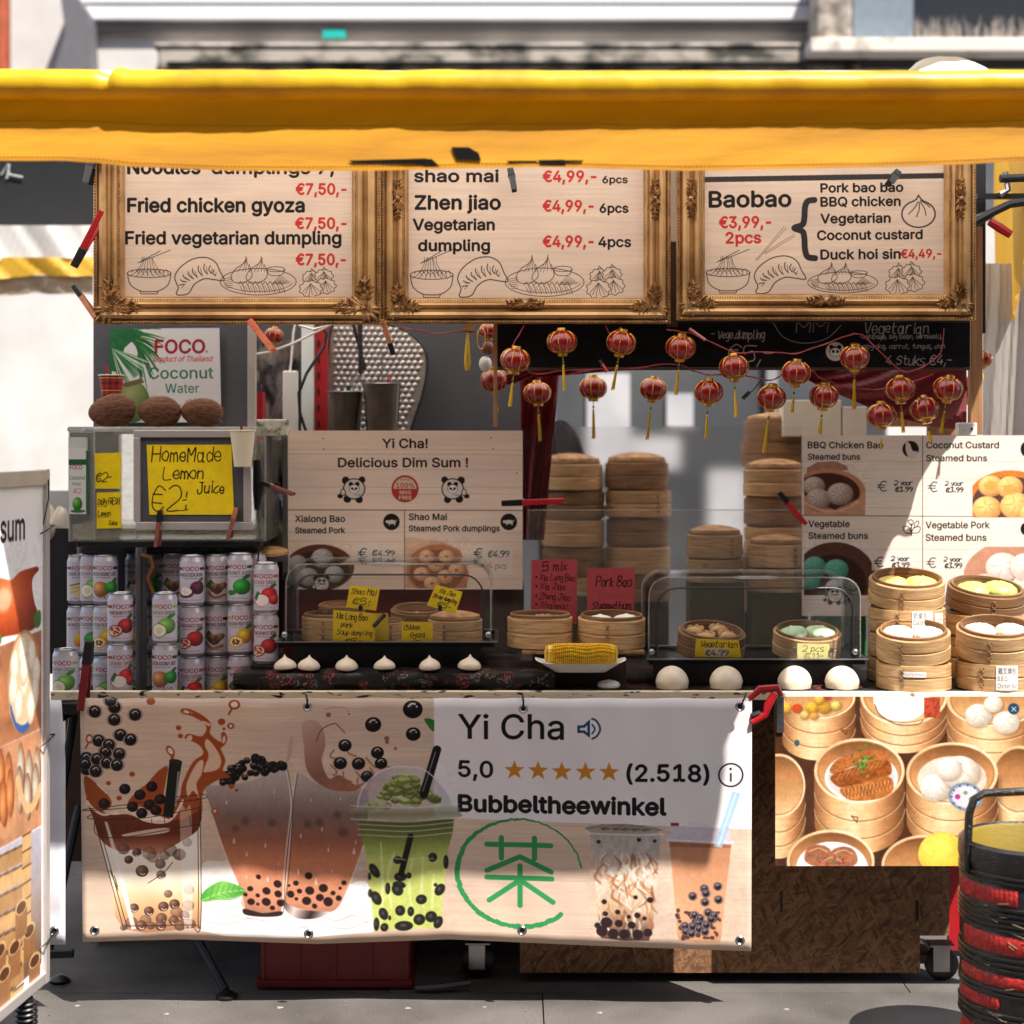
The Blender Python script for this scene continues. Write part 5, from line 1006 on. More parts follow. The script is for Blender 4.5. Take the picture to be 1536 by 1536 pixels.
def framed(name_lab, ox0, oy0, ox1, oy1, ix0, ix1, iy1, cv, Y, scroll, mids, nm):
    """outer px rectangle, inner px rectangle; the moulding widths follow from them"""
    a = P(ox0,oy1,Y); b = P(ox1,180,Y); i0 = P(ix0,iy1,Y); i1 = P(ix1,222,Y)
    t = thing('framed_menu', name_lab, 'menu board', ((a.x+b.x)/2, Y, a.z), 'gilt framed menus hung under the canopy')
    X0,X1,Z0,Z1 = a.x,b.x,a.z,b.z; x0,x1,z0,z1 = i0.x,i1.x,i0.z,i1.z
    pn = MB(); pn.grid(lambda u,v: (x0-.004+(x1-x0+.008)*u, Y-.002, z0-.003+(z1-z0+.006)*v), 1, 1); 
    o = part(t, 'menu_panel', pn, print_mat('menu_print_'+nm, cv, .55, .07), world=True)
    so_ = o.modifiers.new('thickness', 'SOLIDIFY'); so_.thickness = .004; so_.offset = -1
    sides = [((X0,Z0),(X1,Z0),(x1,z0),(x0,z0)), ((X1,Z0),(X1,Z1),(x1,z1),(x1,z0)), ((X1,Z1),(X0,Z1),(x0,z1),(x1,z1)), ((X0,Z1),(X0,Z0),(x0,z0),(x0,z1))]
    for (A_,B_,C_,D_) in sides:
        m = MB(); vs = []; n = len(PROF)
        for (p0,p1) in ((A_,D_),(B_,C_)):
            for d,h in PROF:
                f = d/.082; vs.append((p0[0]+(p1[0]-p0[0])*f, Y-h, p0[1]+(p1[1]-p0[1])*f))
        m.add(vs, [(j, j+1, n+j+1, n+j) for j in range(n-1)]+[tuple(range(n))[::-1], tuple(range(n,2*n)), (0,n,2*n-1,n-1)], False)
        part(t, 'moulding', m, gold, world=True)
    bd = MB()
    for inset,r,f in ((.0045,.0034,.055),(.064,.0028,.86)):
        for (A_,B_,C_,D_) in sides:
            pA = (A_[0]+(D_[0]-A_[0])*f, A_[1]+(D_[1]-A_[1])*f); pB = (B_[0]+(C_[0]-B_[0])*f, B_[1]+(C_[1]-B_[1])*f)
            L = math.hypot(pB[0]-pA[0], pB[1]-pA[1]); n = int(L/(r*2.5))
            if (A_[1] > 2.3 and B_[1] > 2.3): continue
            for i in range(n):
                q = (i+.5)/n; bd.ball((pA[0]+(pB[0]-pA[0])*q, Y-.026, pA[1]+(pB[1]-pA[1])*q), r, 5, 3)
    part(t, 'beading', bd, dark_gold, world=True, kind='stuff')
    for cx_,cz_,sx,sz in ((X0,Z0,1,1),(X1,Z0,-1,1)):
        m = MB(); base = (cx_+sx*.045, Y-.028, cz_+sz*.045)
        big = .82 if scroll else .62
        for ang,L,wd in ((0,.10,.026),(90,.10,.026),(12,.085,.02),(78,.085,.02),(-14,.08,.02),(104,.08,.02),(30,.06,.022),(60,.06,.022),(45,.05,.026),(180,.04,.02),(270,.04,.02),(225,.05,.026),(200,.045,.02),(250,.045,.02)):
            aa = R(ang); aa = math.atan2(math.sin(aa)*sz, math.cos(aa)*sx); off = .012
            leaf(m, (base[0]+math.cos(aa)*off, base[1], base[2]+math.sin(aa)*off), aa, L*big, wd*big, .012*big)
            if L > .07:
                for s_ in (-1,1):
                    for q in (.35,.6,.85):
                        leaf(m, (base[0]+math.cos(aa)*L*q*big, base[1]-.003, base[2]+math.sin(aa)*L*q*big), aa+s_*.8, .024*big, .009*big, .008)
        for r_,n_ in ((.016,8),(.010,6),(.005,5)):
            for i in range(n_): leaf(m, (base[0],base[1]-.010-.002*(3-n_/3),base[2]), 2*PI*i/n_+r_*30, r_*1.1*big, r_*.7, .007)
        m.ball((base[0],base[1]-.018,base[2]), .005, 8, 5)
        part(t, 'corner_ornament', m, gold_hi, world=True)
    for (mx,mz,vert) in mids:
        m = MB(); q = P(mx,mz,Y); c_ = (q.x,Y-.028,q.z); ax = PI/2 if vert else 0
        for s_ in (0,PI):
            for da,L in ((0,.055),(.35,.04),(-.35,.04),(.7,.026),(-.7,.026)): leaf(m, c_, ax+s_+da, L, .012, .01)
            for k_ in range(4): leaf(m, (c_[0]+math.cos(ax+s_)*.012*(k_+1), c_[1]-.002, c_[2]+math.sin(ax+s_)*.012*(k_+1)), ax+s_+.9, .014, .007, .008); leaf(m, (c_[0]+math.cos(ax+s_)*.012*(k_+1), c_[1]-.002, c_[2]+math.sin(ax+s_)*.012*(k_+1)), ax+s_-.9, .014, .007, .008)
        m.ball((c_[0],c_[1]-.008,c_[2]), .007, 8, 5)
        part(t, 'side_ornament', m, gold_hi, world=True)
    return t
framed('gilt framed menu listing fried gyoza at €7,50, leftmost of the three', 143,90,572,487,188,528,445,m1,.0,True,[],'fried')
framed('gilt framed menu listing shao mai and zhen jiao, middle of the three', 573,90,1005,486,613,965,447,m2,.012,False,[(598,300,1),(981,300,1),(788,456,0)],'steamed')
framed('gilt framed menu listing Baobao kinds, rightmost of the three', 1014,90,1461,481,1057,1415,441,m3,.005,False,[(1034,300,1),(1437,300,1),(1236,452,0)],'bao')
wg = thing('menu_backing_rail', 'white and brown board upright seen in the gap between middle and right menus', 'board', P(1010,400,.06))
part(wg, 'white_upright', wbox(1003,120,1016,362,.06,.02), whitem, world=True); part(wg, 'brown_upright', wbox(1002,363,1017,490,.06,.02), dkwood, world=True)

# ------------------------------------------------------------------ spring clamps
def clamp(pa, pb, Y, mh, mt, label, wd=.017, both=True, group='spring clamps pinching signs and frames'):
    """pa = gripping tip (px), pb = handle end (px)"""
    A_ = P(*pa,Y); B_ = P(*pb,Y); d = B_-A_; L = d.length; ang = math.atan2(d.z, d.x)
    t = thing('spring_clamp', label, 'clamp', A_, group, rot=(0,-ang,0))
    def bar(x0, x1, w0, w1, y0, y1, th):
        m = MB(); vs = []
        for x,w_,y in ((x0,w0,y0),(x1,w1,y1)):
            vs += [(x,y-th,-w_/2),(x,y+th,-w_/2),(x,y+th,w_/2),(x,y-th,w_/2)]
        return m.add(vs, [(0,1,2,3),(4,7,6,5),(0,4,5,1),(1,5,6,2),(2,6,7,3),(3,7,4,0)])
    part(t, 'jaw', bar(0, L*.33, wd*.95, wd*1.1, -.004, -.008, .006), mt, bevel=.002)
    part(t, 'jaw', bar(.0, L*.33, wd*.9, wd, .016, .014, .005), mt, bevel=.002)
    part(t, 'handle', bar(L*.3, L, wd, wd*.82, -.008, -.028, .004), mh, bevel=.0015)
    part(t, 'handle', bar(L*.3, L, wd*.9, wd*.8, .014, .034, .004), mh if both else mt, bevel=.0015)
    sp_ = MB(); sp_.tube([(L*.34+.006*math.cos(a_), .004+.009*math.sin(a_), -wd*.6+wd*1.2*i/40) for i,a_ in enumerate(np.linspace(0, 10*PI, 41))], .0011, 4)
    part(t, 'spring', sp_, steel)
    return t
clamp((110,400),(156,318),-.05,redp,blackp,'red handled clamp on the left edge of the leftmost menu frame',.018)
clamp((110,428),(146,478),-.045,tanp,blackp,'tan and black clamp below the red one, at the lower left frame corner',.014)
clamp((138,235),(132,276),-.05,blackp,dsteel,'black clamp at the upper left of the leftmost menu frame',.022)
clamp((374,480),(410,526),-.05,orangep,orangep,'orange clamp under the leftmost menu frame',.017)
clamp((590,532),(574,480),-.045,tanp,blackp,'light wooden coloured clamp under the joint of left and middle menus',.014)
clamp((240,765),(236,820),.17,brownp,blackp,'left of two brown clamps under the lemon juice frame',.013)
clamp((354,762),(344,808),.17,brownp,tanp,'right of two brown clamps under the lemon juice frame',.012)
clamp((388,722),(441,742),.24,brownp,blackp,'brown clamp between juice dispenser and delicious dim sum sign',.012)
clamp((752,755),(846,751),.30,redp,blackp,'red and black clamp on the right edge of the delicious dim sum sign',.018)
clamp((1168,738),(1207,786),.30,redp,blackp,'red clamp gripping the left edge of the steamed buns sign',.015)
clamp((134,962),(124,1064),-.04,dredp,blackp,'long dark red clamp at the left end of the counter edge',.024)
clamp((899,540),(911,558),.05,redp,blackp,'small red clip on the lantern cord below the chalk board',.008)
clamp((765,252),(772,286),-.06,blackp,blackp,'black clamp on top of the shao mai menu',.018)
clamp((1348,256),(1334,276),-.06,dsteel,dsteel,'dark metal clamp on top of the Baobao menu',.02)
clamp((903,903),(903,903+1),.2,redp,blackp,'x',.01) if False else None
# red clamp at the counter corner
rc = thing('corner_spring_clamp', 'bright red spring clamp at the counter corner between banner and poster', 'clamp', P(1150,1045,-.06), 'spring clamps pinching signs and frames')
part(rc, 'handle', MB().tube([P(1124,1048,-.06),P(1140,1034,-.06),P(1166,1032,-.06),P(1172,1044,-.06)], [.008,.011,.011,.008], 8), redp, world=True)
part(rc, 'handle', MB().tube([P(1162,1040,-.07),P(1152,1058,-.07),P(1148,1072,-.07),P(1128,1084,-.07)], [.011,.012,.010,.008], 8), redp, world=True)
part(rc, 'jaw', MB().tube([P(1128,1074,-.065),P(1138,1070,-.065),P(1146,1078,-.065)], .009, 8), blackp, world=True)

# ------------------------------------------------------------------ counter, banner, poster, cabinet
ct = thing('market_counter', 'long market counter with chipped cream metal front edge', 'counter', (-.3,0,0))
TZ = P(0,1037,0).z
a = P(76,1050,0); b = P(1163,1037,0)
part(ct, 'front_rail', MB().box((a.x,-.004,a.z), (b.x,.022,b.z)), cream, world=True, bevel=.002)
part(ct, 'deck', MB().box((a.x,.024,.82), (P(345,0,0).x,1.0,.85)), M('dark_deck', (48,44,42), .6, var=.3), world=True)
part(ct, 'deck', MB().box((P(345,0,0).x+.001,.024,.82), (1.62,1.0,.885)), M('cloth_deck', (40,34,34), .7, var=.4), world=True)
part(ct, 'side_rail', MB().box((a.x-.002,.03,.80), (a.x+.03,.98,.819)), dsteel, world=True)
rr_ = MB().box((P(1165,0,0).x,-.012,P(0,1049,0).z), (1.62,.02,P(0,1038,0).z)); part(ct, 'white_edge_rail', rr_, creamw, world=True, bevel=.002)
for (q0,q1,Y0,Y1) in (((112,1060),(58,1432),.12,.12),((118,1210),(72,1432),.5,.15),((236,1300),(338,1500),.35,.08),((60,1432),(110,1430),.12,.12)):
    p0 = P(*q0,Y0); p1 = P(*q1,Y1); p1.z = max(p1.z, .012)
    part(ct, 'leg', MB().tube([p0,p1], .013, 8), dsteel, world=True)
for q,Y in (((90,1440),.2),((340,1500),.05)):
    c_ = P(*q,Y); part(ct, 'foot', MB().lathe([(0,0),(.03,0),(.032,.008),(.012,.02),(0,.022)], 14, (c_.x,Y,0)), blackp, world=True)
part(ct, 'added_dark_backing', MB().grid(lambda u,v: (P(60,0,.66).x+(P(440,0,.66).x-P(60,0,.66).x)*u, .66+.012*vnoise(u*14,1,2), .851+.47*v), 40, 4), M('blocker_black', (30,28,30), .9), world=True)  # dark sheet added so the gaps between the cans stay dark
part(ct, 'added_rear_blocker', MB().grid(lambda u,v: (-1.35+3.0*u, 1.0+.02*vnoise(u*16,1,2), .01+.81*v), 80, 4), MATS['blocker_black'], world=True)  # added sheet that stops light from behind reaching under the counter
part(ct, 'added_end_blocker', MB().grid(lambda u,v: (-1.33+.01*vnoise(u*8,1,2), .56+.44*u, .01+.79*v), 12, 4), MATS['blocker_black'], world=True)  # added sheet closing the left end against the bright facade
part(ct, 'brown_end_board', wbox(98,1052,140,1292,.52,.02), dkwood, world=True)
banner_n = lambda u: .010*vnoise(u*3.1,1,2)
bt = thing('bubble_tea_banner', 'wide bubble tea banner with five stars hung along the counter front', 'banner', (P(620,0,0).x,-.03,P(0,1420,0).z))
def bfn(u, v):
    px = 120+1008*u; top = 1047+1.2*math.sin(u*9*PI)**2; bot = np.interp(u, [0,.15,.35,.55,.8,1.0], [1413,1409,1416,1409,1420,1427]); py = bot+(top-bot)*v
    px += (4-5*u)*(1-v)*1.0
    return P(px, py, -.067-.014*(1-v)*vnoise(u*4,1.2,1)-.004*vnoise(u*11+v*2,1,3)+.004)
gm = MB(); gm.grid(bfn, 120, 24)
bo = part(bt, 'printed_sheet', gm, print_mat('banner_print', bn, .42, .05, coat=.15), world=True)
bo.modifiers.new('thickness', 'SOLIDIFY').thickness = .0015
ring = lambda c_, R_, r_: MB().lathe([(R_-r_,0),(R_,-r_*.7),(R_+r_,0),(R_,r_*.7),(R_-r_,0)], 16, c_, rot=Matrix.Rotation(PI/2,3,'X'))
for q in ((142,1396),(463,1401),(783,1396),(1110,1411),(461,1060),(785,1063),(1110,1060)):
    c_ = P(*q,-.093); e_ = part(bt, 'eyelet', ring(c_, .0105, .0035), steel, world=True)
    h_ = MB().lathe([(.0001,0),(.0085,0)], 12, c_+Vector((0,.002,0)), rot=Matrix.Rotation(PI/2,3,'X')); part(bt, 'eyelet_hole', h_, blackp, world=True)
for q in ((459,1042,461,1058),(783,1040,785,1061),(1119,1040,1110,1060)):
    part(bt, 'tie_cord', MB().tube([P(q[0],q[1],-.03),P((q[0]+q[2])/2+1,(q[1]+q[3])/2,-.098),P(q[2],q[3],-.094)], .0028, 6), blackp, world=True)
sb = thing('side_banner', 'narrow white banner edge hanging at the left end of the counter', 'banner', P(88,1418,-.12))
sbm = MB(); sbm.grid(lambda u,v: P(60+ (38-6*max(0,v-.75)*4)*u, 1417+(1050-1417)*v, -.12-.01*vnoise(v*5,1,1)), 4, 20)
so2 = part(sb, 'sheet', sbm, cloth_mat('white_banner', (232,230,236), .15, var=.04), world=True); so2.modifiers.new('thickness', 'SOLIDIFY').thickness = .0015
for q in ((81,1397),): 
    c_ = P(*q,-.135); part(sb, 'eyelet', ring(c_, .0105, .0035), steel, world=True); part(sb, 'eyelet_hole', MB().lathe([(.0001,0),(.0085,0)], 12, c_+Vector((0,.002,0)), rot=Matrix.Rotation(PI/2,3,'X')), blackp, world=True)
# OSB cabinet
osb_m = bpy.data.materials.new('oriented_strand_board'); osb_m.use_nodes = True
n_ = osb_m.node_tree.nodes; l_ = osb_m.node_tree.links; b_ = n_['Principled BSDF']; tc_n = n_.new('ShaderNodeTexCoord'); prev = None
for i,(ang,s_) in enumerate(((20,1),(75,1.2),(-40,.9),(110,1.1),(5,1.3),(-70,1.15),(48,1))):
    mr_ = n_.new('ShaderNodeMapping'); mr_.inputs['Rotation'].default_value = (0,R(ang),0); mp = n_.new('ShaderNodeMapping'); mp.inputs['Scale'].default_value = (19*s_,19,105*s_)
    l_.new(tc_n.outputs['Object'], mr_.inputs[0]); l_.new(mr_.outputs[0], mp.inputs[0]); vo = n_.new('ShaderNodeTexVoronoi'); l_.new(mp.outputs[0], vo.inputs['Vector']); vo.inputs['Scale'].default_value = 1
    sep = n_.new('ShaderNodeSeparateColor'); l_.new(vo.outputs['Color'], sep.inputs[0]); rp = n_.new('ShaderNodeValToRGB')
    rp.color_ramp.elements[0].color = (*lin((88,58,38)),1); rp.color_ramp.elements[1].color = (*lin((156,114,76)),1); l_.new(sep.outputs[0], rp.inputs[0])
    if prev is None: prev = rp.outputs[0]
    else:
        mx = n_.new('ShaderNodeMix'); mx.data_type = 'RGBA'; gt = n_.new('ShaderNodeMath'); gt.operation = 'GREATER_THAN'; gt.inputs[1].default_value = .66
        l_.new(sep.outputs[1], gt.inputs[0]); l_.new(gt.outputs[0], mx.inputs[0]); l_.new(prev, mx.inputs[6]); l_.new(rp.outputs[0], mx.inputs[7]); prev = mx.outputs[2]
l_.new(prev, b_.inputs['Base Color']); b_.inputs['Roughness'].default_value = .75
bp = n_.new('ShaderNodeBump'); bp.inputs['Strength'].default_value = .35; bp.inputs['Distance'].default_value = .003; l_.new(prev, bp.inputs['Height']); l_.new(bp.outputs[0], b_.inputs['Normal'])
cab = thing('rolling_cabinet', 'chipboard cabinet on castors under the right end of the counter', 'cabinet', (.8,.13,0))
kx = P(780,0,.19).x
part(cab, 'front_panel', MB().box((kx,.19,.03), (P(1380,0,.19).x,.21,.80)), osb_m, world=True)
part(cab, 'rear_panel', MB().box((P(1300,0,.4).x,.40,.08), (P(1424,0,.4).x,.42,.81)), osb_m, world=True)
part(cab, 'side_panel', MB().box((kx,.212,.046), (kx+.02,.72,.80)), osb_m, world=True)
part(cab, 'base_rail', MB().box((kx+.021,.212,.05), (P(1390,0,.3).x,.70,.075)), dkwood, world=True)
for q in ((1172,1352),(1376,1366)):
    c_ = P(*q,.189); part(cab, 'panel_slot', MB().box((c_.x-.004,.1875,c_.z-.03), (c_.x+.004,.1896,c_.z+.03)), blackp, world=True)
def castor(px, py, Y, lab=None):
    c_ = P(px,py,Y); r_ = .05; c_.z = r_
    m = MB().lathe([(.012,-.014),(r_*.8,-.015),(r_,-.008),(r_,.008),(r_*.8,.015),(.012,.014)], 22, c_, rot=Matrix.Rotation(PI/2,3,'X'))
    w_ = part(cab, 'castor_wheel', m, blackp, world=True)
    fk = MB(); fk.box((c_.x-.03,c_.y-.024,.03), (c_.x+.02,c_.y-.018,.105)); fk.box((c_.x-.03,c_.y+.018,.03), (c_.x+.02,c_.y+.024,.105)); fk.box((c_.x-.04,c_.y-.03,.105), (c_.x+.035,c_.y+.03,.112))
    part(cab, 'castor_fork', fk, steel, world=True, bevel=.002)
castor(1412,1470,.22); castor(718,1460,.24); castor(800,1480,.5)
po = thing('dim_sum_poster', 'glossy poster of bamboo steamers full of dim sum on the counter front', 'poster', (P(1400,0,0).x,.0,P(0,1300,0).z))
a = P(1163,1299,-.012); b = P(1560,1049,-.012); tp = MB(); c1 = P(1163,1302,-.012); 
Y0 = -.012
def pofn(u, v):
    return P(1163+397*u, 1299+(1045-1299)*v, Y0-.002)
tp.grid(pofn, 1, 1)
ps2 = Cv(1163,1045,1560,1299,1.6,(0,0,0)); oy = int((1045-1036)*1.6); ps2.a = ps.a[oy:oy+ps2.h, :ps2.w].copy(); ps2.h, ps2.w = ps2.a.shape[:2]
part(po, 'printed_face', tp, print_mat('poster_print', ps2, .3, .03, coat=.4), world=True)
part(po, 'backing_board', MB().box((a.x,Y0,a.z), (b.x,Y0+.016,b.z)), woodm, world=True)
hg = MB().box(P(1165,1099,-.021), P(1176,1045,-.021)+Vector((0,.006,0))); part(po, 'metal_hinge', hg, steel, world=True, bevel=.001)
sc_ = MB()
for py in (1053,1068,1083,1093): sc_.ball(P(1171,py,-.0215), .0022, 8, 5)
part(po, 'hinge_screws', sc_, dsteel, world=True)
# red crate under the table, long red box behind the tiffin
crt = thing('red_crate', 'dark red plastic crate on the ground under the bubble tea banner', 'crate', (P(502,0,.12).x,.3,0))
x0,x1 = P(384,0,.12).x, P(620,0,.12).x
part(crt, 'body', MB().box((x0+.01,.13,.0), (x1-.01,.5,.30)), dredp, world=True, bevel=.012)
part(crt, 'base_rim', MB().box((x0,.12,.004), (x1,.51,.028)), dredp, world=True, bevel=.006)
for x in np.linspace(x0+.02, x1-.02, 5): part(crt, 'rib', MB().box((x-.004,.124,.03), (x+.004,.13,.29)), dredp, world=True)
bar_ = thing('grey_floor_lever', 'grey metal brake lever lying by the castor right of the red crate', 'lever', P(660,1478,.08))
part(bar_, 'lever', MB().tube([P(624,1482,.1),P(660,1480,.1),P(705,1474,.12)], [.011,.014,.012], 8), steel, world=True)
rb = thing('red_folder_panel', 'bright red board standing between cabinet and black tiffin basket', 'board', P(1430,1480,.45))
part(rb, 'panel', MB().box((P(1423,0,.45).x,.45,.02), (P(1475,0,.45).x,.47,.83)), redp, world=True)

# ------------------------------------------------------------------ floral cloth and things on the counter
flor = bpy.data.materials.new('black_floral_brocade'); flor.use_nodes = True
n_ = flor.node_tree.nodes; l_ = flor.node_tree.links; b_ = n_['Principled BSDF']; tcn = n_.new('ShaderNodeTexCoord')
nz = n_.new('ShaderNodeTexNoise'); nz.inputs['Scale'].default_value = 14; nz.inputs['Detail'].default_value = 3; l_.new(tcn.outputs['Object'], nz.inputs[0])
ad = n_.new('ShaderNodeMix'); ad.data_type = 'RGBA'; ad.inputs[0].default_value = .12; l_.new(tcn.outputs['Object'], ad.inputs[6]); l_.new(nz.outputs['Color'], ad.inputs[7])
vo = n_.new('ShaderNodeTexVoronoi'); vo.inputs['Scale'].default_value = 24; l_.new(ad.outputs[2], vo.inputs[0]); vo2 = n_.new('ShaderNodeTexVoronoi'); vo2.inputs['Scale'].default_value = 90; vo2.feature = 'DISTANCE_TO_EDGE'; l_.new(ad.outputs[2], vo2.inputs[0])
m1_ = n_.new('ShaderNodeMath'); m1_.operation = 'LESS_THAN'; m1_.inputs[1].default_value = .46; l_.new(vo.outputs['Distance'], m1_.inputs[0])
m2_ = n_.new('ShaderNodeMath'); m2_.operation = 'GREATER_THAN'; m2_.inputs[1].default_value = .16; l_.new(vo2.outputs['Distance'], m2_.inputs[0])
m3_ = n_.new('ShaderNodeMath'); m3_.operation = 'MULTIPLY'; l_.new(m1_.outputs[0], m3_.inputs[0]); l_.new(m2_.outputs[0], m3_.inputs[1])
rp = n_.new('ShaderNodeValToRGB'); cr = rp.color_ramp; cr.elements[0].color = (*lin((150,60,60)),1); cr.elements[1].color = (*lin((190,160,110)),1); e_ = cr.elements.new(.5); e_.color = (*lin((120,110,90)),1); cr.interpolation = 'CONSTANT'
sp_ = n_.new('ShaderNodeSeparateColor'); l_.new(vo.outputs['Color'], sp_.inputs[0]); l_.new(sp_.outputs[0], rp.inputs[0])
mx = n_.new('ShaderNodeMix'); mx.data_type = 'RGBA'; l_.new(m3_.outputs[0], mx.inputs[0]); mx.inputs[6].default_value = (*lin((20,18,20)),1); l_.new(rp.outputs[0], mx.inputs[7]); l_.new(mx.outputs[2], b_.inputs['Base Color']); b_.inputs['Roughness'].default_value = .5
fc = thing('black_floral_cloth', 'black floral brocade cloth folded over the counter under the trays', 'cloth', (P(600,0,0).x,.3,.89))
LZ = P(0,1006,.06).z
def clothf(x0_, x1_, zt, zb, y0, y1):
    def fn(u, v):
        x = x0_+(x1_-x0_)*u; wv = .004*vnoise(x*9,1,2)+.002*vnoise(x*27,1,5)
        if v < .4: q = v/.4; return (x, y0-.012*math.sin(PI*q)*(.6+.4*math.sin(x*37))-.01*(1-q)*vnoise(x*6,1,7)+wv*.5, zb+(zt-zb)*q-.006*(1-q)*vnoise(x*11,1,3))
        q = (v-.4)/.6; return (x, y0+(y1-y0)*q, zt+wv*.6-.008*math.exp(-q*20))
    return MB().grid(fn, 140, 20)
part(fc, 'raised_fold', clothf(P(350,0,.05).x, P(832,0,.05).x, LZ, .888, .05, .62), flor, world=True)
part(fc, 'flat_spread', clothf(P(790,0,.03).x, P(1300,0,.03).x, .8905, .886, .028, .62), flor, world=True)
part(fc, 'riser', MB().box((P(356,0,.05).x,.07,.888), (P(828,0,.05).x,.6,LZ-.012)), dkwood, world=True)

# bamboo steamers
def steamer(label, c_, r=.095, h=.055, tilt=0, yaw=0, mats=(None,None), group='bamboo steamer baskets', lid=False, seam=-.15, double=False, n=36):
    mb_ = mats[0] or bamboo; md_ = mats[1] or bamboo_d
    t = thing('bamboo_steamer', label, 'steamer', c_, group, rot=(tilt,0,yaw))
    part(t, 'outer_wall', MB().lathe([(r*.93,.002),(r*.985,.002),(r*.99,h*.5),(r*.985,h*.92),(r*.93,h*.92),(r*.93,.002)], n), mb_)
    part(t, 'lower_hoop', MB().lathe([(r*.985,0),(r*1.012,.001),(r*1.015,h*.42),(r*.985,h*.44)], n), mb_)
    part(t, 'upper_hoop', MB().lathe([(r*.985,h*.50),(r*1.008,h*.51),(r*1.008,h*.9),(r*.985,h*.91)], n), mb_)
    part(t, 'inner_ring', MB().lathe([(r*.86,h*.25),(r*.865,h*1.03),(r*.895,h*1.05),(r*.928,h*1.02),(r*.928,h*.5)], n), md_)
    if lid:
        m = MB().lathe([(r*.93,h*.9),(r*.9,h*1.12),(r*.6,h*1.24),(r*.3,h*1.3),(.0005,h*1.32)], n); part(t, 'woven_lid', m, bamboo_w)
    else:
        part(t, 'woven_floor', MB().lathe([(.0005,h*.32),(r*.87,h*.32)], n), bamboo_w)
    sm_ = MB(); a_ = -PI/2+seam*PI
    for i in range(3):
        for s_ in (-1,1):
            aa = a_+s_*.05; sm_.tube([(r*1.02*math.cos(aa), r*1.02*math.sin(aa), h*(.12+.26*i)), (r*1.028*math.cos(a_), r*1.028*math.sin(a_), h*(.2+.26*i)), (r*1.02*math.cos(aa), r*1.02*math.sin(aa), h*(.28+.26*i))], .0014, 4)
    part(t, 'seam_stitch', sm_, md_)
    return t
def local(t, v): 
    return t.location+t.rotation_euler.to_matrix()@Vector(v)
def bun(label, c_, r, kind='pleated', mat=None, rot=(0,0,0), group=None, sq=.72, cat='bun', name='steamed_bun'):
    mat = mat or doughw; m = MB()
    if kind == 'round':
        prof = [(0.0005,0)]+[(r*math.cos(a_)*(.96 if a_ < 0 else 1), r*.2+r*sq*1.1*math.sin(a_)) for a_ in np.linspace(-.25, PI/2, 12)]; prof[-1] = (.0003, prof[-1][1]); prof[0] = (.0005, 0)
        m.lathe(prof, 28, rmod=lambda a_,f: 1+.018*math.sin(2*a_+c_[0]*9)+.010*math.sin(5*a_+f*4+c_[0]*30))
    elif kind == 'pointed':
        pts_ = [(.0005,0),(.8,.0),(.96,.12),(1,.32),(.93,.55),(.75,.78),(.5,.96),(.28,1.1),(.13,1.25),(.05,1.42),(.0005,1.48)]
        m.lathe([(a_*r,b_*r*.8) for a_,b_ in pts_], 26, rmod=lambda a_,f: 1+.035*math.sin(9*a_+f*3)*math.sin(PI*min(1,f*1.1))*(1.6 if f > .5 else .5))
    elif kind == 'folded':
        m.ball((0,0,r*.42), r, 16, 8, (1,.62,.5)); m.tube([(r*.8*math.cos(a_), r*.5*math.sin(a_)+.1*r, r*(.72+.12*math.cos(7*a_))) for a_ in np.linspace(.1, PI-.1, 14)], r*.17, 6)
        m.tube([(r*.9*math.cos(a_), -r*.45*math.sin(a_), r*(.55+.1*math.cos(5*a_))) for a_ in np.linspace(.1, PI-.1, 12)], r*.16, 6)
    else:
        pts_ = [(.0005,0),(.85,.0),(1,.16),(1.02,.36),(.93,.56),(.74,.73),(.5,.83),(.28,.88),(.14,.93),(.06,.98),(.0005,.96)]
        m.lathe([(a_*r,b_*r*sq*1.25) for a_,b_ in pts_], 54, rmod=lambda a_,f: 1+.08*math.sin(11*a_+f*5)*max(0,math.sin(PI*min(1,max(0,(f-.25)*1.5)))))
    t = part(None, name, m, mat); t.location = c_; t.rotation_euler = rot; tagp(t, label, cat, group); return t

# ---- left display tray
def tray(px0, px1, py, Y, dep, zdrop, label, group='display trays with clear covers'):
    a = P(px0,py,Y); b = P(px1,py,Y)
    t = thing('display_tray', label, 'display case', ((a.x+b.x)/2,Y,a.z-zdrop), group)
    m = MB(); x0_,x1_,z1_ = a.x,b.x,a.z; z0_ = z1_-zdrop; ii = .012
    m.box((x0_+.012,Y+.012,z0_), (x1_-.012,Y+dep-.012,z0_+.004)); m.box((x0_+.01,Y+.01,z0_), (x1_-.01,Y+.013,z1_-.003)); m.box((x0_+.01,Y+dep-.013,z0_), (x1_-.01,Y+dep-.01,z1_-.003)); m.box((x0_+.0101,Y+.0131,z0_), (x0_+.013,Y+dep-.0131,z1_-.003)); m.box((x1_-.013,Y+.0131,z0_), (x1_-.0101,Y+dep-.0131,z1_-.003))
    part(t, 'tray_pan', m, M('dark_tray', (30,30,32), .3, .5, var=.3), world=True)
    rm = MB()
    for (u0,v0,u1,v1) in ((x0_,Y,x1_,Y+.012),(x0_,Y+dep-.012,x1_,Y+dep),(x0_,Y+.0121,x0_+.012,Y+dep-.0121),(x1_-.012,Y+.0121,x1_,Y+dep-.0121)): rm.box((u0,v0,z1_-.002), (u1,v1,z1_+.0015))
    part(t, 'steel_rim', rm, steel, world=True, bevel=.001)
    return t, x0_, x1_, z0_, z1_
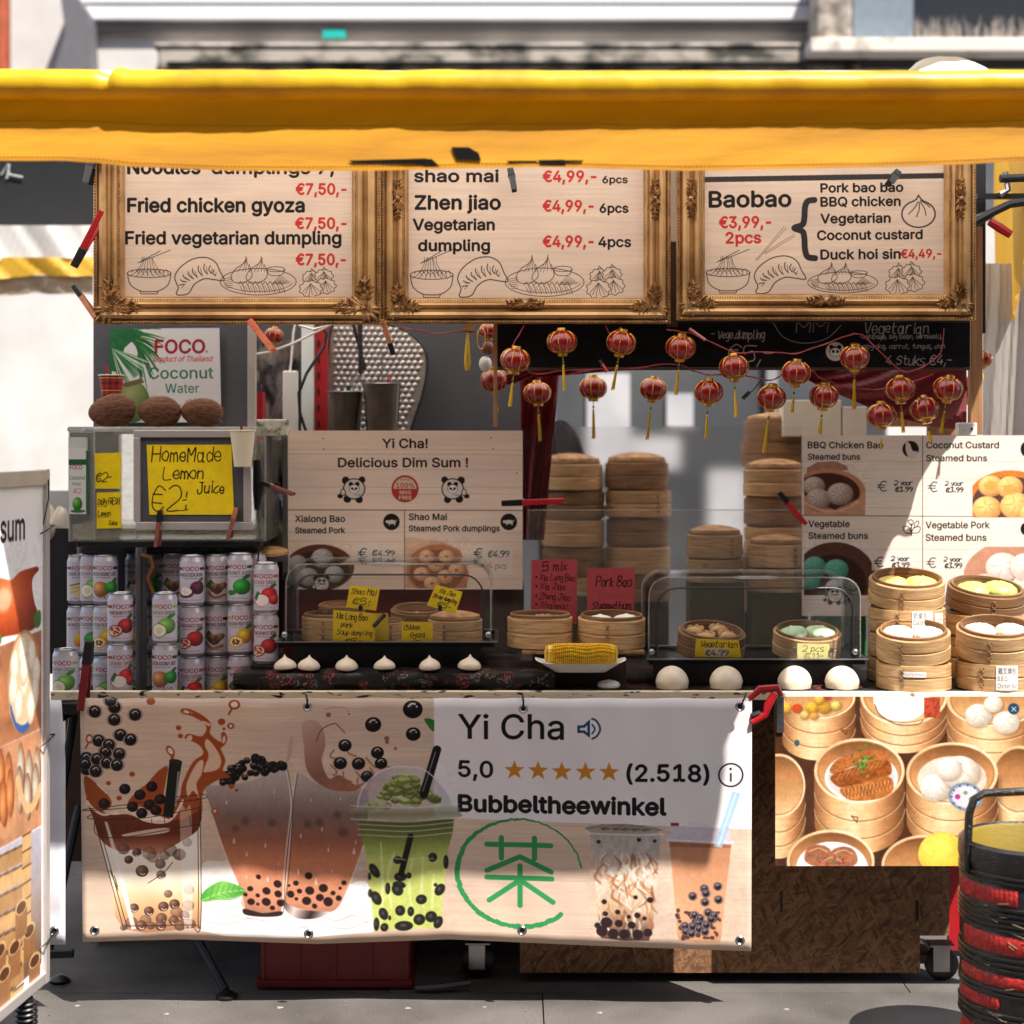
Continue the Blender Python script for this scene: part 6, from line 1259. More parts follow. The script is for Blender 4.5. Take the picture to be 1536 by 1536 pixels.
def cover(t, x0_, x1_, z, H, y0, y1, rc_=.05, inner=True, handle=None):
    def arch(x0_, x1_, H, rc_, n=8):
        pts_ = [(x0_,z)]+[(x0_+rc_-rc_*math.cos(a_), z+H-rc_+rc_*math.sin(a_)) for a_ in np.linspace(0, PI/2, n)]+[(x1_-rc_+rc_*math.sin(a_), z+H-rc_+rc_*math.cos(a_)) for a_ in np.linspace(0, PI/2, n)]+[(x1_,z)]
        return pts_
    A_ = arch(x0_, x1_, H, rc_); m = MB(); vs = [(x,y0,z_) for x,z_ in A_]+[(x,y1,z_) for x,z_ in A_]; n = len(A_)
    m.add(vs, [(i,i+1,n+i+1,n+i) for i in range(n-1)], False)
    o = part(t, 'cover_shell', m, clear, world=True); o.modifiers.new('thickness','SOLIDIFY').thickness = .002
    f_ = MB().add([(x,y0+.001,z_) for x,z_ in A_], [tuple(range(n))]); part(t, 'front_pane', f_, clear, world=True).modifiers.new('thickness','SOLIDIFY').thickness = .002
    r_ = MB(); r_.tube([(x,y0,z_) for x,z_ in A_], .0022, 5); r_.tube([(x,y1,z_) for x,z_ in A_], .0022, 5)
    part(t, 'cover_edges', r_, clear_rim, world=True)
    if inner:
        B_ = arch(x0_+.022, x1_-.022, H-.03, rc_*1.1); g_ = MB(); g_.tube([(x,y0-.002,z_) for x,z_ in B_], .0028, 6); part(t, 'front_gasket', g_, dsteel, world=True)
    if handle:
        hx0,hx1 = handle; part(t, 'lifting_grip', MB().box((hx0,y0-.006,z+H-.004), (hx1,y0+.02,z+H+.004)), clear_rim, world=True, bevel=.002)
lt, x0_, x1_, z0_, z1_ = tray(412, 747, 963, .10, .34, .016, 'left display tray with clear cover holding steamers and four yellow price cards')
cover(lt, P(428,0,.1).x, P(736,0,.1).x, z1_+.002, (963-848)*K(.1), .115, .40, .055, True, (P(556,0,.1).x, P(615,0,.1).x))
for x in (P(420,0,.1).x, P(726,0,.1).x): part(lt, 'hinge_knob', MB().ball((x+.012,.11,z1_+.02), .010, 10, 8), steel, world=True)
part(lt, 'support_block', MB().box((x0_+.05,.16,LZ-.004), (x1_-.05,.38,z0_-.001)), blackp, world=True)
rt, X0_, X1_, Z0_, Z1_ = tray(970, 1304, 989, .09, .34, .016, 'right display tray with clear cover holding two steamers and yellow cards')
cover(rt, P(974,0,.09).x, P(1292,0,.09).x, Z1_+.002, (989-868)*K(.09), .105, .39, .055, True, (P(1106,0,.09).x, P(1165,0,.09).x))
for x in (P(978,0,.09).x, P(1284,0,.09).x): part(rt, 'hinge_knob', MB().ball((x,.10,Z1_+.02), .010, 10, 8), steel, world=True)
part(rt, 'support_block', MB().box((X0_+.04,.13,.8915), (X1_-.04,.36,Z0_-.001)), blackp, world=True)
s1 = steamer('two tier steamer at the left inside the left display tray', (P(497,0,.27).x,.27,z0_+.006), .088, .075, 0, .3)
s1b = steamer('small dark steamer ring stacked on the left one in the left tray', (P(512,0,.27).x,.285,z0_+.083), .07, .028, .05, 0, (bamboo_d,bamboo_d))
s2 = steamer('steamer behind the soup dumpling card in the left display tray', (P(575,0,.22).x,.235,z0_+.006), .06, .06, 0, .9)
s3 = steamer('open steamer of white dumplings at the middle back of the left tray', (P(625,0,.3).x,.345,z0_+.030), .082, .062, .12, .2, (bamboo_d,bamboo_d))
for i,(dx,dy) in enumerate(((-.03,-.02),(.0,.02),(.035,-.015))): bun(('left','rear','right')[i]+' white dumpling in the open steamer of the left tray', local(s3,(dx,dy,.025)), .024, 'pleated', doughw, group='dumplings in the left tray', cat='dumpling', name='dumpling')
s4 = steamer('wide steamer with lid at the right inside the left display tray', (P(683,0,.26).x,.25,z0_+.006), .082, .066, 0, .1, lid=True)
def card3(cv, q, Y, label, lean=0, name='price_card', cat='price card', group=None, mat=None, clip=True, thick=.0012):
    """q: photo px of TL, TR, BR, BL"""
    t = thing(name, label, cat, P(*q[3],Y), group)
    TL,TR,BR,BL = [P(*c_,Y) for c_ in q]; 
    for v_ in (TL,TR): v_.y += lean
    m = MB(); m.grid(lambda u,v: tuple((BL*(1-u)+BR*u)*(1-v)+(TL*(1-u)+TR*u)*v), 1, 1)
    o = part(t, 'card', m, print_mat('card_'+str(len(MATS)), cv, .5, .04), world=True); s_ = o.modifiers.new('thickness','SOLIDIFY'); s_.thickness = thick; s_.offset = -1
    return t
YC = 'handwritten yellow cards in the trays'
def clip_on(t, q, Y, mt=None):
    c_ = P(*q,Y); m = MB().box((c_.x-.006,Y-.006,c_.z-.008), (c_.x+.006,Y+.004,c_.z+.008)); part(t, 'clip', m, mt or blackp, world=True, bevel=.002)
t_ = card3(k_shao, ((525,878),(570,882),(564,916),(519,911)), .17, 'yellow card reading Shao Mai €5 in the left tray', group=YC); clip_on(t_, (541,912), .165)
t_ = card3(k_xia, ((500,915),(564,920),(562,962),(499,961)), .125, 'yellow card reading Xia Long Bao pork soup dumpling', group=YC)
part(t_, 'black_clothes_peg', MB().tube([P(560,940,.115),P(578,921,.115)], .007, 6), blackp, world=True)
part(t_, 'card_holder', MB().box(P(560,960,.14), P(582,920,.14)+Vector((0,.003,0))), M('yellow_card_plain', (240,206,40), .5), world=True)
t_ = card3(k_jiao, ((654,877),(694,888),(683,921),(640,908)), .17, 'tilted yellow card reading Xia Jiao shrimp dumpling', group=YC); clip_on(t_, (660,912), .165)
t_ = card3(k_gyo, ((603,933),(649,933),(649,962),(602,962)), .125, 'yellow card reading Chicken Gyoza at the front of the left tray', group=YC)
t_ = card3(k_veg, ((1044,958),(1108,960),(1112,986),(1042,985)), .122, 'yellow card reading Vegetarian €4.99 in the right tray', group=YC)
t_ = card3(k_2pc, ((1196,965),(1244,966),(1246,989),(1196,989)), .122, 'sunlit pale yellow card reading 2 pcs in the right tray', group=YC); clip_on(t_,(1192,975),.12,steel); clip_on(t_,(1248,975),.12,steel)
# buns on the cloth
for i,px in enumerate((428,463,520,577,645,704)):
    lab = ('leftmost pointed bun on the floral cloth','second pointed bun from the left on the floral cloth','third pointed bun from the left on the floral cloth','pointed bun below the soup dumpling card','fifth pointed bun, below the gyoza card','rightmost pointed bun, below the tray corner')[i]
    bun(lab, P(px,1004,.08), .033, 'pointed', dough, (random.uniform(-.08,.08),random.uniform(-.1,.1),i*1.3), 'pointed buns in a row on the cloth').scale = (random.uniform(.92,1.05),random.uniform(.95,1.05),random.uniform(1.0,1.2))
for px,lab in ((1008,'smooth round bun, leftmost of four in front of the right tray'),(1089,'smooth round bun second from the left, below the Vegetarian card'),(1192,'smooth round bun third from the left, in sunlight'),(1263,'smooth round bun rightmost of four, half shaded')):
    bun(lab, (P(px,0,.07).x,.07,.8935), .049, 'round', dough, group='smooth round buns in a row', sq=.93)
# steamers with cards in the middle
s5 = steamer('steamer of dumplings below the 5 mix card', (P(810,0,.2).x,.2,.996), .096, .094, .0, .4, seam=.3)
s6 = steamer('steamer with two white buns below the Pork Bao card', (P(917,0,.2).x,.2,.998), .099, .090, .04, .2, seam=-.12)
for i,(dx,dy) in enumerate(((-.045,0),(.02,.02),(.05,-.02))): bun(('left','middle','right')[i]+' tan dumpling in the steamer below the 5 mix card', local(s5,(dx,dy,.066)), .026, 'folded', doughtan, group='dumplings below the 5 mix card', cat='dumpling', name='dumpling')
for dx,l_b in ((-.037,'left'),(.042,'right')): bun(l_b+' white bun in the steamer below the Pork Bao card', local(s6,(dx,-.01,.058)), .042, 'pleated', doughw, group='white buns below the Pork Bao card')
card3(k_mix, ((797,840),(866,839),(865,936),(796,930)), .30, 'rose pink handwritten card listing 5 mix', cat='menu card', name='menu_card')
card3(k_pork, ((881,853),(952,851),(951,930),(880,929)), .30, 'rose pink handwritten card reading Pork Bao', cat='menu card', name='menu_card')
tb_ = thing('wooden_serving_board', 'thin wooden board under the two middle steamers', 'board', (P(865,0,.12).x,.12,.915))
part(tb_, 'board', MB().box((P(783,0,.1).x,.10,.983), (P(967,0,.1).x,.30,.993)), woodm, world=True, bevel=.002)
part(tb_, 'foot_rail', MB().box((P(800,0,.1).x,.12,.8915), (P(940,0,.1).x,.28,.9825)), dkwood, world=True)
pt = thing('white_dish', 'white rectangular dish holding the corn cob', 'dish', P(871,1005,.04))
c_ = P(871,1008,.03); m = MB()
prof_ = [(.040,.026,0),(.048,.032,0),(.080,.052,.022),(.086,.057,.027),(.082,.053,.026),(.048,.032,.006)]
vs = []; fs = []; N = 40
for (a_,b_,z_) in prof_:
    for i in range(N):
        t0 = 2*PI*i/N; e = .42; x = a_*1.52*abs(math.cos(t0))**e*(1 if math.cos(t0) > 0 else -1); y = b_*abs(math.sin(t0))**e*(1 if math.sin(t0) > 0 else -1); vs.append((c_.x+x, .05+y, c_.z+z_+(.010*abs(math.cos(t0))**3 if z_ > .02 else 0)))
for j in range(len(prof_)-1):
    for i in range(N): fs.append((j*N+i, j*N+(i+1) % N, (j+1)*N+(i+1) % N, (j+1)*N+i))
fs.append(tuple(range(N))[::-1]); fs.append(tuple((len(prof_)-1)*N+i for i in range(N))); m.add(vs, fs, True)
part(pt, 'dish', m, whitep, world=True)
bun('small white bun propping the white dish', (P(913,0,.06).x,.06,.8915), .032, 'pleated', doughw, sq=.62)
cn = thing('corn_cob', 'bright yellow corn cob lying on the white dish', 'corn', P(871,990,.045))
m = MB(); co = P(871,981,.045); ax0 = P(818,981,.045).x; ax1 = P(925,979,.045).x; rows = 16; L = ax1-ax0
for j in range(36):
    u = (j+.5)/36; x = ax0+L*u; rr_ = .0265*(1-(2*u-1)**8*.35)*(1-.08*(u < .1))
    for i in range(rows):
        a_ = 2*PI*i/rows+.1*math.sin(j*.4)+(.02*random.random()); m.ball((x, .045+rr_*math.cos(a_), co.z+rr_*math.sin(a_)*.98), .0058, 6, 4, (.62,1,1))
part(cn, 'kernels', m, M('corn_yellow', (240,196,34), .35, col2=(222,164,20), vs=50, spec=.6), world=True, kind='stuff')
part(cn, 'core', MB().tube([(ax0-.002,.045,co.z),(ax0+.01,.045,co.z),(ax1-.01,.045,co.z),(ax1+.002,.045,co.z)], [.012,.025,.025,.012], 14), doughy, world=True)
# right tray steamers
s7 = steamer('tilted steamer of tan dumplings behind the Vegetarian card', (P(1067,0,.22).x,.245,Z1_+.002), .1, .070, .20, .3, (bamboo_d,None))
for l_b,dx,dy in (('rear left',-.04,.03),('rear right',.035,.035),('front left',-.03,-.03),('front right',.035,-.03)): bun(l_b+' tan folded dumpling behind the Vegetarian card', local(s7,(dx,dy,.040)), .033, 'folded', doughtan, (.2,0,dx*20), 'tan dumplings behind the Vegetarian card', cat='dumpling', name='dumpling')
s8 = steamer('tilted steamer of mint green buns behind the 2 pcs card', (P(1213,0,.2).x,.245,Z1_+.002), .1, .070, .20, .1, seam=-.1)
for dx,l_b in ((-.042,'left'),(.04,'right')): bun(l_b+' mint green bun in the right display tray', local(s8,(dx,0,.042)), .046, 'pleated', doughmint, (.2,0,dx*30), 'mint green buns in the right tray')
# right stacks
TZ2 = .888
def stack(px, py_b, Y, tiers, r, h, names, tilt_top=.3, mats=None, seamv=-.1):
    z = EYE+(HY-py_b)*K(Y-r) if py_b else TZ2; x = P(px,0,Y).x; out = []
    for i in range(tiers):
        last = i == tiers-1
        t = steamer(names[i], (x+random.uniform(-.002,.002), Y, z), r*(1 if i % 2 == 0 else .985), h, tilt_top if last else 0, random.uniform(-.3,.3), (mats[i] if mats else (None,None)), 'bamboo steamer baskets', seam=seamv)
        z += h*1.0+(r*math.sin(tilt_top)*.55 if i == tiers-2 else 0); out.append(t)
    return out
st = stack(1359, None, .27, 4, .113, .074, ['lowest steamer of the tall coconut custard stack, on the counter','second steamer of the tall coconut custard stack','steamer bearing the Coconut Custard Bun label','top steamer of the coconut custard stack with two yellow buns'], .2)
st[3].location.z += .0; 
for dx,l_b in ((-.045,'left'),(.045,'right')): bun(l_b+' yellow custard bun on top of the tall stack', local(st[3],(dx,0,.034)), .050, 'pleated', doughy, (.2,0,dx*9), 'yellow custard buns on the tall stack')
sg = stack(1476, None, .33, 4, .118, .066, ['lowest steamer of the green bun stack','second steamer of the green bun stack','third steamer of the green bun stack behind the chicken bun stack','dark top steamer with two green buns'], .22, [(None,None),(None,None),(None,None),(bamboo_d,bamboo_d)])
for dx,l_b in ((-.046,'left'),(.046,'right')): bun(l_b+' light green bun in the dark top steamer', local(sg[3],(dx,0,.036)), .050, 'pleated', doughg, (.22,0,dx*9), 'light green buns in the dark steamer')
sd = stack(1371, None, .10, 2, .106, .080, ['lower steamer labelled Duck Hoi Sin Buns','upper steamer with two white buns above the Duck Hoi Sin label'], .2)
for dx,l_b in ((-.044,'left'),(.042,'right')): bun(l_b+' bright white bun above the Duck Hoi Sin label', local(sd[1],(dx,0,.050)), .045, 'pleated', doughw, (.2,0,dx*9), 'white buns above the Duck Hoi Sin label')
sk = stack(1492, None, .10, 2, .112, .085, ['lower steamer labelled B.B.Q. Chicken Bun','upper steamer with two pleated buns above the Chicken Bun label'], .2)
for dx,l_b in ((-.046,'left'),(.046,'right')): bun(l_b+' pleated cream bun above the Chicken Bun label', local(sk[1],(dx,0,.050)), .048, 'pleated', dough, (.2,0,dx*9), 'cream buns above the Chicken Bun label')
def wraplabel(t, cv, r, a0, a1, z0, z1, nm):
    m = MB(); m.grid(lambda u,v: (r*math.cos(a0+(a1-a0)*u), r*math.sin(a0+(a1-a0)*u), z0+(z1-z0)*v), 14, 1); part(t, 'paper_label', m, print_mat('label_'+nm, cv, .6, .03))
def lab3(lines, w_=52, h_=34):
    c = Cv(0,0,w_,h_,4,(238,234,230))
    for s_,x,y,h,ww in lines: c.text(s_, x, y, h, (60,56,58), w=ww, bold=0.4)
    return c
wraplabel(st[2], lab3([("奶皇包",3,10,8,34),("Coconut",3,20,7,34),("Custard Bun",3,31,7,46)]), .1155, R(-95)-st[2].rotation_euler.z, R(-62)-st[2].rotation_euler.z, -.001, .066, 'custard')
wraplabel(sk[0], lab3([("雞叉燒包",5,11,8.5,42),("B.B.Q.",4,21,6.5,24),("Chicken Bun",4,31,6.5,46)]), .1145, R(-104)-sk[0].rotation_euler.z, R(-72)-sk[0].rotation_euler.z, .006, .076, 'chicken')
cvd = Cv(0,0,58,12,4,(236,232,230)); cvd.text("Duck Hoi Sin Buns",3,9,6,(120,116,118),w=50); wraplabel(sd[0], cvd, .1085, R(-118)-sd[0].rotation_euler.z, R(-84)-sd[0].rotation_euler.z, .042, .058, 'duck')
wraplabel(st[2], lab3([("2 stuks",4,12,6,30),("kokos",4,23,6,24)],40,28), .1155, R(-58)-st[2].rotation_euler.z, R(-38)-st[2].rotation_euler.z, .008, .058, 'side')
wraplabel(sg[2], lab3([("Vegetable",4,11,6,36),("Pork Bun",4,22,6,32)],46,28), .1205, R(-112)-sg[2].rotation_euler.z, R(-86)-sg[2].rotation_euler.z, .010, .056, 'greenstack')
# blurred stacks at the back
for px,n_t,zt,r,nm in ((858,5,692,.105,'left back stack behind the clear screen'),(955,5,690,.105,'second back stack behind the clear screen'),(1160,5,700,.10,'tall back stack beside the steamed buns sign')):
    Yb_ = .85 if px != 1160 else .7; zt_ = P(0,zt,Yb_).z; hh = .093; z = zt_-hh*n_t
    for i in range(n_t):
        steamer(('lowest','second','third','fourth','top')[i]+' steamer of the '+nm, (P(px,0,Yb_).x+random.uniform(-.006,.006),Yb_,z+hh*i), r*random.uniform(.97,1.03), hh*.98, 0, random.random()*6, (bamboo_d if (i+px) % 2 else bamboo, bamboo_d), lid=(i == n_t-1), n=28)
    rk = thing('stack_shelf', 'shelf block carrying the '+nm, 'shelf', (P(px,0,Yb_).x,Yb_,.885)); part(rk, 'shelf', MB().box((P(px,0,Yb_).x-.1,Yb_-.08,.886), (P(px,0,Yb_).x+.1,Yb_+.1,z-.001)), dkwood, world=True)
for i,(px,pyt,Yb_,r) in enumerate(((1072,798,.6,.088),(1165,812,.55,.09))):
    for j in range(2):
        hh = .078; steamer(('pale steamer, lower' if j == 0 else 'pale steamer, upper')+(' of the short stack at the middle back' if i == 0 else ' of the short stack left of the steamed buns sign'), (P(px,0,Yb_).x,Yb_,P(0,pyt,Yb_).z-hh*(2-j)), r, hh*.98, 0, j, lid=(j == 1), n=28)
    z_ = P(0,pyt,Yb_).z-hh*2; rk = thing('stack_shelf', 'shelf block under the '+('middle back short stack' if i == 0 else 'short stack by the steamed buns sign'), 'shelf', (P(px,0,Yb_).x,Yb_,.885)); part(rk, 'shelf', MB().box((P(px,0,Yb_).x-.085,Yb_-.07,.886), (P(px,0,Yb_).x+.085,Yb_+.07,z_-.001)), M('mossy_green', (60,80,50), .8, col2=(90,70,50), vs=8), world=True)
steamer('dark steamer lid leaning high at the back left of the steamed buns sign', P(1165,700,.95), .12, .09, .0, 0, (bamboo_d,bamboo_d), lid=True, n=28); steamer('uppermost dark steamer above the tall back stack', P(1165,662,.95)+Vector((.01,0,.0)), .12, .075, .0, 0, (bamboo_d,bamboo_d), lid=True, n=28)
# clear splash screen between
scn_ = thing('clear_splash_screen', 'scuffed clear acrylic splash screen standing behind the trays', 'screen', P(1000,990,.42))
a = P(790,985,.42); b = P(1202,766,.42)
part(scn_, 'pane', MB().box((a.x,.42,.89), (b.x,.423,b.z)), clear2, world=True)
hz = bpy.data.materials.new('hazy_film'); hz.use_nodes = True; n_ = hz.node_tree.nodes; l_ = hz.node_tree.links; n_.remove(n_['Principled BSDF'])
rf_ = n_.new('ShaderNodeBsdfRefraction'); rf_.inputs['Roughness'].default_value = .22; rf_.inputs['IOR'].default_value = 1.12; rf_.inputs[0].default_value = (.96,.95,.94,1); df_ = n_.new('ShaderNodeBsdfDiffuse'); df_.inputs[0].default_value = (.5,.47,.44,1); mh = n_.new('ShaderNodeMixShader'); mh.inputs[0].default_value = .015
l_.new(rf_.outputs[0], mh.inputs[1]); l_.new(df_.outputs[0], mh.inputs[2]); l_.new(mh.outputs[0], n_['Material Output'].inputs[0])
hs2 = thing('hazy_plastic_screen', 'hazy plastic film stretched behind the pink cards, blurring the steamer stacks', 'screen', P(1000,985,.47))
part(hs2, 'film', MB().box((P(785,0,.47).x,.47,.89), (P(1202,0,.47).x,.472,P(0,640,.47).z)), hz, world=True)
part(scn_, 'top_edge', MB().box((a.x,.4185,b.z+.0002), (b.x,.4245,b.z+.004)), clear_rim, world=True)

# ------------------------------------------------------------------ sign boards behind the counter
def signboard(name, label, px0, py0, px1, py1, Y, cv, nm, th=.012):
    t = thing(name, label, 'sign', (P((px0+px1)/2,0,Y).x,Y,P(0,py1,Y).z))
    m = MB(); m.grid(lambda u,v: P(px0+(px1-px0)*u, py1+(py0-py1)*v, Y-.0008), 1, 1); part(t, 'printed_face', m, print_mat('sign_'+nm, cv, .5, .05), world=True)
    a = P(px0,py1,Y); b = P(px1,py0,Y); part(t, 'board', MB().box((a.x,Y,a.z), (b.x,Y+th,b.z)), woodm, world=True, bevel=.002)
    return t
signboard('dim_sum_sign', 'pale wooden sign reading Yi Cha! Delicious Dim Sum ! with two pandas', 432,646,784,884,.46,bl,'dimsum')
signboard('steamed_buns_sign', 'pale wooden sign with four steamed bun kinds, right end of the stall', 1203,653,1590,924,.46,br,'buns')
hr = thing('red_back_panel', 'dark red panel low behind the left display tray', 'panel', P(580,950,.5)); part(hr, 'panel', wbox(425,860,722,985,.50,.01), M('deep_red_panel', (120,20,26), .4, var=.3), world=True)
hr = thing('weathered_grey_plank', 'weathered grey plank right of the red panel behind the left tray', 'plank', P(760,950,.5)); part(hr, 'panel', wbox(724,876,786,990,.505,.01), M('grey_weathered', (96,84,78), .8, var=.4, vs=4, stretch=(14,14,1)), world=True)
gs = thing('green_plastic_crate', 'green plastic crate behind the right tray near the coconut custard stack', 'crate', P(1250,960,.5)); part(gs, 'crate', wbox(1225,895,1300,985,.50,.12), M('green_crate', (26,120,60), .45), world=True, bevel=.006)
gs = thing('mossy_box', 'dull green box standing behind the pink cards', 'box', P(860,980,.62)); part(gs, 'box', wbox(816,892,925,1000,.62,.10), M('dull_green_card', (74,92,58), .8, col2=(96,84,62), vs=7), world=True, bevel=.006)

# ------------------------------------------------------------------ left group: grey board, poster, dispenser, cans
gb = thing('grey_notice_board', 'grey felt notice board in a pale metal frame behind the coconuts', 'notice board', P(262,640,.52))
part(gb, 'felt', wbox(140,478,372,642,.52,.012), greyfelt, world=True)
part(gb, 'frame_side', wbox(371,478,383,700,.505,.03), alum, world=True, bevel=.002)
part(gb, 'frame_bottom', wbox(140,641,371,651,.505,.03), alum, world=True, bevel=.002)
t_ = card3(cw, ((165,493),(329,492),(332,633),(163,634)), .50, 'white coconut water poster with palm leaves and green coconut', name='coconut_water_poster', cat='poster')
# dispenser
dp = thing('juice_dispenser', 'clear plastic juice dispenser box under three coconuts', 'dispenser', (P(250,0,.3).x,.3,P(0,815,.3).z))
za = P(0,812,.24).z; zb = P(0,648,.24).z; xa = P(104,0,.24).x; xb = P(398,0,.24).x
shell = MB()
for q in (((xa,.24,za),(xb,.243,zb)),((xa,.60,za),(xb,.603,zb)),((xa,.2431,za),(xa+.003,.5999,zb)),((xb-.003,.2431,za),(xb,.5999,zb)),((P(142,0,.24).x,.2431,za),(P(142,0,.24).x+.002,.5999,zb)),((xa+.0031,.2431,za),(xb-.0031,.5999,za+.003))): shell.box(*q)
part(dp, 'tank', shell, tankm, world=True)
part(dp, 'lid', MB().box((xa-.006,.232,zb+.0005), (xb+.006,.61,zb+.016)), clear_rim, world=True, bevel=.006)
part(dp, 'juice', MB().box((xa+.008,.25,za+.006), (xb-.008,.59,za+.05)), clear_mat('cloudy_juice', (206,200,170), .5, .1), world=True)
for x in (xa,P(142,0,.24).x,P(205,0,.24).x,xb): part(dp, 'corner_rib', MB().tube([(x,.239,za),(x,.239,zb)], .003, 6), clear_rim, world=True)
stn = thing('chrome_stand', 'chrome post stand under the juice dispenser among the cans', 'stand', (P(207,0,.3).x,.3,.85))
part(stn, 'top_plate', MB().box((xa+.02,.25,za-.018), (xb-.02,.6,za-.002)), dsteel, world=True, bevel=.002)
for px,Y in ((208,.27),(216,.33),(388,.5),(120,.5)): part(stn, 'post', MB().tube([(P(px,0,Y).x,Y,.851),(P(px,0,Y).x,Y,za-.018)], .009, 10), steel, world=True)
for px,a0,a1 in ((228,840,870),): part(stn, 'hose', MB().tube([P(213,832,.26),P(226,836,.25),P(230,850,.25),P(222,866,.25),P(230,890,.26)], .006, 8), M('amber_hose', (150,96,46), .3), world=True)
# framed lemon juice sign
lj = thing('lemon_juice_sign', 'small pale framed board with yellow Home Made Lemon Juice paper', 'sign', P(290,795,.19))
Y = .19; part(lj, 'backing', wbox(206,652,374,788,Y,.008), greyfelt, world=True)
for q in ((200,645,376,656),(203,783,378,795)): part(lj, 'frame_bar', wbox(*q,Y-.012,.02), alum, world=True, bevel=.002)
for q in ((200,656.3,210,782.7),(365,656.3,376,782.7)): part(lj, 'frame_bar', wbox(*q,Y-.012,.02), alum, world=True, bevel=.002)
m = MB(); q = [P(220,667,Y-.003),P(347,667,Y-.003),P(351,772,Y-.003),P(224,772,Y-.003)]
m.grid(lambda u,v: tuple((q[3]*(1-u)+q[2]*u)*(1-v)+(q[0]*(1-u)+q[1]*u)*v), 1, 1); o = part(lj, 'yellow_paper', m, print_mat('lemon_paper', k_home, .5, .03), world=True); o.modifiers.new('thickness','SOLIDIFY').thickness = .001
for cv,q,lab_ in ((k_s1,((142,680),(182,679),(181,733),(143,733)),'yellow note priced €2 stuck to the side of the juice dispenser'),(k_s2,((145,739),(181,738),(182,792),(145,793)),'yellow note reading Daily Fresh Lemon Juice on the dispenser')): card3(cv, q, .236, lab_, name='yellow_note', cat='note', group='yellow notes on the dispenser')
cvc = Cv(0,0,28,117,4,(206,204,204)); cvc.rect(0,0,28,6,(206,204,204)); cvc.rect(0,20,28,30,(40,90,56)); cvc.text("FOCO",2,38,8,(150,28,38),w=20,bold=1.5); cvc.text("Coconut",1,56,7,(40,90,60),w=26,bold=.5); cvc.text("Water",6,66,5,(40,90,60),w=14); cvc.hand("€2",8,80,8,(200,60,60),w=11,wd=1); cvc.ell(14,99,8,12,(90,150,60),rg=((11,94),(11,15),[(150,196,100),(80,140,56),(40,90,36)])); cvc.ell(15,112,12,3,(60,110,50))
jc = thing('coconut_water_carton', 'tall coconut water carton at the left side of the dispenser', 'carton', P(115,772,.215))
m = MB(); m.grid(lambda u,v: P(103+26*u, 771+(672-771)*v, .214), 1, 1); part(jc, 'printed_front', m, print_mat('carton_print', cvc, .4, .03), world=True)
part(jc, 'body', MB().box(P(103,771,.215), P(129,656,.215)+Vector((0,.022,0))), M('carton_card', (196,196,196), .45), world=True); part(jc, 'side_stripe', wbox(129.3,676,132,771,.214,.02), M('leafy_green_ink', (40,90,56), .5), world=True)
# coconuts
coco = M('coconut_husk', (124,78,50), .9, col2=(66,36,24), vs=16, stretch=(3,1,14), bump=1.2, bs=60, detail=8, cut=(.3,.65))
for q,rx,rz,rot,lab_ in (((168,622),.072,.050,-8,'leftmost brown coconut on the dispenser, egg shaped and pointing left'),((239,617),.066,.047,4,'middle brown coconut on the dispenser'),((303,624),.065,.044,6,'rightmost brown coconut on the dispenser')):
    c_ = P(*q,.33); m = MB(); nn, mm = 40, 24; vs = []; fs = []
    for j in range(mm+1):
        ph = PI*j/mm
        for i in range(nn):
            a_ = 2*PI*i/nn; x = math.cos(ph); rr_ = math.sin(ph)*(1-.12*x)*(1+.018*vnoise(a_*3+ph*2,1,q[0])+.008*math.sin(17*a_)); vs.append((-x*rx, rr_*math.cos(a_)*rz*1.05, rr_*math.sin(a_)*rz))
    for j in range(mm):
        for i in range(nn): fs.append((j*nn+i,j*nn+(i+1)%nn,(j+1)*nn+(i+1)%nn,(j+1)*nn+i))
    m.add(vs, fs, True); o = solo('coconut', m, coco, lab_, 'coconut', 'three brown coconuts on the dispenser'); o.location = (c_.x,.33,zb+.016+rz*.97); o.rotation_euler = (0,R(rot),q[0])if False else (0,R(rot),0)
    fib = MB()
    for i in range(90):
        a_ = random.uniform(0,2*PI); ph = random.uniform(.5,PI-.5); p0 = Vector((-math.cos(ph)*rx, math.sin(ph)*math.cos(a_)*rz*1.06, math.sin(ph)*math.sin(a_)*rz*1.01)); d_ = Vector((random.uniform(.01,.03), random.uniform(-.004,.004), random.uniform(-.004,.004)))
        q1 = p0+d_*.5+p0.normalized()*.001; q2 = p0+d_; q2 = q2*( (p0.length/ q2.length)*1.01); fib.tube([p0*1.005,q1*1.005,q2], .0005, 3, caps=False)
    fb_ = part(o, 'husk_fibres', fib, M('husk_fibre', (150,106,72), .9), kind='stuff')
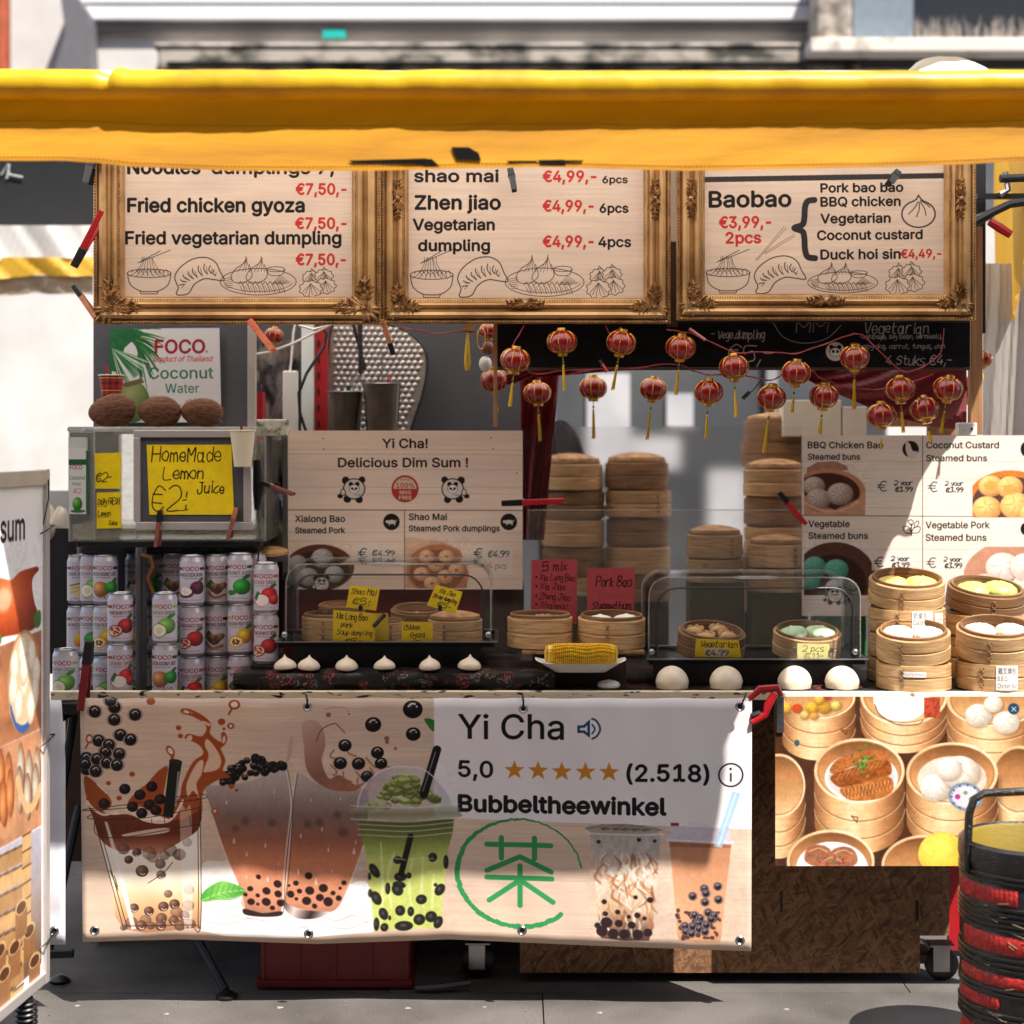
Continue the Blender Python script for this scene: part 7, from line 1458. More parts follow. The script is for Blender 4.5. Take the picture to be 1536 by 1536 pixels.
# cups
def cup(label, px, py0, py1, wpx, Y, mat_, rim=None, cat='cup', name='paper_cup', straws=(), content=None):
    z0_ = P(0,py1,Y).z; z1_ = P(0,py0,Y).z; r1 = wpx/2*K(Y); H = z1_-z0_; t = thing(name, label, cat, (P(px,0,Y).x,Y,z0_))
    part(t, 'cup_wall', MB().lathe([(.0005,.002),(r1*.68,0),(r1*.98,H*.985),(r1*.95,H*.985),(r1*.66,.006),(.0005,.008)], 26), mat_)
    part(t, 'rim', MB().lathe([(r1*.95,H*.98),(r1*1.04,H*.985),(r1*1.05,H*1.01),(r1*.98,H*1.02),(r1*.95,H*.98)], 26), rim or whitep)
    for (dx,dz,mt) in straws: part(t, 'stirrer', MB().tube([(0,0,H*.4),(dx,0,H+dz)], .004, 6), mt)
    return t
tart = bpy.data.materials.new('red_tartan'); tart.use_nodes = True; n_ = tart.node_tree.nodes; l_ = tart.node_tree.links; b_ = n_['Principled BSDF']; tcn = n_.new('ShaderNodeTexCoord'); sx = n_.new('ShaderNodeSeparateXYZ'); l_.new(tcn.outputs['Object'], sx.inputs[0])
prevc = None
def stripes(out, freq, thr):
    a1_ = n_.new('ShaderNodeMath'); a1_.operation = 'MULTIPLY'; a1_.inputs[1].default_value = freq; l_.new(out, a1_.inputs[0]); a2_ = n_.new('ShaderNodeMath'); a2_.operation = 'FRACT'; l_.new(a1_.outputs[0], a2_.inputs[0]); a3_ = n_.new('ShaderNodeMath'); a3_.operation = 'LESS_THAN'; a3_.inputs[1].default_value = thr; l_.new(a2_.outputs[0], a3_.inputs[0]); return a3_.outputs[0]
mxA = n_.new('ShaderNodeMath'); mxA.operation = 'ADD'; l_.new(stripes(sx.outputs[0], 52, .4), mxA.inputs[0]); l_.new(stripes(sx.outputs[2], 52, .4), mxA.inputs[1]); 
mxB = n_.new('ShaderNodeMath'); mxB.operation = 'MULTIPLY'; mxB.inputs[1].default_value = .5; l_.new(mxA.outputs[0], mxB.inputs[0]); rp = n_.new('ShaderNodeValToRGB'); rp.color_ramp.elements[0].color = (*lin((170,30,30)),1); rp.color_ramp.elements[1].color = (*lin((20,20,24)),1); l_.new(mxB.outputs[0], rp.inputs[0])
mxC = n_.new('ShaderNodeMix'); mxC.data_type = 'RGBA'; l_.new(stripes(sx.outputs[2], 26, .06), mxC.inputs[0]); l_.new(rp.outputs[0], mxC.inputs[6]); mxC.inputs[7].default_value = (*lin((200,180,60)),1); l_.new(mxC.outputs[2], b_.inputs['Base Color']); b_.inputs['Roughness'].default_value = .6
cup('red tartan paper cup with stirrers behind the leftmost coconut', 167, 563, 605, 38, .42, tart, straws=((-.016,.03,redp),(.006,.012,whitep),(.012,.010,whitep)))
part(None, 'x', MB(), None) if False else None
cup('plain cream paper cup hung on the corner of the lemon juice sign', 364, 646, 700, 38, .16, M('cream_paper', (222,206,180), .6, var=.05), M('cream_paper', (222,206,180)), straws=((-.004,.016,dredp),))
# cans
def can_me(key): 
    r = .0365; h = .148; d = {}
    m = MB(); m.grid(lambda u,v: (r*math.sin(-PI+2*PI*u), -r*math.cos(-PI+2*PI*u), .010+(h-.028)*v), 36, 1)
    d['label'] = m.mesh('label'); d['label'].materials.append(CANS[key])
    return d
r_ = .0365; h_ = .148
m = MB(); m.lathe([(.0005,.006),(.026,.003),(.029,0),(.032,.001),(.0362,.0099),(.0365,.0101)], 30); canbot = m.mesh('base'); canbot.materials.append(M('can_metal_pinkish', (196,190,200), .3, .5, var=.1))
m = MB(); m.lathe([(.0365,h_-.0181),(.0362,h_-.018),(.0325,h_-.008),(.0315,h_-.005)], 30); cansh = m.mesh('shoulder'); cansh.materials.append(MATS['can_metal_pinkish'])
m = MB(); m.lathe([(.0315,h_-.005),(.0325,h_-.001),(.0318,h_),(.0305,h_-.001),(.0295,h_-.005),(.0005,h_-.005)], 30); canlid = m.mesh('lid'); canlid.materials.append(steel)
FRN = {'guava':'guava','pomegranate':'pomegranate','lychee':'lychee','tamarind':'tamarind','coconut':'coconut juice','passion':'passion fruit','mangosteen':'mangosteen','mango':'mango','soursop':'soursop','roasted':'roasted coconut','cane':'sugar cane'}
cme = {}
def place_can(key, px, pyb, Y, where, turn=0):
    if key not in cme: cme[key] = can_me(key)['label']
    t = thing('drink_can', where, 'can', (P(px,0,Y).x, Y, EYE+(HY-pyb)*K(Y-.036)), 'fruit drink cans stacked on the counter', rot=(0,0,turn))
    for nm_,me_ in (('label',cme[key]),('base',canbot),('shoulder',cansh),('lid',canlid)):
        o = bpy.data.objects.new(nm_, me_); COL.objects.link(o); o.parent = t
H = 76.3
CN = [ # key, px, bottom py, Y, label, turn
 ('cane',119,1059,.36,3,('sugar cane','mango','pomegranate'),'far left column beside the tartan cloth'),
 ('x',138.5,1059,.31,3,('guava','soursop','tamarind'),'second column from the left'),
 ('x',158.5,1060,.26,3,('roasted','passion','guava'),'third column from the left'),
 ('x',180,1043,.13,2,('pomegranate','lychee'),'front column left of the chrome post'),
 ('x',98,1052,.10,1,('guava',),'single stack at the left end, by the long red clamp'),
 ('x',247.5,1043,.12,2,('guava','roasted'),'front column right of the chrome post'),
 ('x',288,1062,.18,3,('mangosteen','pomegranate','lychee'),'column left of the tamarind cans'),
 ('x',327,1060,.23,3,('tamarind','tamarind','passion'),'column below the lemon juice sign clamp'),
 ('x',360,1059,.18,3,('coconut','passion','tamarind'),'column under the hanging cream cup'),
 ('x',399,997,.16,2,('lychee','pomegranate'),'rightmost column beside the left display tray'),
 ('x',262,1056,.34,3,('tamarind','guava','mango'),'shaded column behind the guava cans'),
 ('x',206,1056,.40,3,('lychee','mango','guava'),'dark column behind the chrome post'),
 ('x',227,1056,.45,3,('coconut','lychee','passion'),'rearmost column right of the chrome post'),
 ('x',307,1058,.34,3,('guava','coconut','soursop'),'hidden column between mangosteen and tamarind columns'),
 ('x',345,1057,.34,3,('mango','lychee','guava'),'hidden column between tamarind and coconut juice columns'),
 ('x',381,1056,.32,3,('soursop','pomegranate','mango'),'hidden column left of the lychee column')]
for _,px,pb,Y,n_t,keys,where in CN:
    KM = {'sugar cane':'cane'}
    for i in range(n_t):
        key = KM.get(keys[i], keys[i]); lv = (('top','middle','bottom') if n_t == 3 else ('top','bottom') if n_t == 2 else ('lone',))[i]
        place_can(key, px+random.uniform(-.5,.5), pb-H*(n_t-1-i), Y, f'{FRN[key]} can, {lv} in the {where}', random.uniform(-.12,.12)+(.3 if px in (180,119) else -.15 if px in (327,) else 0))
bx = thing('counter_riser', 'dark riser box under the rightmost column of cans', 'box', P(399,1030,.16)); part(bx, 'box', MB().box((P(380,0,.16).x,.10,.886), (P(420,0,.16).x,.2,EYE+(HY-997)*K(.124)-.001)), blackp, world=True)
bz = thing('tartan_cloth_panel', 'red and black checked cloth hanging behind the leftmost cans', 'cloth', P(88,945,.7)); part(bz, 'cloth', MB().grid(lambda u,v: P(66+60*u, 1000-160*v, .7+.006*vnoise(u*5,1,1)), 12, 4), tart, world=True)
bz = thing('grey_shelf', 'grey shelf with a sack on it at the far left behind the cans', 'shelf', P(60,830,.7)); part(bz, 'shelf', wbox(-60,822,112,836,.68,.3), dsteel, world=True)
bz = thing('flour_sack', 'pale stone coloured sack lying on the grey shelf', 'sack', P(85,822,.75)); part(bz, 'sack', MB().grid(lambda u,v: (P(54+56*u,0,.75).x, .75-.10*math.sin(PI*v)*math.sin(PI*min(.98,.06+u))**.3, P(0,822,.75).z+.0+(.13+.03*vnoise(u*4,1,1))*(1-math.cos(PI*v))/2*math.sin(PI*min(.98,.06+u))**.25*1.15), 24, 16), M('sack_cloth', (190,180,166), .8, var=.2, vs=8, bump=.5), world=True)
bz = thing('grey_wall_panel', 'pale grey sheet behind the flour sack at the far left', 'panel', P(90,700,1.2)); part(bz, 'panel', wbox(60,736,150,826,1.2,.02), M('greige', (170,168,168), .7), world=True)

# ------------------------------------------------------------------ clutter in the middle back
bk = thing('grey_back_panel', 'dark grey metal back wall of the stall behind the foil board', 'panel', (P(600,0,1.15).x,1.15,.9))
part(bk, 'panel', wbox(384,230,782,1000,1.15,.02), M('slate_grey_metal', (84,84,90), .45, .3, var=.25, vs=3, bump=.1), world=True)
foilm = M('quilted_foil', (206,200,196), .3, .8, var=.35, vs=60, bump=.3, bs=60)
fo = thing('quilted_foil_board', 'silver quilted foil sunshade with black rim behind the utensils', 'sunshade', P(570,640,1.0))
outl = smooth([P(*q,1.0).xz[:] for q in ((498,486),(560,484),(600,492),(632,515),(641,545),(634,590),(618,640),(608,690),(500,690))], True, 6)
m = MB(); m.prism([tuple(p_) for p_ in outl], 1.0, 1.012); part(fo, 'foil_sheet', m, foilm, world=True)
q_ = MB(); cxo = P(568,0,1).x
for i in range(16):
    for j in range(22):
        px = 503+i*9.2+(j % 2)*4.6; py = 494+j*8.4
        if px > 632-(py > 560)*(py-560)*.28-(py < 520)*(520-py)*1.2: continue
        c_ = P(px,py,.999); q_.ball(c_, .0105, 6, 3, (1,.35,.92))
part(fo, 'quilted_cells', q_, foilm, world=True, kind='stuff')
part(fo, 'black_binding', MB().tube([(p_[0],1.0,p_[1]) for p_ in outl], .005, 6, closed=True), blackp, world=True)
def jar(label, px, py0, py1, wpx, Y, mt, tools):
    z0_ = P(0,py1,Y).z; z1_ = P(0,py0,Y).z; r = wpx/2*K(Y); t = thing('utensil_cup', label, 'cup', (P(px,0,Y).x,Y,z0_), 'steel cups of utensils at the back')
    H_ = z1_-z0_; part(t, 'cup_wall', MB().lathe([(.0005,0),(r*.8,0),(r,H_),(r*.96,H_),(r*.77,.004),(.0005,.004)], 24), mt); part(t, 'rim', MB().lathe([(r*.97,H_-.002),(r*1.04,H_),(r*.97,H_+.003)], 24), steel)
    for (dx,dz,rr_,mt2) in tools: part(t, 'utensil', MB().tube([(dx*.4,0,H_*.4),(dx,0,H_+dz)], rr_, 6), mt2)
    return t
smoke = M('smoky_plastic', (90,80,72), .15, .3, var=.3, spec=.8)
jar('dark utensil cup at the left behind the dim sum sign', 518, 588, 660, 54, .85, smoke, ((.01,.02,.006,blackp),(-.01,.01,.008,blackp),(.02,.05,.003,steel)))
jar('smoky clear utensil cup with red handles behind the dim sum sign', 573, 576, 655, 58, .8, smoke, ((.02,.03,.003,redp),(.03,.03,.003,redp),(-.01,.02,.003,redp),(.0,.1,.003,steel)))
wk = thing('wire_whisk', 'steel wire whisk with black handles hanging in front of the foil board', 'whisk', P(540,560,.88))
part(wk, 'handle', MB().tube([P(540,486,.88),P(541,560,.88)], .008, 8), blackp, world=True); part(wk, 'handle', MB().tube([P(530,486,.9),P(548,555,.9)], .006, 8), blackp, world=True)
m = MB()
for a_ in range(6): 
    s_ = math.cos(a_*PI/6)*.03; m.tube([P(541,560,.88),P(541,575,.88)+Vector((s_,math.sin(a_*PI/6)*.03,0)),P(541,600,.88)+Vector((s_*.7,0,0)),P(541,606,.88),P(541,600,.88)-Vector((s_*.7,0,0)),P(541,575,.88)-Vector((s_,0,0)),P(541,560,.88)], .0012, 4)
part(wk, 'wires', m, steel, world=True)
ex = thing('power_strip', 'white multi socket strip hanging by its cable behind the notice board', 'power strip', P(433,640,.8)); part(ex, 'housing', MB().box(P(424,650,.8), P(446,556,.8)+Vector((0,.03,0))), whitep, world=True, bevel=.005); part(ex, 'cable', MB().tube([P(435,556,.81),P(437,540,.81),P(440,500,.81),P(444,480,.81)], .004, 6), whitep, world=True)
cbw = thing('white_cable', 'white cable sagging across the gap under the leftmost menu', 'cable', P(440,500,.6)); part(cbw, 'cable', MB().tube([P(380,532,.6),P(405,528,.6),P(440,515,.6),P(470,500,.6),P(500,486,.6),P(470,494,.6),P(448,488,.6)], .0045, 6), whitep, world=True)
cbk = thing('black_cable', 'black cable looping down in front of the white post', 'cable', P(460,520,.7)); part(cbk, 'cable', MB().tube([P(475,484,.7),P(490,500,.7),P(486,520,.7),P(460,560,.7),P(448,590,.7),P(450,620,.7),P(460,650,.7)], .0055, 6), blackp, world=True)
cbk2 = thing('hanging_black_lead', 'black lead with plug hanging right of the dispenser', 'cable', P(386,800,.25)); part(cbk2, 'cable', MB().tube([P(384,730,.25),P(388,760,.25),P(390,810,.25),P(386,850,.25),P(382,870,.25)], .003, 6), blackp, world=True); part(cbk2, 'plug', MB().tube([P(386,690,.25),P(388,735,.25),P(386,765,.25)], [.014,.018,.010], 10), blackp, world=True)
bj = thing('clutter_bag', 'crumpled dark printed bag in the gap behind the notice board', 'bag', P(410,600,.95))
part(bj, 'bag', MB().grid(lambda u,v: P(384+66*u, 700-190*v, .95+.03*vnoise(u*5+v*4,1,2)), 14, 20), M('mixed_packaging', (120,106,100), .4, col2=(50,44,48), vs=14, cut=(.42,.55)), world=True)
bj = thing('patterned_box', 'white box with green leaf pattern above the clamp beside the dispenser', 'box', P(408,650,.33)); part(bj, 'box', MB().box(P(384,654,.33), P(431,629,.33)+Vector((0,.06,0))), M('leafy_box', (206,200,186), .4, col2=(90,104,70), vs=26, cut=(.4,.5)), world=True, bevel=.004)
bj = thing('open_metal_shelf', 'steel shelf with plastic wrapped goods between dispenser and dim sum sign', 'shelf', P(408,840,.5)); part(bj, 'upright', wbox(424,650,431,870,.5,.015), steel, world=True); part(bj, 'wrapped_goods', MB().grid(lambda u,v: P(384+46*u, 845-185*v, .56+.03*vnoise(u*4+v*6,1,2)), 12, 24), M('plastic_wrapped', (150,140,110), .25, col2=(70,70,84), vs=10, cut=(.4,.6)), world=True); part(bj, 'shelf_plate', wbox(384,836,432,842,.45,.2), steel, world=True)
wl = thing('wicker_lid', 'round wicker lid leaning at the right of the chrome stand', 'lid', P(405,830,.4)); part(wl, 'lid', MB().lathe([(.0005,.006),(.05,.005),(.058,0),(.060,-.008),(.054,-.008)], 28, P(404,826,.4), rot=Matrix.Rotation(.12,3,'X')), bamboo_w, world=True)
rdl = thing('red_binder', 'red binder standing in the gap behind the notice board', 'binder', P(386,610,.7)); part(rdl, 'binder', wbox(380,588,394,660,.7,.06), redp, world=True)

# ------------------------------------------------------------------ chalk board strip, red drape, lantern strings
cb = thing('chalk_board', 'long black chalk board strip with handwriting under the menus', 'chalk board', P(1100,550,.10))
m = MB(); m.grid(lambda u,v: P(746+709*u, 551+(484-551)*v, .0992), 1, 1); part(cb, 'chalk_face', m, print_mat('chalk_print', ck, .85, .1, spec=.1), world=True)
part(cb, 'board', wbox(746,400,1455,551,.10,.015), M('black_board', (26,25,28), .6), world=True); part(cb, 'wooden_edge', wbox(740,480,746,640,.10,.02), woodm, world=True); part(cb, 'lower_batten', wbox(746,551.4,1455,555,.098,.02), dkwood, world=True)
drape_m = cloth_mat('dark_red_cloth', (110,16,24), .15, var=.3, vs=5, bump=.4)
dr = thing('red_drape', 'dark red cloth bunched along the underside of the chalk board', 'cloth', P(1100,560,.3))
def drp(u, v):
    px = 760+690*u; bot = np.interp(px, [760,800,860,930,1000,1180,1230,1330,1400,1450], [578,566,562,556,550,553,580,622,640,646]); return P(px, 546+(bot-546)*v, .30+.03*vnoise(u*14+v*3,1,2))
part(dr, 'cloth', MB().grid(drp, 140, 14), drape_m, world=True)
dr2 = thing('red_hanging_cloth', 'dark red cloth hanging down right of the dim sum sign', 'cloth', P(806,800,.62)); part(dr2, 'cloth', MB().grid(lambda u,v: P(780+(60-28*v)*u+4*v, 550+260*v, .62+.04*vnoise(u*7+v*2,1,4)), 30, 20), drape_m, world=True)
dj = thing('dark_jacket', 'dark purple jacket hung behind the left back steamer stack', 'jacket', P(860,700,1.1)); part(dj, 'jacket', MB().grid(lambda u,v: P(808+88*u, 880-(250*math.sin(PI*(.12+.6*(1-u)))**.6)*v, 1.1+.05*math.sin(PI*u)*math.sin(PI*v)*-1+.02*vnoise(u*6+v*3,1,3)), 24, 20), M('plum_fabric', (44,34,42), .8, var=.3), world=True)
dg = thing('white_adapter_box', 'small white electric box on the wooden post at the right', 'electric box', P(1452,645,.06)); part(dg, 'box', MB().box(P(1438,654,.06), P(1466,634,.06)+Vector((0,.04,0))), whitep, world=True, bevel=.003)
m = MB(); m.ball(P(1458,643,.058), .004, 8, 5); m.ball(P(1446,645,.058), .0015, 6, 4); part(dg, 'socket', m, blackp, world=True)
wb = thing('stack_of_white_boxes', 'white cartons at the back above the steamed buns sign', 'cartons', P(1220,650,.8))
for q in ((1175,600,1262,655),(1264,610,1300,655)): part(wb, 'carton', wbox(*q,.8,.1), M('white_carton', (206,198,184), .6, var=.1), world=True, bevel=.002)
wn = thing('wooden_crate_side', 'raw wooden slats at the back right above the steamed buns sign', 'crate', P(1400,650,.7))
for i,q in enumerate(((1392,590,1412,660),(1414,585,1436,660),(1330,625,1390,640))): part(wn, 'slat', wbox(*q,.7,.02), woodm, world=True)
cbk3 = thing('black_plug_lead', 'thin black lead with plug hanging under the chalk board', 'cable', P(1120,590,.35)); part(cbk3, 'cable', MB().tube([P(1146,555,.35),P(1140,572,.35),P(1130,585,.35),P(1120,592,.35)], .002, 5), blackp, world=True); part(cbk3, 'plug', MB().tube([P(1124,588,.35),P(1114,598,.35)], .007, 6), blackp, world=True)

def make_lantern():
    t = thing('red_lantern', 'x', 'lantern', (0,0,0), 'small red lanterns on cords')
    rr_, hh = .0415, .033
    part(t, 'globe', MB().lathe([(max(.012,rr_*math.sin(a_)**.8), -hh*math.cos(a_)) for a_ in np.linspace(.28, PI-.28, 13)], 40, rmod=lambda a_,f: 1-.035*abs(math.cos(5*a_))**6), redlac)
    rb_ = MB()
    for k_ in range(10):
        a_ = 2*PI*k_/10+.314*.5
        rb_.tube([(1.01*max(.012,rr_*math.sin(q)**.8)*math.cos(a_), 1.01*max(.012,rr_*math.sin(q)**.8)*math.sin(a_), -hh*math.cos(q)) for q in np.linspace(.5, PI-.4, 10)], .0015, 4)
    part(t, 'gilt_ribs', rb_, lgold)
    part(t, 'top_cap', MB().lathe([(.0195,hh*.86),(.021,hh*.93),(.014,hh*1.0),(.0125,hh*1.22),(.009,hh*1.24),(.0005,hh*1.26)], 20), lgold)
    part(t, 'bottom_collar', MB().lathe([(.026,-hh*.74),(.027,-hh*.84),(.021,-hh*.93),(.016,-hh*.98),(.0145,-hh*1.24),(.0125,-hh*1.26),(.0005,-hh*1.22)], 20, rmod=lambda a_,f: 1+(.06*math.cos(16*a_) if f < .4 else 0)), lgold)
    tx = MB(); tx.tube([(0,0,-hh*1.2),(0,0,-hh*1.2-.028)], .0012, 5); part(t, 'tassel_cord', tx, yelt)
    part(t, 'bead', MB().ball((0,0,-hh*1.2-.019), .0038, 8, 6), greenb)
    ts = MB(); rnd = random.Random(3)
    for i in range(22):
        a_ = rnd.random()*6.28; r0 = .003*rnd.random()**.5; e0 = .0062*rnd.random()**.5
        ts.tube([(0,0,0),(r0*math.cos(a_),r0*math.sin(a_),-.012),(e0*math.cos(a_),e0*math.sin(a_),-.082-.01*rnd.random())], .0011, 3, caps=False)
    ts.ball((0,0,-.004), .004, 8, 5); q = part(t, 'tassel', ts, yelt); q.location = (0,0,-hh*1.2-.026)
    return t
proto = make_lantern()
LAN = [(773,540,.0,.75,'first sharp lantern, left below the frame joint'),(843,513,.0,.80,'lantern under the dumpling plate ornament of the middle menu'),(932,514,.0,.80,'lantern right of the one under the middle ornament'),(1021,521,.0,.80,'lantern below the gap between middle and right menus'),(1101,551,.0,.85,'lantern hanging under the Vege dumpling writing'),(1194,559,.0,.55,'lantern left of the small panda badge'),(1282,536,.0,.95,'lantern right beside the small panda badge'),(1063,588,.03,.75,'lower lantern below the black lead, left one'),(1157,596,.03,1.05,'lower lantern with the longest tassel'),(1236,594,.03,.5,'lower lantern with short tassel above the BBQ Chicken title'),(1350,584,.02,.65,'lantern under the word Stuks, above the sign divide'),(1387,614,.03,.35,'lower lantern between two others at the right'),(1322,623,.03,.3,'lowest lantern, just above the steamed buns sign'),(1422,583,.0,.7,'rightmost sharp lantern by the wooden post'),(806,590,.50,.9,'blurred lantern beside the red cloth'),(890,582,.50,1.0,'blurred lantern below the small red clip'),(980,584,.50,1.0,'blurred lantern in front of the white notice'),(741,570,.45,.3,'half hidden lantern above the corner of the dim sum sign'),(1446,586,.4,.4,'lantern half behind the rightmost one'),(733,496,.4,.3,'lantern partly hidden by the middle frame'),(411,503,.55,.3,'small lantern behind the orange clamp'),(1474,539,.5,.3,'lantern peeking out right of the wooden post')]
first = True
for (px,py,Y,tl,lab_) in LAN:
    o = proto if first else copy_tree(proto); first = False
    o['label'] = 'red lantern, '+lab_; o.location = P(px,py,Y); s_ = 1.0 if Y < .2 else K(0)/K(Y)*1.12 if px not in (411,1474,733) else .7
    o.scale = (s_,)*3; o.rotation_euler = (random.uniform(-.2,.25), random.uniform(-.18,.18), random.uniform(0,.6))
    for ch in o.children:
        if ch.name.startswith('tassel') and 'cord' not in ch.name: ch.scale = (1,1,tl*1.0)
        if tl <= .3 and (ch.name.startswith('tassel') or ch.name.startswith('bead')): ch.scale = (.6,.6,.35)
def cord(label, pts_, Y=.0, r=.0016, mt=None):
    t = thing('lantern_cord', label, 'cord', P(*pts_[0],Y), 'red cords of the lantern strings'); sm_ = smooth(pts_, False, 6)
    c1_ = [P(a_,b_,Y+.003*math.sin(i*.9)) for i,(a_,b_) in enumerate(sm_)]; c2_ = [P(a_,b_+1.1*math.sin(i*1.1),Y-.004) for i,(a_,b_) in enumerate(sm_)]
    part(t, 'strand', MB().tube(c1_, r, 5), mt or redcord, world=True); part(t, 'strand', MB().tube(c2_, r, 5), mt or redcord, world=True)
cord('red twisted cord from the frame gap over to the chalk board middle', [(1000,494),(1021,498),(1045,503),(1101,528),(1150,528),(1194,530),(1240,515),(1282,500)], .0)
cord('red cord from the middle of the chalk board sagging to its right end', [(1282,500),(1300,508),(1350,555),(1380,552),(1410,530),(1416,492)], .0)
cord('red cord of the lower string crossing the window opening', [(770,538),(800,560),(860,555),(950,552),(1010,546),(1040,556),(1063,562),(1110,563),(1157,570),(1180,558),(1215,556),(1236,570),(1290,584),(1340,580),(1400,562)], .04)
cord('short red cord rising from the first sharp lantern to the frame', [(768,520),(776,506),(787,488)], .0); cord('short red cord rising above the third sharp lantern', [(932,490),(916,500),(908,488)], .0)
cord('dark cord crossing in front of the grey back wall', [(600,490),(650,500),(700,497),(745,503)], .35)
for px,py in ((1050,505),(1014,585) if False else (1148,580),(1280,500)): pass
m = thing('string_clip', 'clear and red plastic clip on the upper lantern cord', 'clip', P(1047,502,.0)); part(m, 'clip', MB().tube([P(1034,493,-.005),P(1058,510,-.005)], .0045, 6), M('pinkish_clear', (196,120,116), .3), world=True)
yt2 = thing('pale_tassel', 'pale yellow tassel hanging left of the small ornaments below the middle menu', 'tassel', P(702,497,.35)); part(yt2, 'threads', MB().tube([P(702,497,.35),P(701,520,.35),P(701,545,.35),P(701,556,.35)], [.003,.007,.010,.006], 8), yelt, world=True); part(yt2, 'gilt_cap', MB().box(P(694,494,.34), P(712,488,.34)+Vector((0,.01,0))), lgold, world=True)
wdl = thing('wooden_doll_charm', 'small brown and white wooden charm hanging left of the first lantern', 'charm', P(730,530,.35)); part(wdl, 'head', MB().ball(P(732,522,.35), .019, 12, 8, (1,1,1.1)), brownp, world=True); part(wdl, 'body', MB().ball(P(728,546,.35), .022, 12, 8, (.9,1,1.1)), whitep, world=True); part(wdl, 'brass_ring', MB().tube([P(722+6*math.cos(a_),508+16*math.sin(a_),.34) for a_ in np.linspace(0,2*PI,16)], .0022, 5), lgold, world=True)

# ------------------------------------------------------------------ A-board at the left
abt = thing('pavement_sign', 'tall white framed pavement sign with roast duck and dim sum print at the left edge', 'sign', (-1.25,-.25,0))
FA = Vector((-1.266,-.25,0)); dv = Vector((-.1014,-1,0)).normalized(); nrm = Vector((1,-.1014,0)).normalized(); LB = .72*Vector((-.1014,-1,0)).length
def AB(s_, z, off=0): return FA+dv*s_+nrm*off+Vector((0,0,z))
zt, zb2 = 1.518, .158
m = MB(); m.grid(lambda u,v: AB(LB*(1-u), zb2+(zt-zb2)*v, .002), 1, 1); part(abt, 'printed_sheet', m, print_mat('pavement_sign_print', ab, .35, .03, coat=.2), world=True)
def abar(s0, s1, z0_, z1_, o0, o1):
    m = MB(); vs = [AB(s_,z_,o_) for o_ in (o0,o1) for s_,z_ in ((s0,z0_),(s1,z0_),(s1,z1_),(s0,z1_))]; return m.add(vs, [(0,1,2,3),(4,7,6,5),(0,4,5,1),(1,5,6,2),(2,6,7,3),(3,7,4,0)])
part(abt, 'back_panel', abar(-.0, LB, zb2, zt, -.012, 0), whitem, world=True)
part(abt, 'frame_post', abar(-.012, .016, zb2-.02, zt+.01, -.02, .012), alum, world=True, bevel=.003); part(abt, 'frame_post', abar(LB-.01, LB+.02, zb2-.02, zt+.01, -.02, .012), alum, world=True, bevel=.003)
part(abt, 'top_rail', abar(.0145, LB-.0105, zt-.034, zt+.008, -.02, .012), alum, world=True, bevel=.003); part(abt, 'bottom_rail', abar(.0145, LB-.0105, zb2-.018, zb2+.012, -.02, .012), alum, world=True, bevel=.003)
for z_ in (1.37,.80,.26):
    part(abt, 'cable_tie', MB().tube([AB(-.034,z_,-.022),AB(-.034,z_+.004,.016),AB(.03,z_-.006,.018),AB(.045,z_-.015,.006)], .0025, 5), blackp, world=True)
part(abt, 'cable_tie', MB().tube([AB(.012,1.50,.016),AB(.016,1.45,.018),AB(.05,1.38,.016)], .002, 5), blackp, world=True)
for s_ in (.12,LB-.12):
    c_ = AB(s_,0,-.004); part(abt, 'spring_foot', MB().tube([(c_.x+.026*math.cos(a_),c_.y+.026*math.sin(a_),.014+.11*i/160) for i,a_ in enumerate(np.linspace(0,16*PI,161))], .0045, 6), blackp, world=True)
    part(abt, 'foot_core', MB().lathe([(.018,.01),(.018,.135)], 14, (c_.x,c_.y,0)), dsteel, world=True)
part(abt, 'rubber_base', abar(.02, LB-.02, .0, .014, -.14, .12), blackp, world=True, bevel=.004)

# ------------------------------------------------------------------ black and red woven tiffin basket
lac = M('black_lacquer_cane', (24,22,22), .3, col2=(70,60,48), vs=26, stretch=(1,1,9), bump=.7, bs=50, cut=(.26,.36), coat=.3)
redw = M('red_woven_cane', (206,50,46), .5, col2=(140,26,26), vs=60, bump=.8, bs=120)
yin = M('yellow_lined_inside', (140,118,24), .5, var=.15, stretch=(1,1,12), bump=.5)
YT = -.5; kT = K(YT); cx_ = (1555-768)*kT; Rb = 112*kT
zz = lambda py: EYE+(HY-py)*kT
tf = thing('lacquered_tiffin_basket', 'tall black lacquered basket with red woven bands and arched handle at lower right', 'basket', (cx_,YT,0))
RX = Matrix.Identity(3)
def lz(prof, nm, mt, n=72, rm=None, kind=None): return part(tf, nm, MB().lathe([(r_,z_) for r_,z_ in prof], n, (0,0,0), rmod=rm), mt)
zT = zz(1262)
lz([(Rb*.90,zT),(Rb*.97,zT+.012),(Rb*1.02,zT+.004),(Rb*1.03,zT-.03),(Rb*1.0,zT-.055),(Rb*.90,zT-.055)], 'upper_rim', lac)
lz([(.0005,zT-.09),(Rb*.86,zT-.09),(Rb*.90,zT-.0),(Rb*.93,zT+.008)], 'inner_liner', yin)
lz([(Rb*.985,zz(1522)),(Rb*1.0,zz(1515)),(Rb*1.0,zz(1300)),(Rb*.985,zz(1296))], 'black_body', lac, 90, rm=lambda a_,f: 1+.004*math.sin(9*a_))
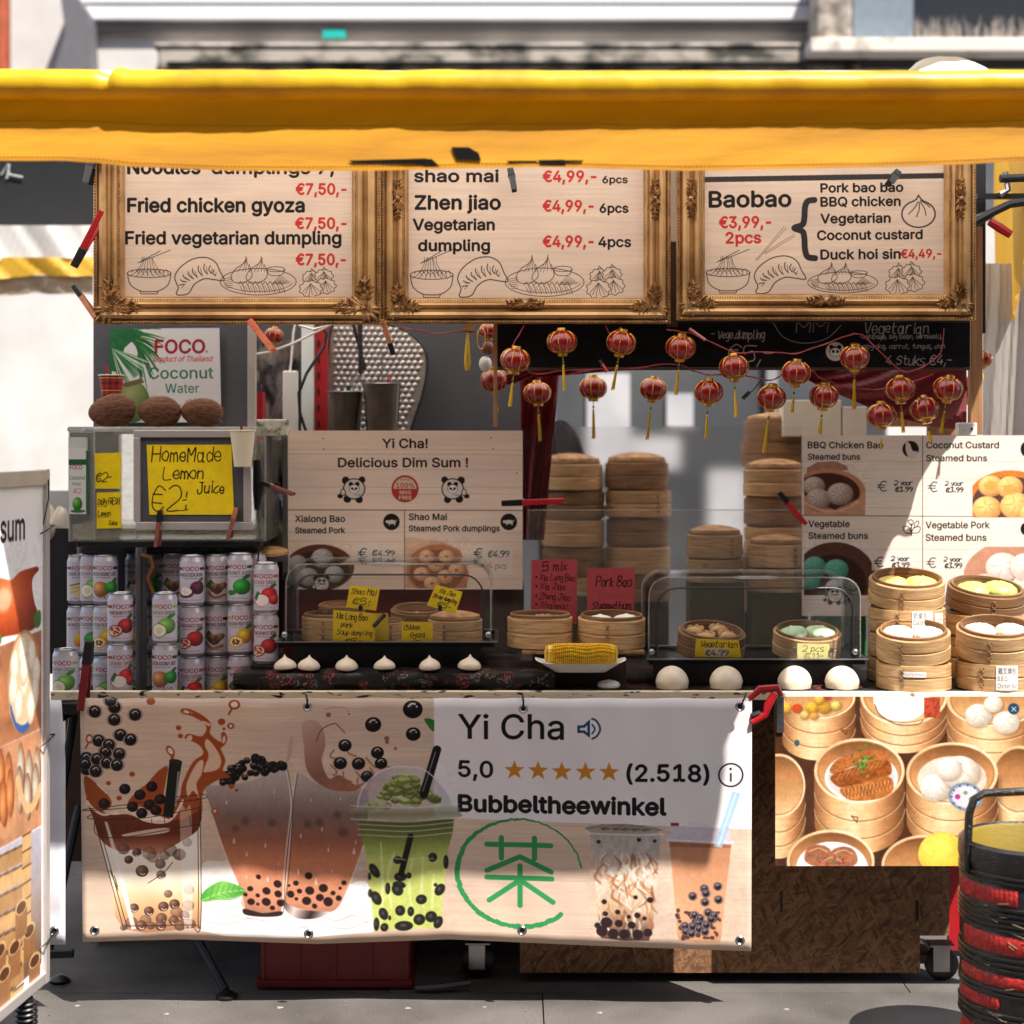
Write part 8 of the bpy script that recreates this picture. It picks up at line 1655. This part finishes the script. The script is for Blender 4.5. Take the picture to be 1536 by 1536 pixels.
for p_ in (1297,1304,1342,1350,1358,1366,1373,1415,1423,1431,1461,1467,1497,1505,1514):
    lz([(Rb*1.0,zz(p_+3)),(Rb*1.022,zz(p_+1.5)),(Rb*1.024,zz(p_-1.5)),(Rb*1.0,zz(p_-3))], 'black_hoop', lac, 90, rm=lambda a_,f: 1+.003*math.sin(7*a_+p_))
for (p0,p1,a0_,a1_) in ((1312,1336,180,240),(1380,1408,186,300),(1438,1456,182,330),(1473,1490,180,226),(1476,1492,254,320),(1312,1336,300,372),(1380,1408,330,420),(1438,1456,20,120)):
    m = MB(); m.lathe([(Rb*1.0,zz(p1)),(Rb*1.014,zz(p1-2)),(Rb*1.014,zz(p0+2)),(Rb*1.0,zz(p0))], 60, rmod=lambda a_,f: 1+.006*math.sin(100*a_), a0=R(a0_), a1=R(a1_)); part(tf, 'red_woven_patch', m, redw)
wv = MB()
for k_ in range(70):
    a_ = random.uniform(PI, 2*PI); z_ = zz(random.uniform(1305,1515)); t_ = random.uniform(-.6,.6); L_w = random.uniform(.01,.04)
    wv.tube([(Rb*1.02*math.cos(a_+i_*.5*L_w/Rb), Rb*1.02*math.sin(a_+i_*.5*L_w/Rb), z_+t_*i_*.5*L_w) for i_ in (-1,0,1)], .0012, 3)
part(tf, 'loose_straw_ends', wv, M('straw_fleck', (120,104,70), .7), kind='stuff')
lz([(Rb*.98,.02),(Rb*1.0,.04),(Rb*.99,.10),(Rb*.93,zz(1522))], 'red_foot', redw); lz([(.0005,0),(Rb*1.02,0),(Rb*1.03,.02),(Rb*.98,.021)], 'foot_ring', lac)
hd = MB(); hx = -Rb*.93; 
hp = [(hx-.012,-.05,zz(1300)),(hx-.012,-.05,zz(1265)),(hx-.008,-.05,zz(1215)),(hx+.004,-.05,zz(1193)),(hx+.03,-.05,zz(1184)),(0,-.05,zz(1180)),(-hx-.03,-.05,zz(1184)),(-hx-.004,-.05,zz(1193)),(-hx+.008,-.05,zz(1215)),(-hx+.012,-.05,zz(1265)),(-hx+.012,-.05,zz(1300))]
hs_ = []
pp = [Vector(q) for q in hp]
hd.tube(pp, .0105, 10); part(tf, 'handle', hd, lac)
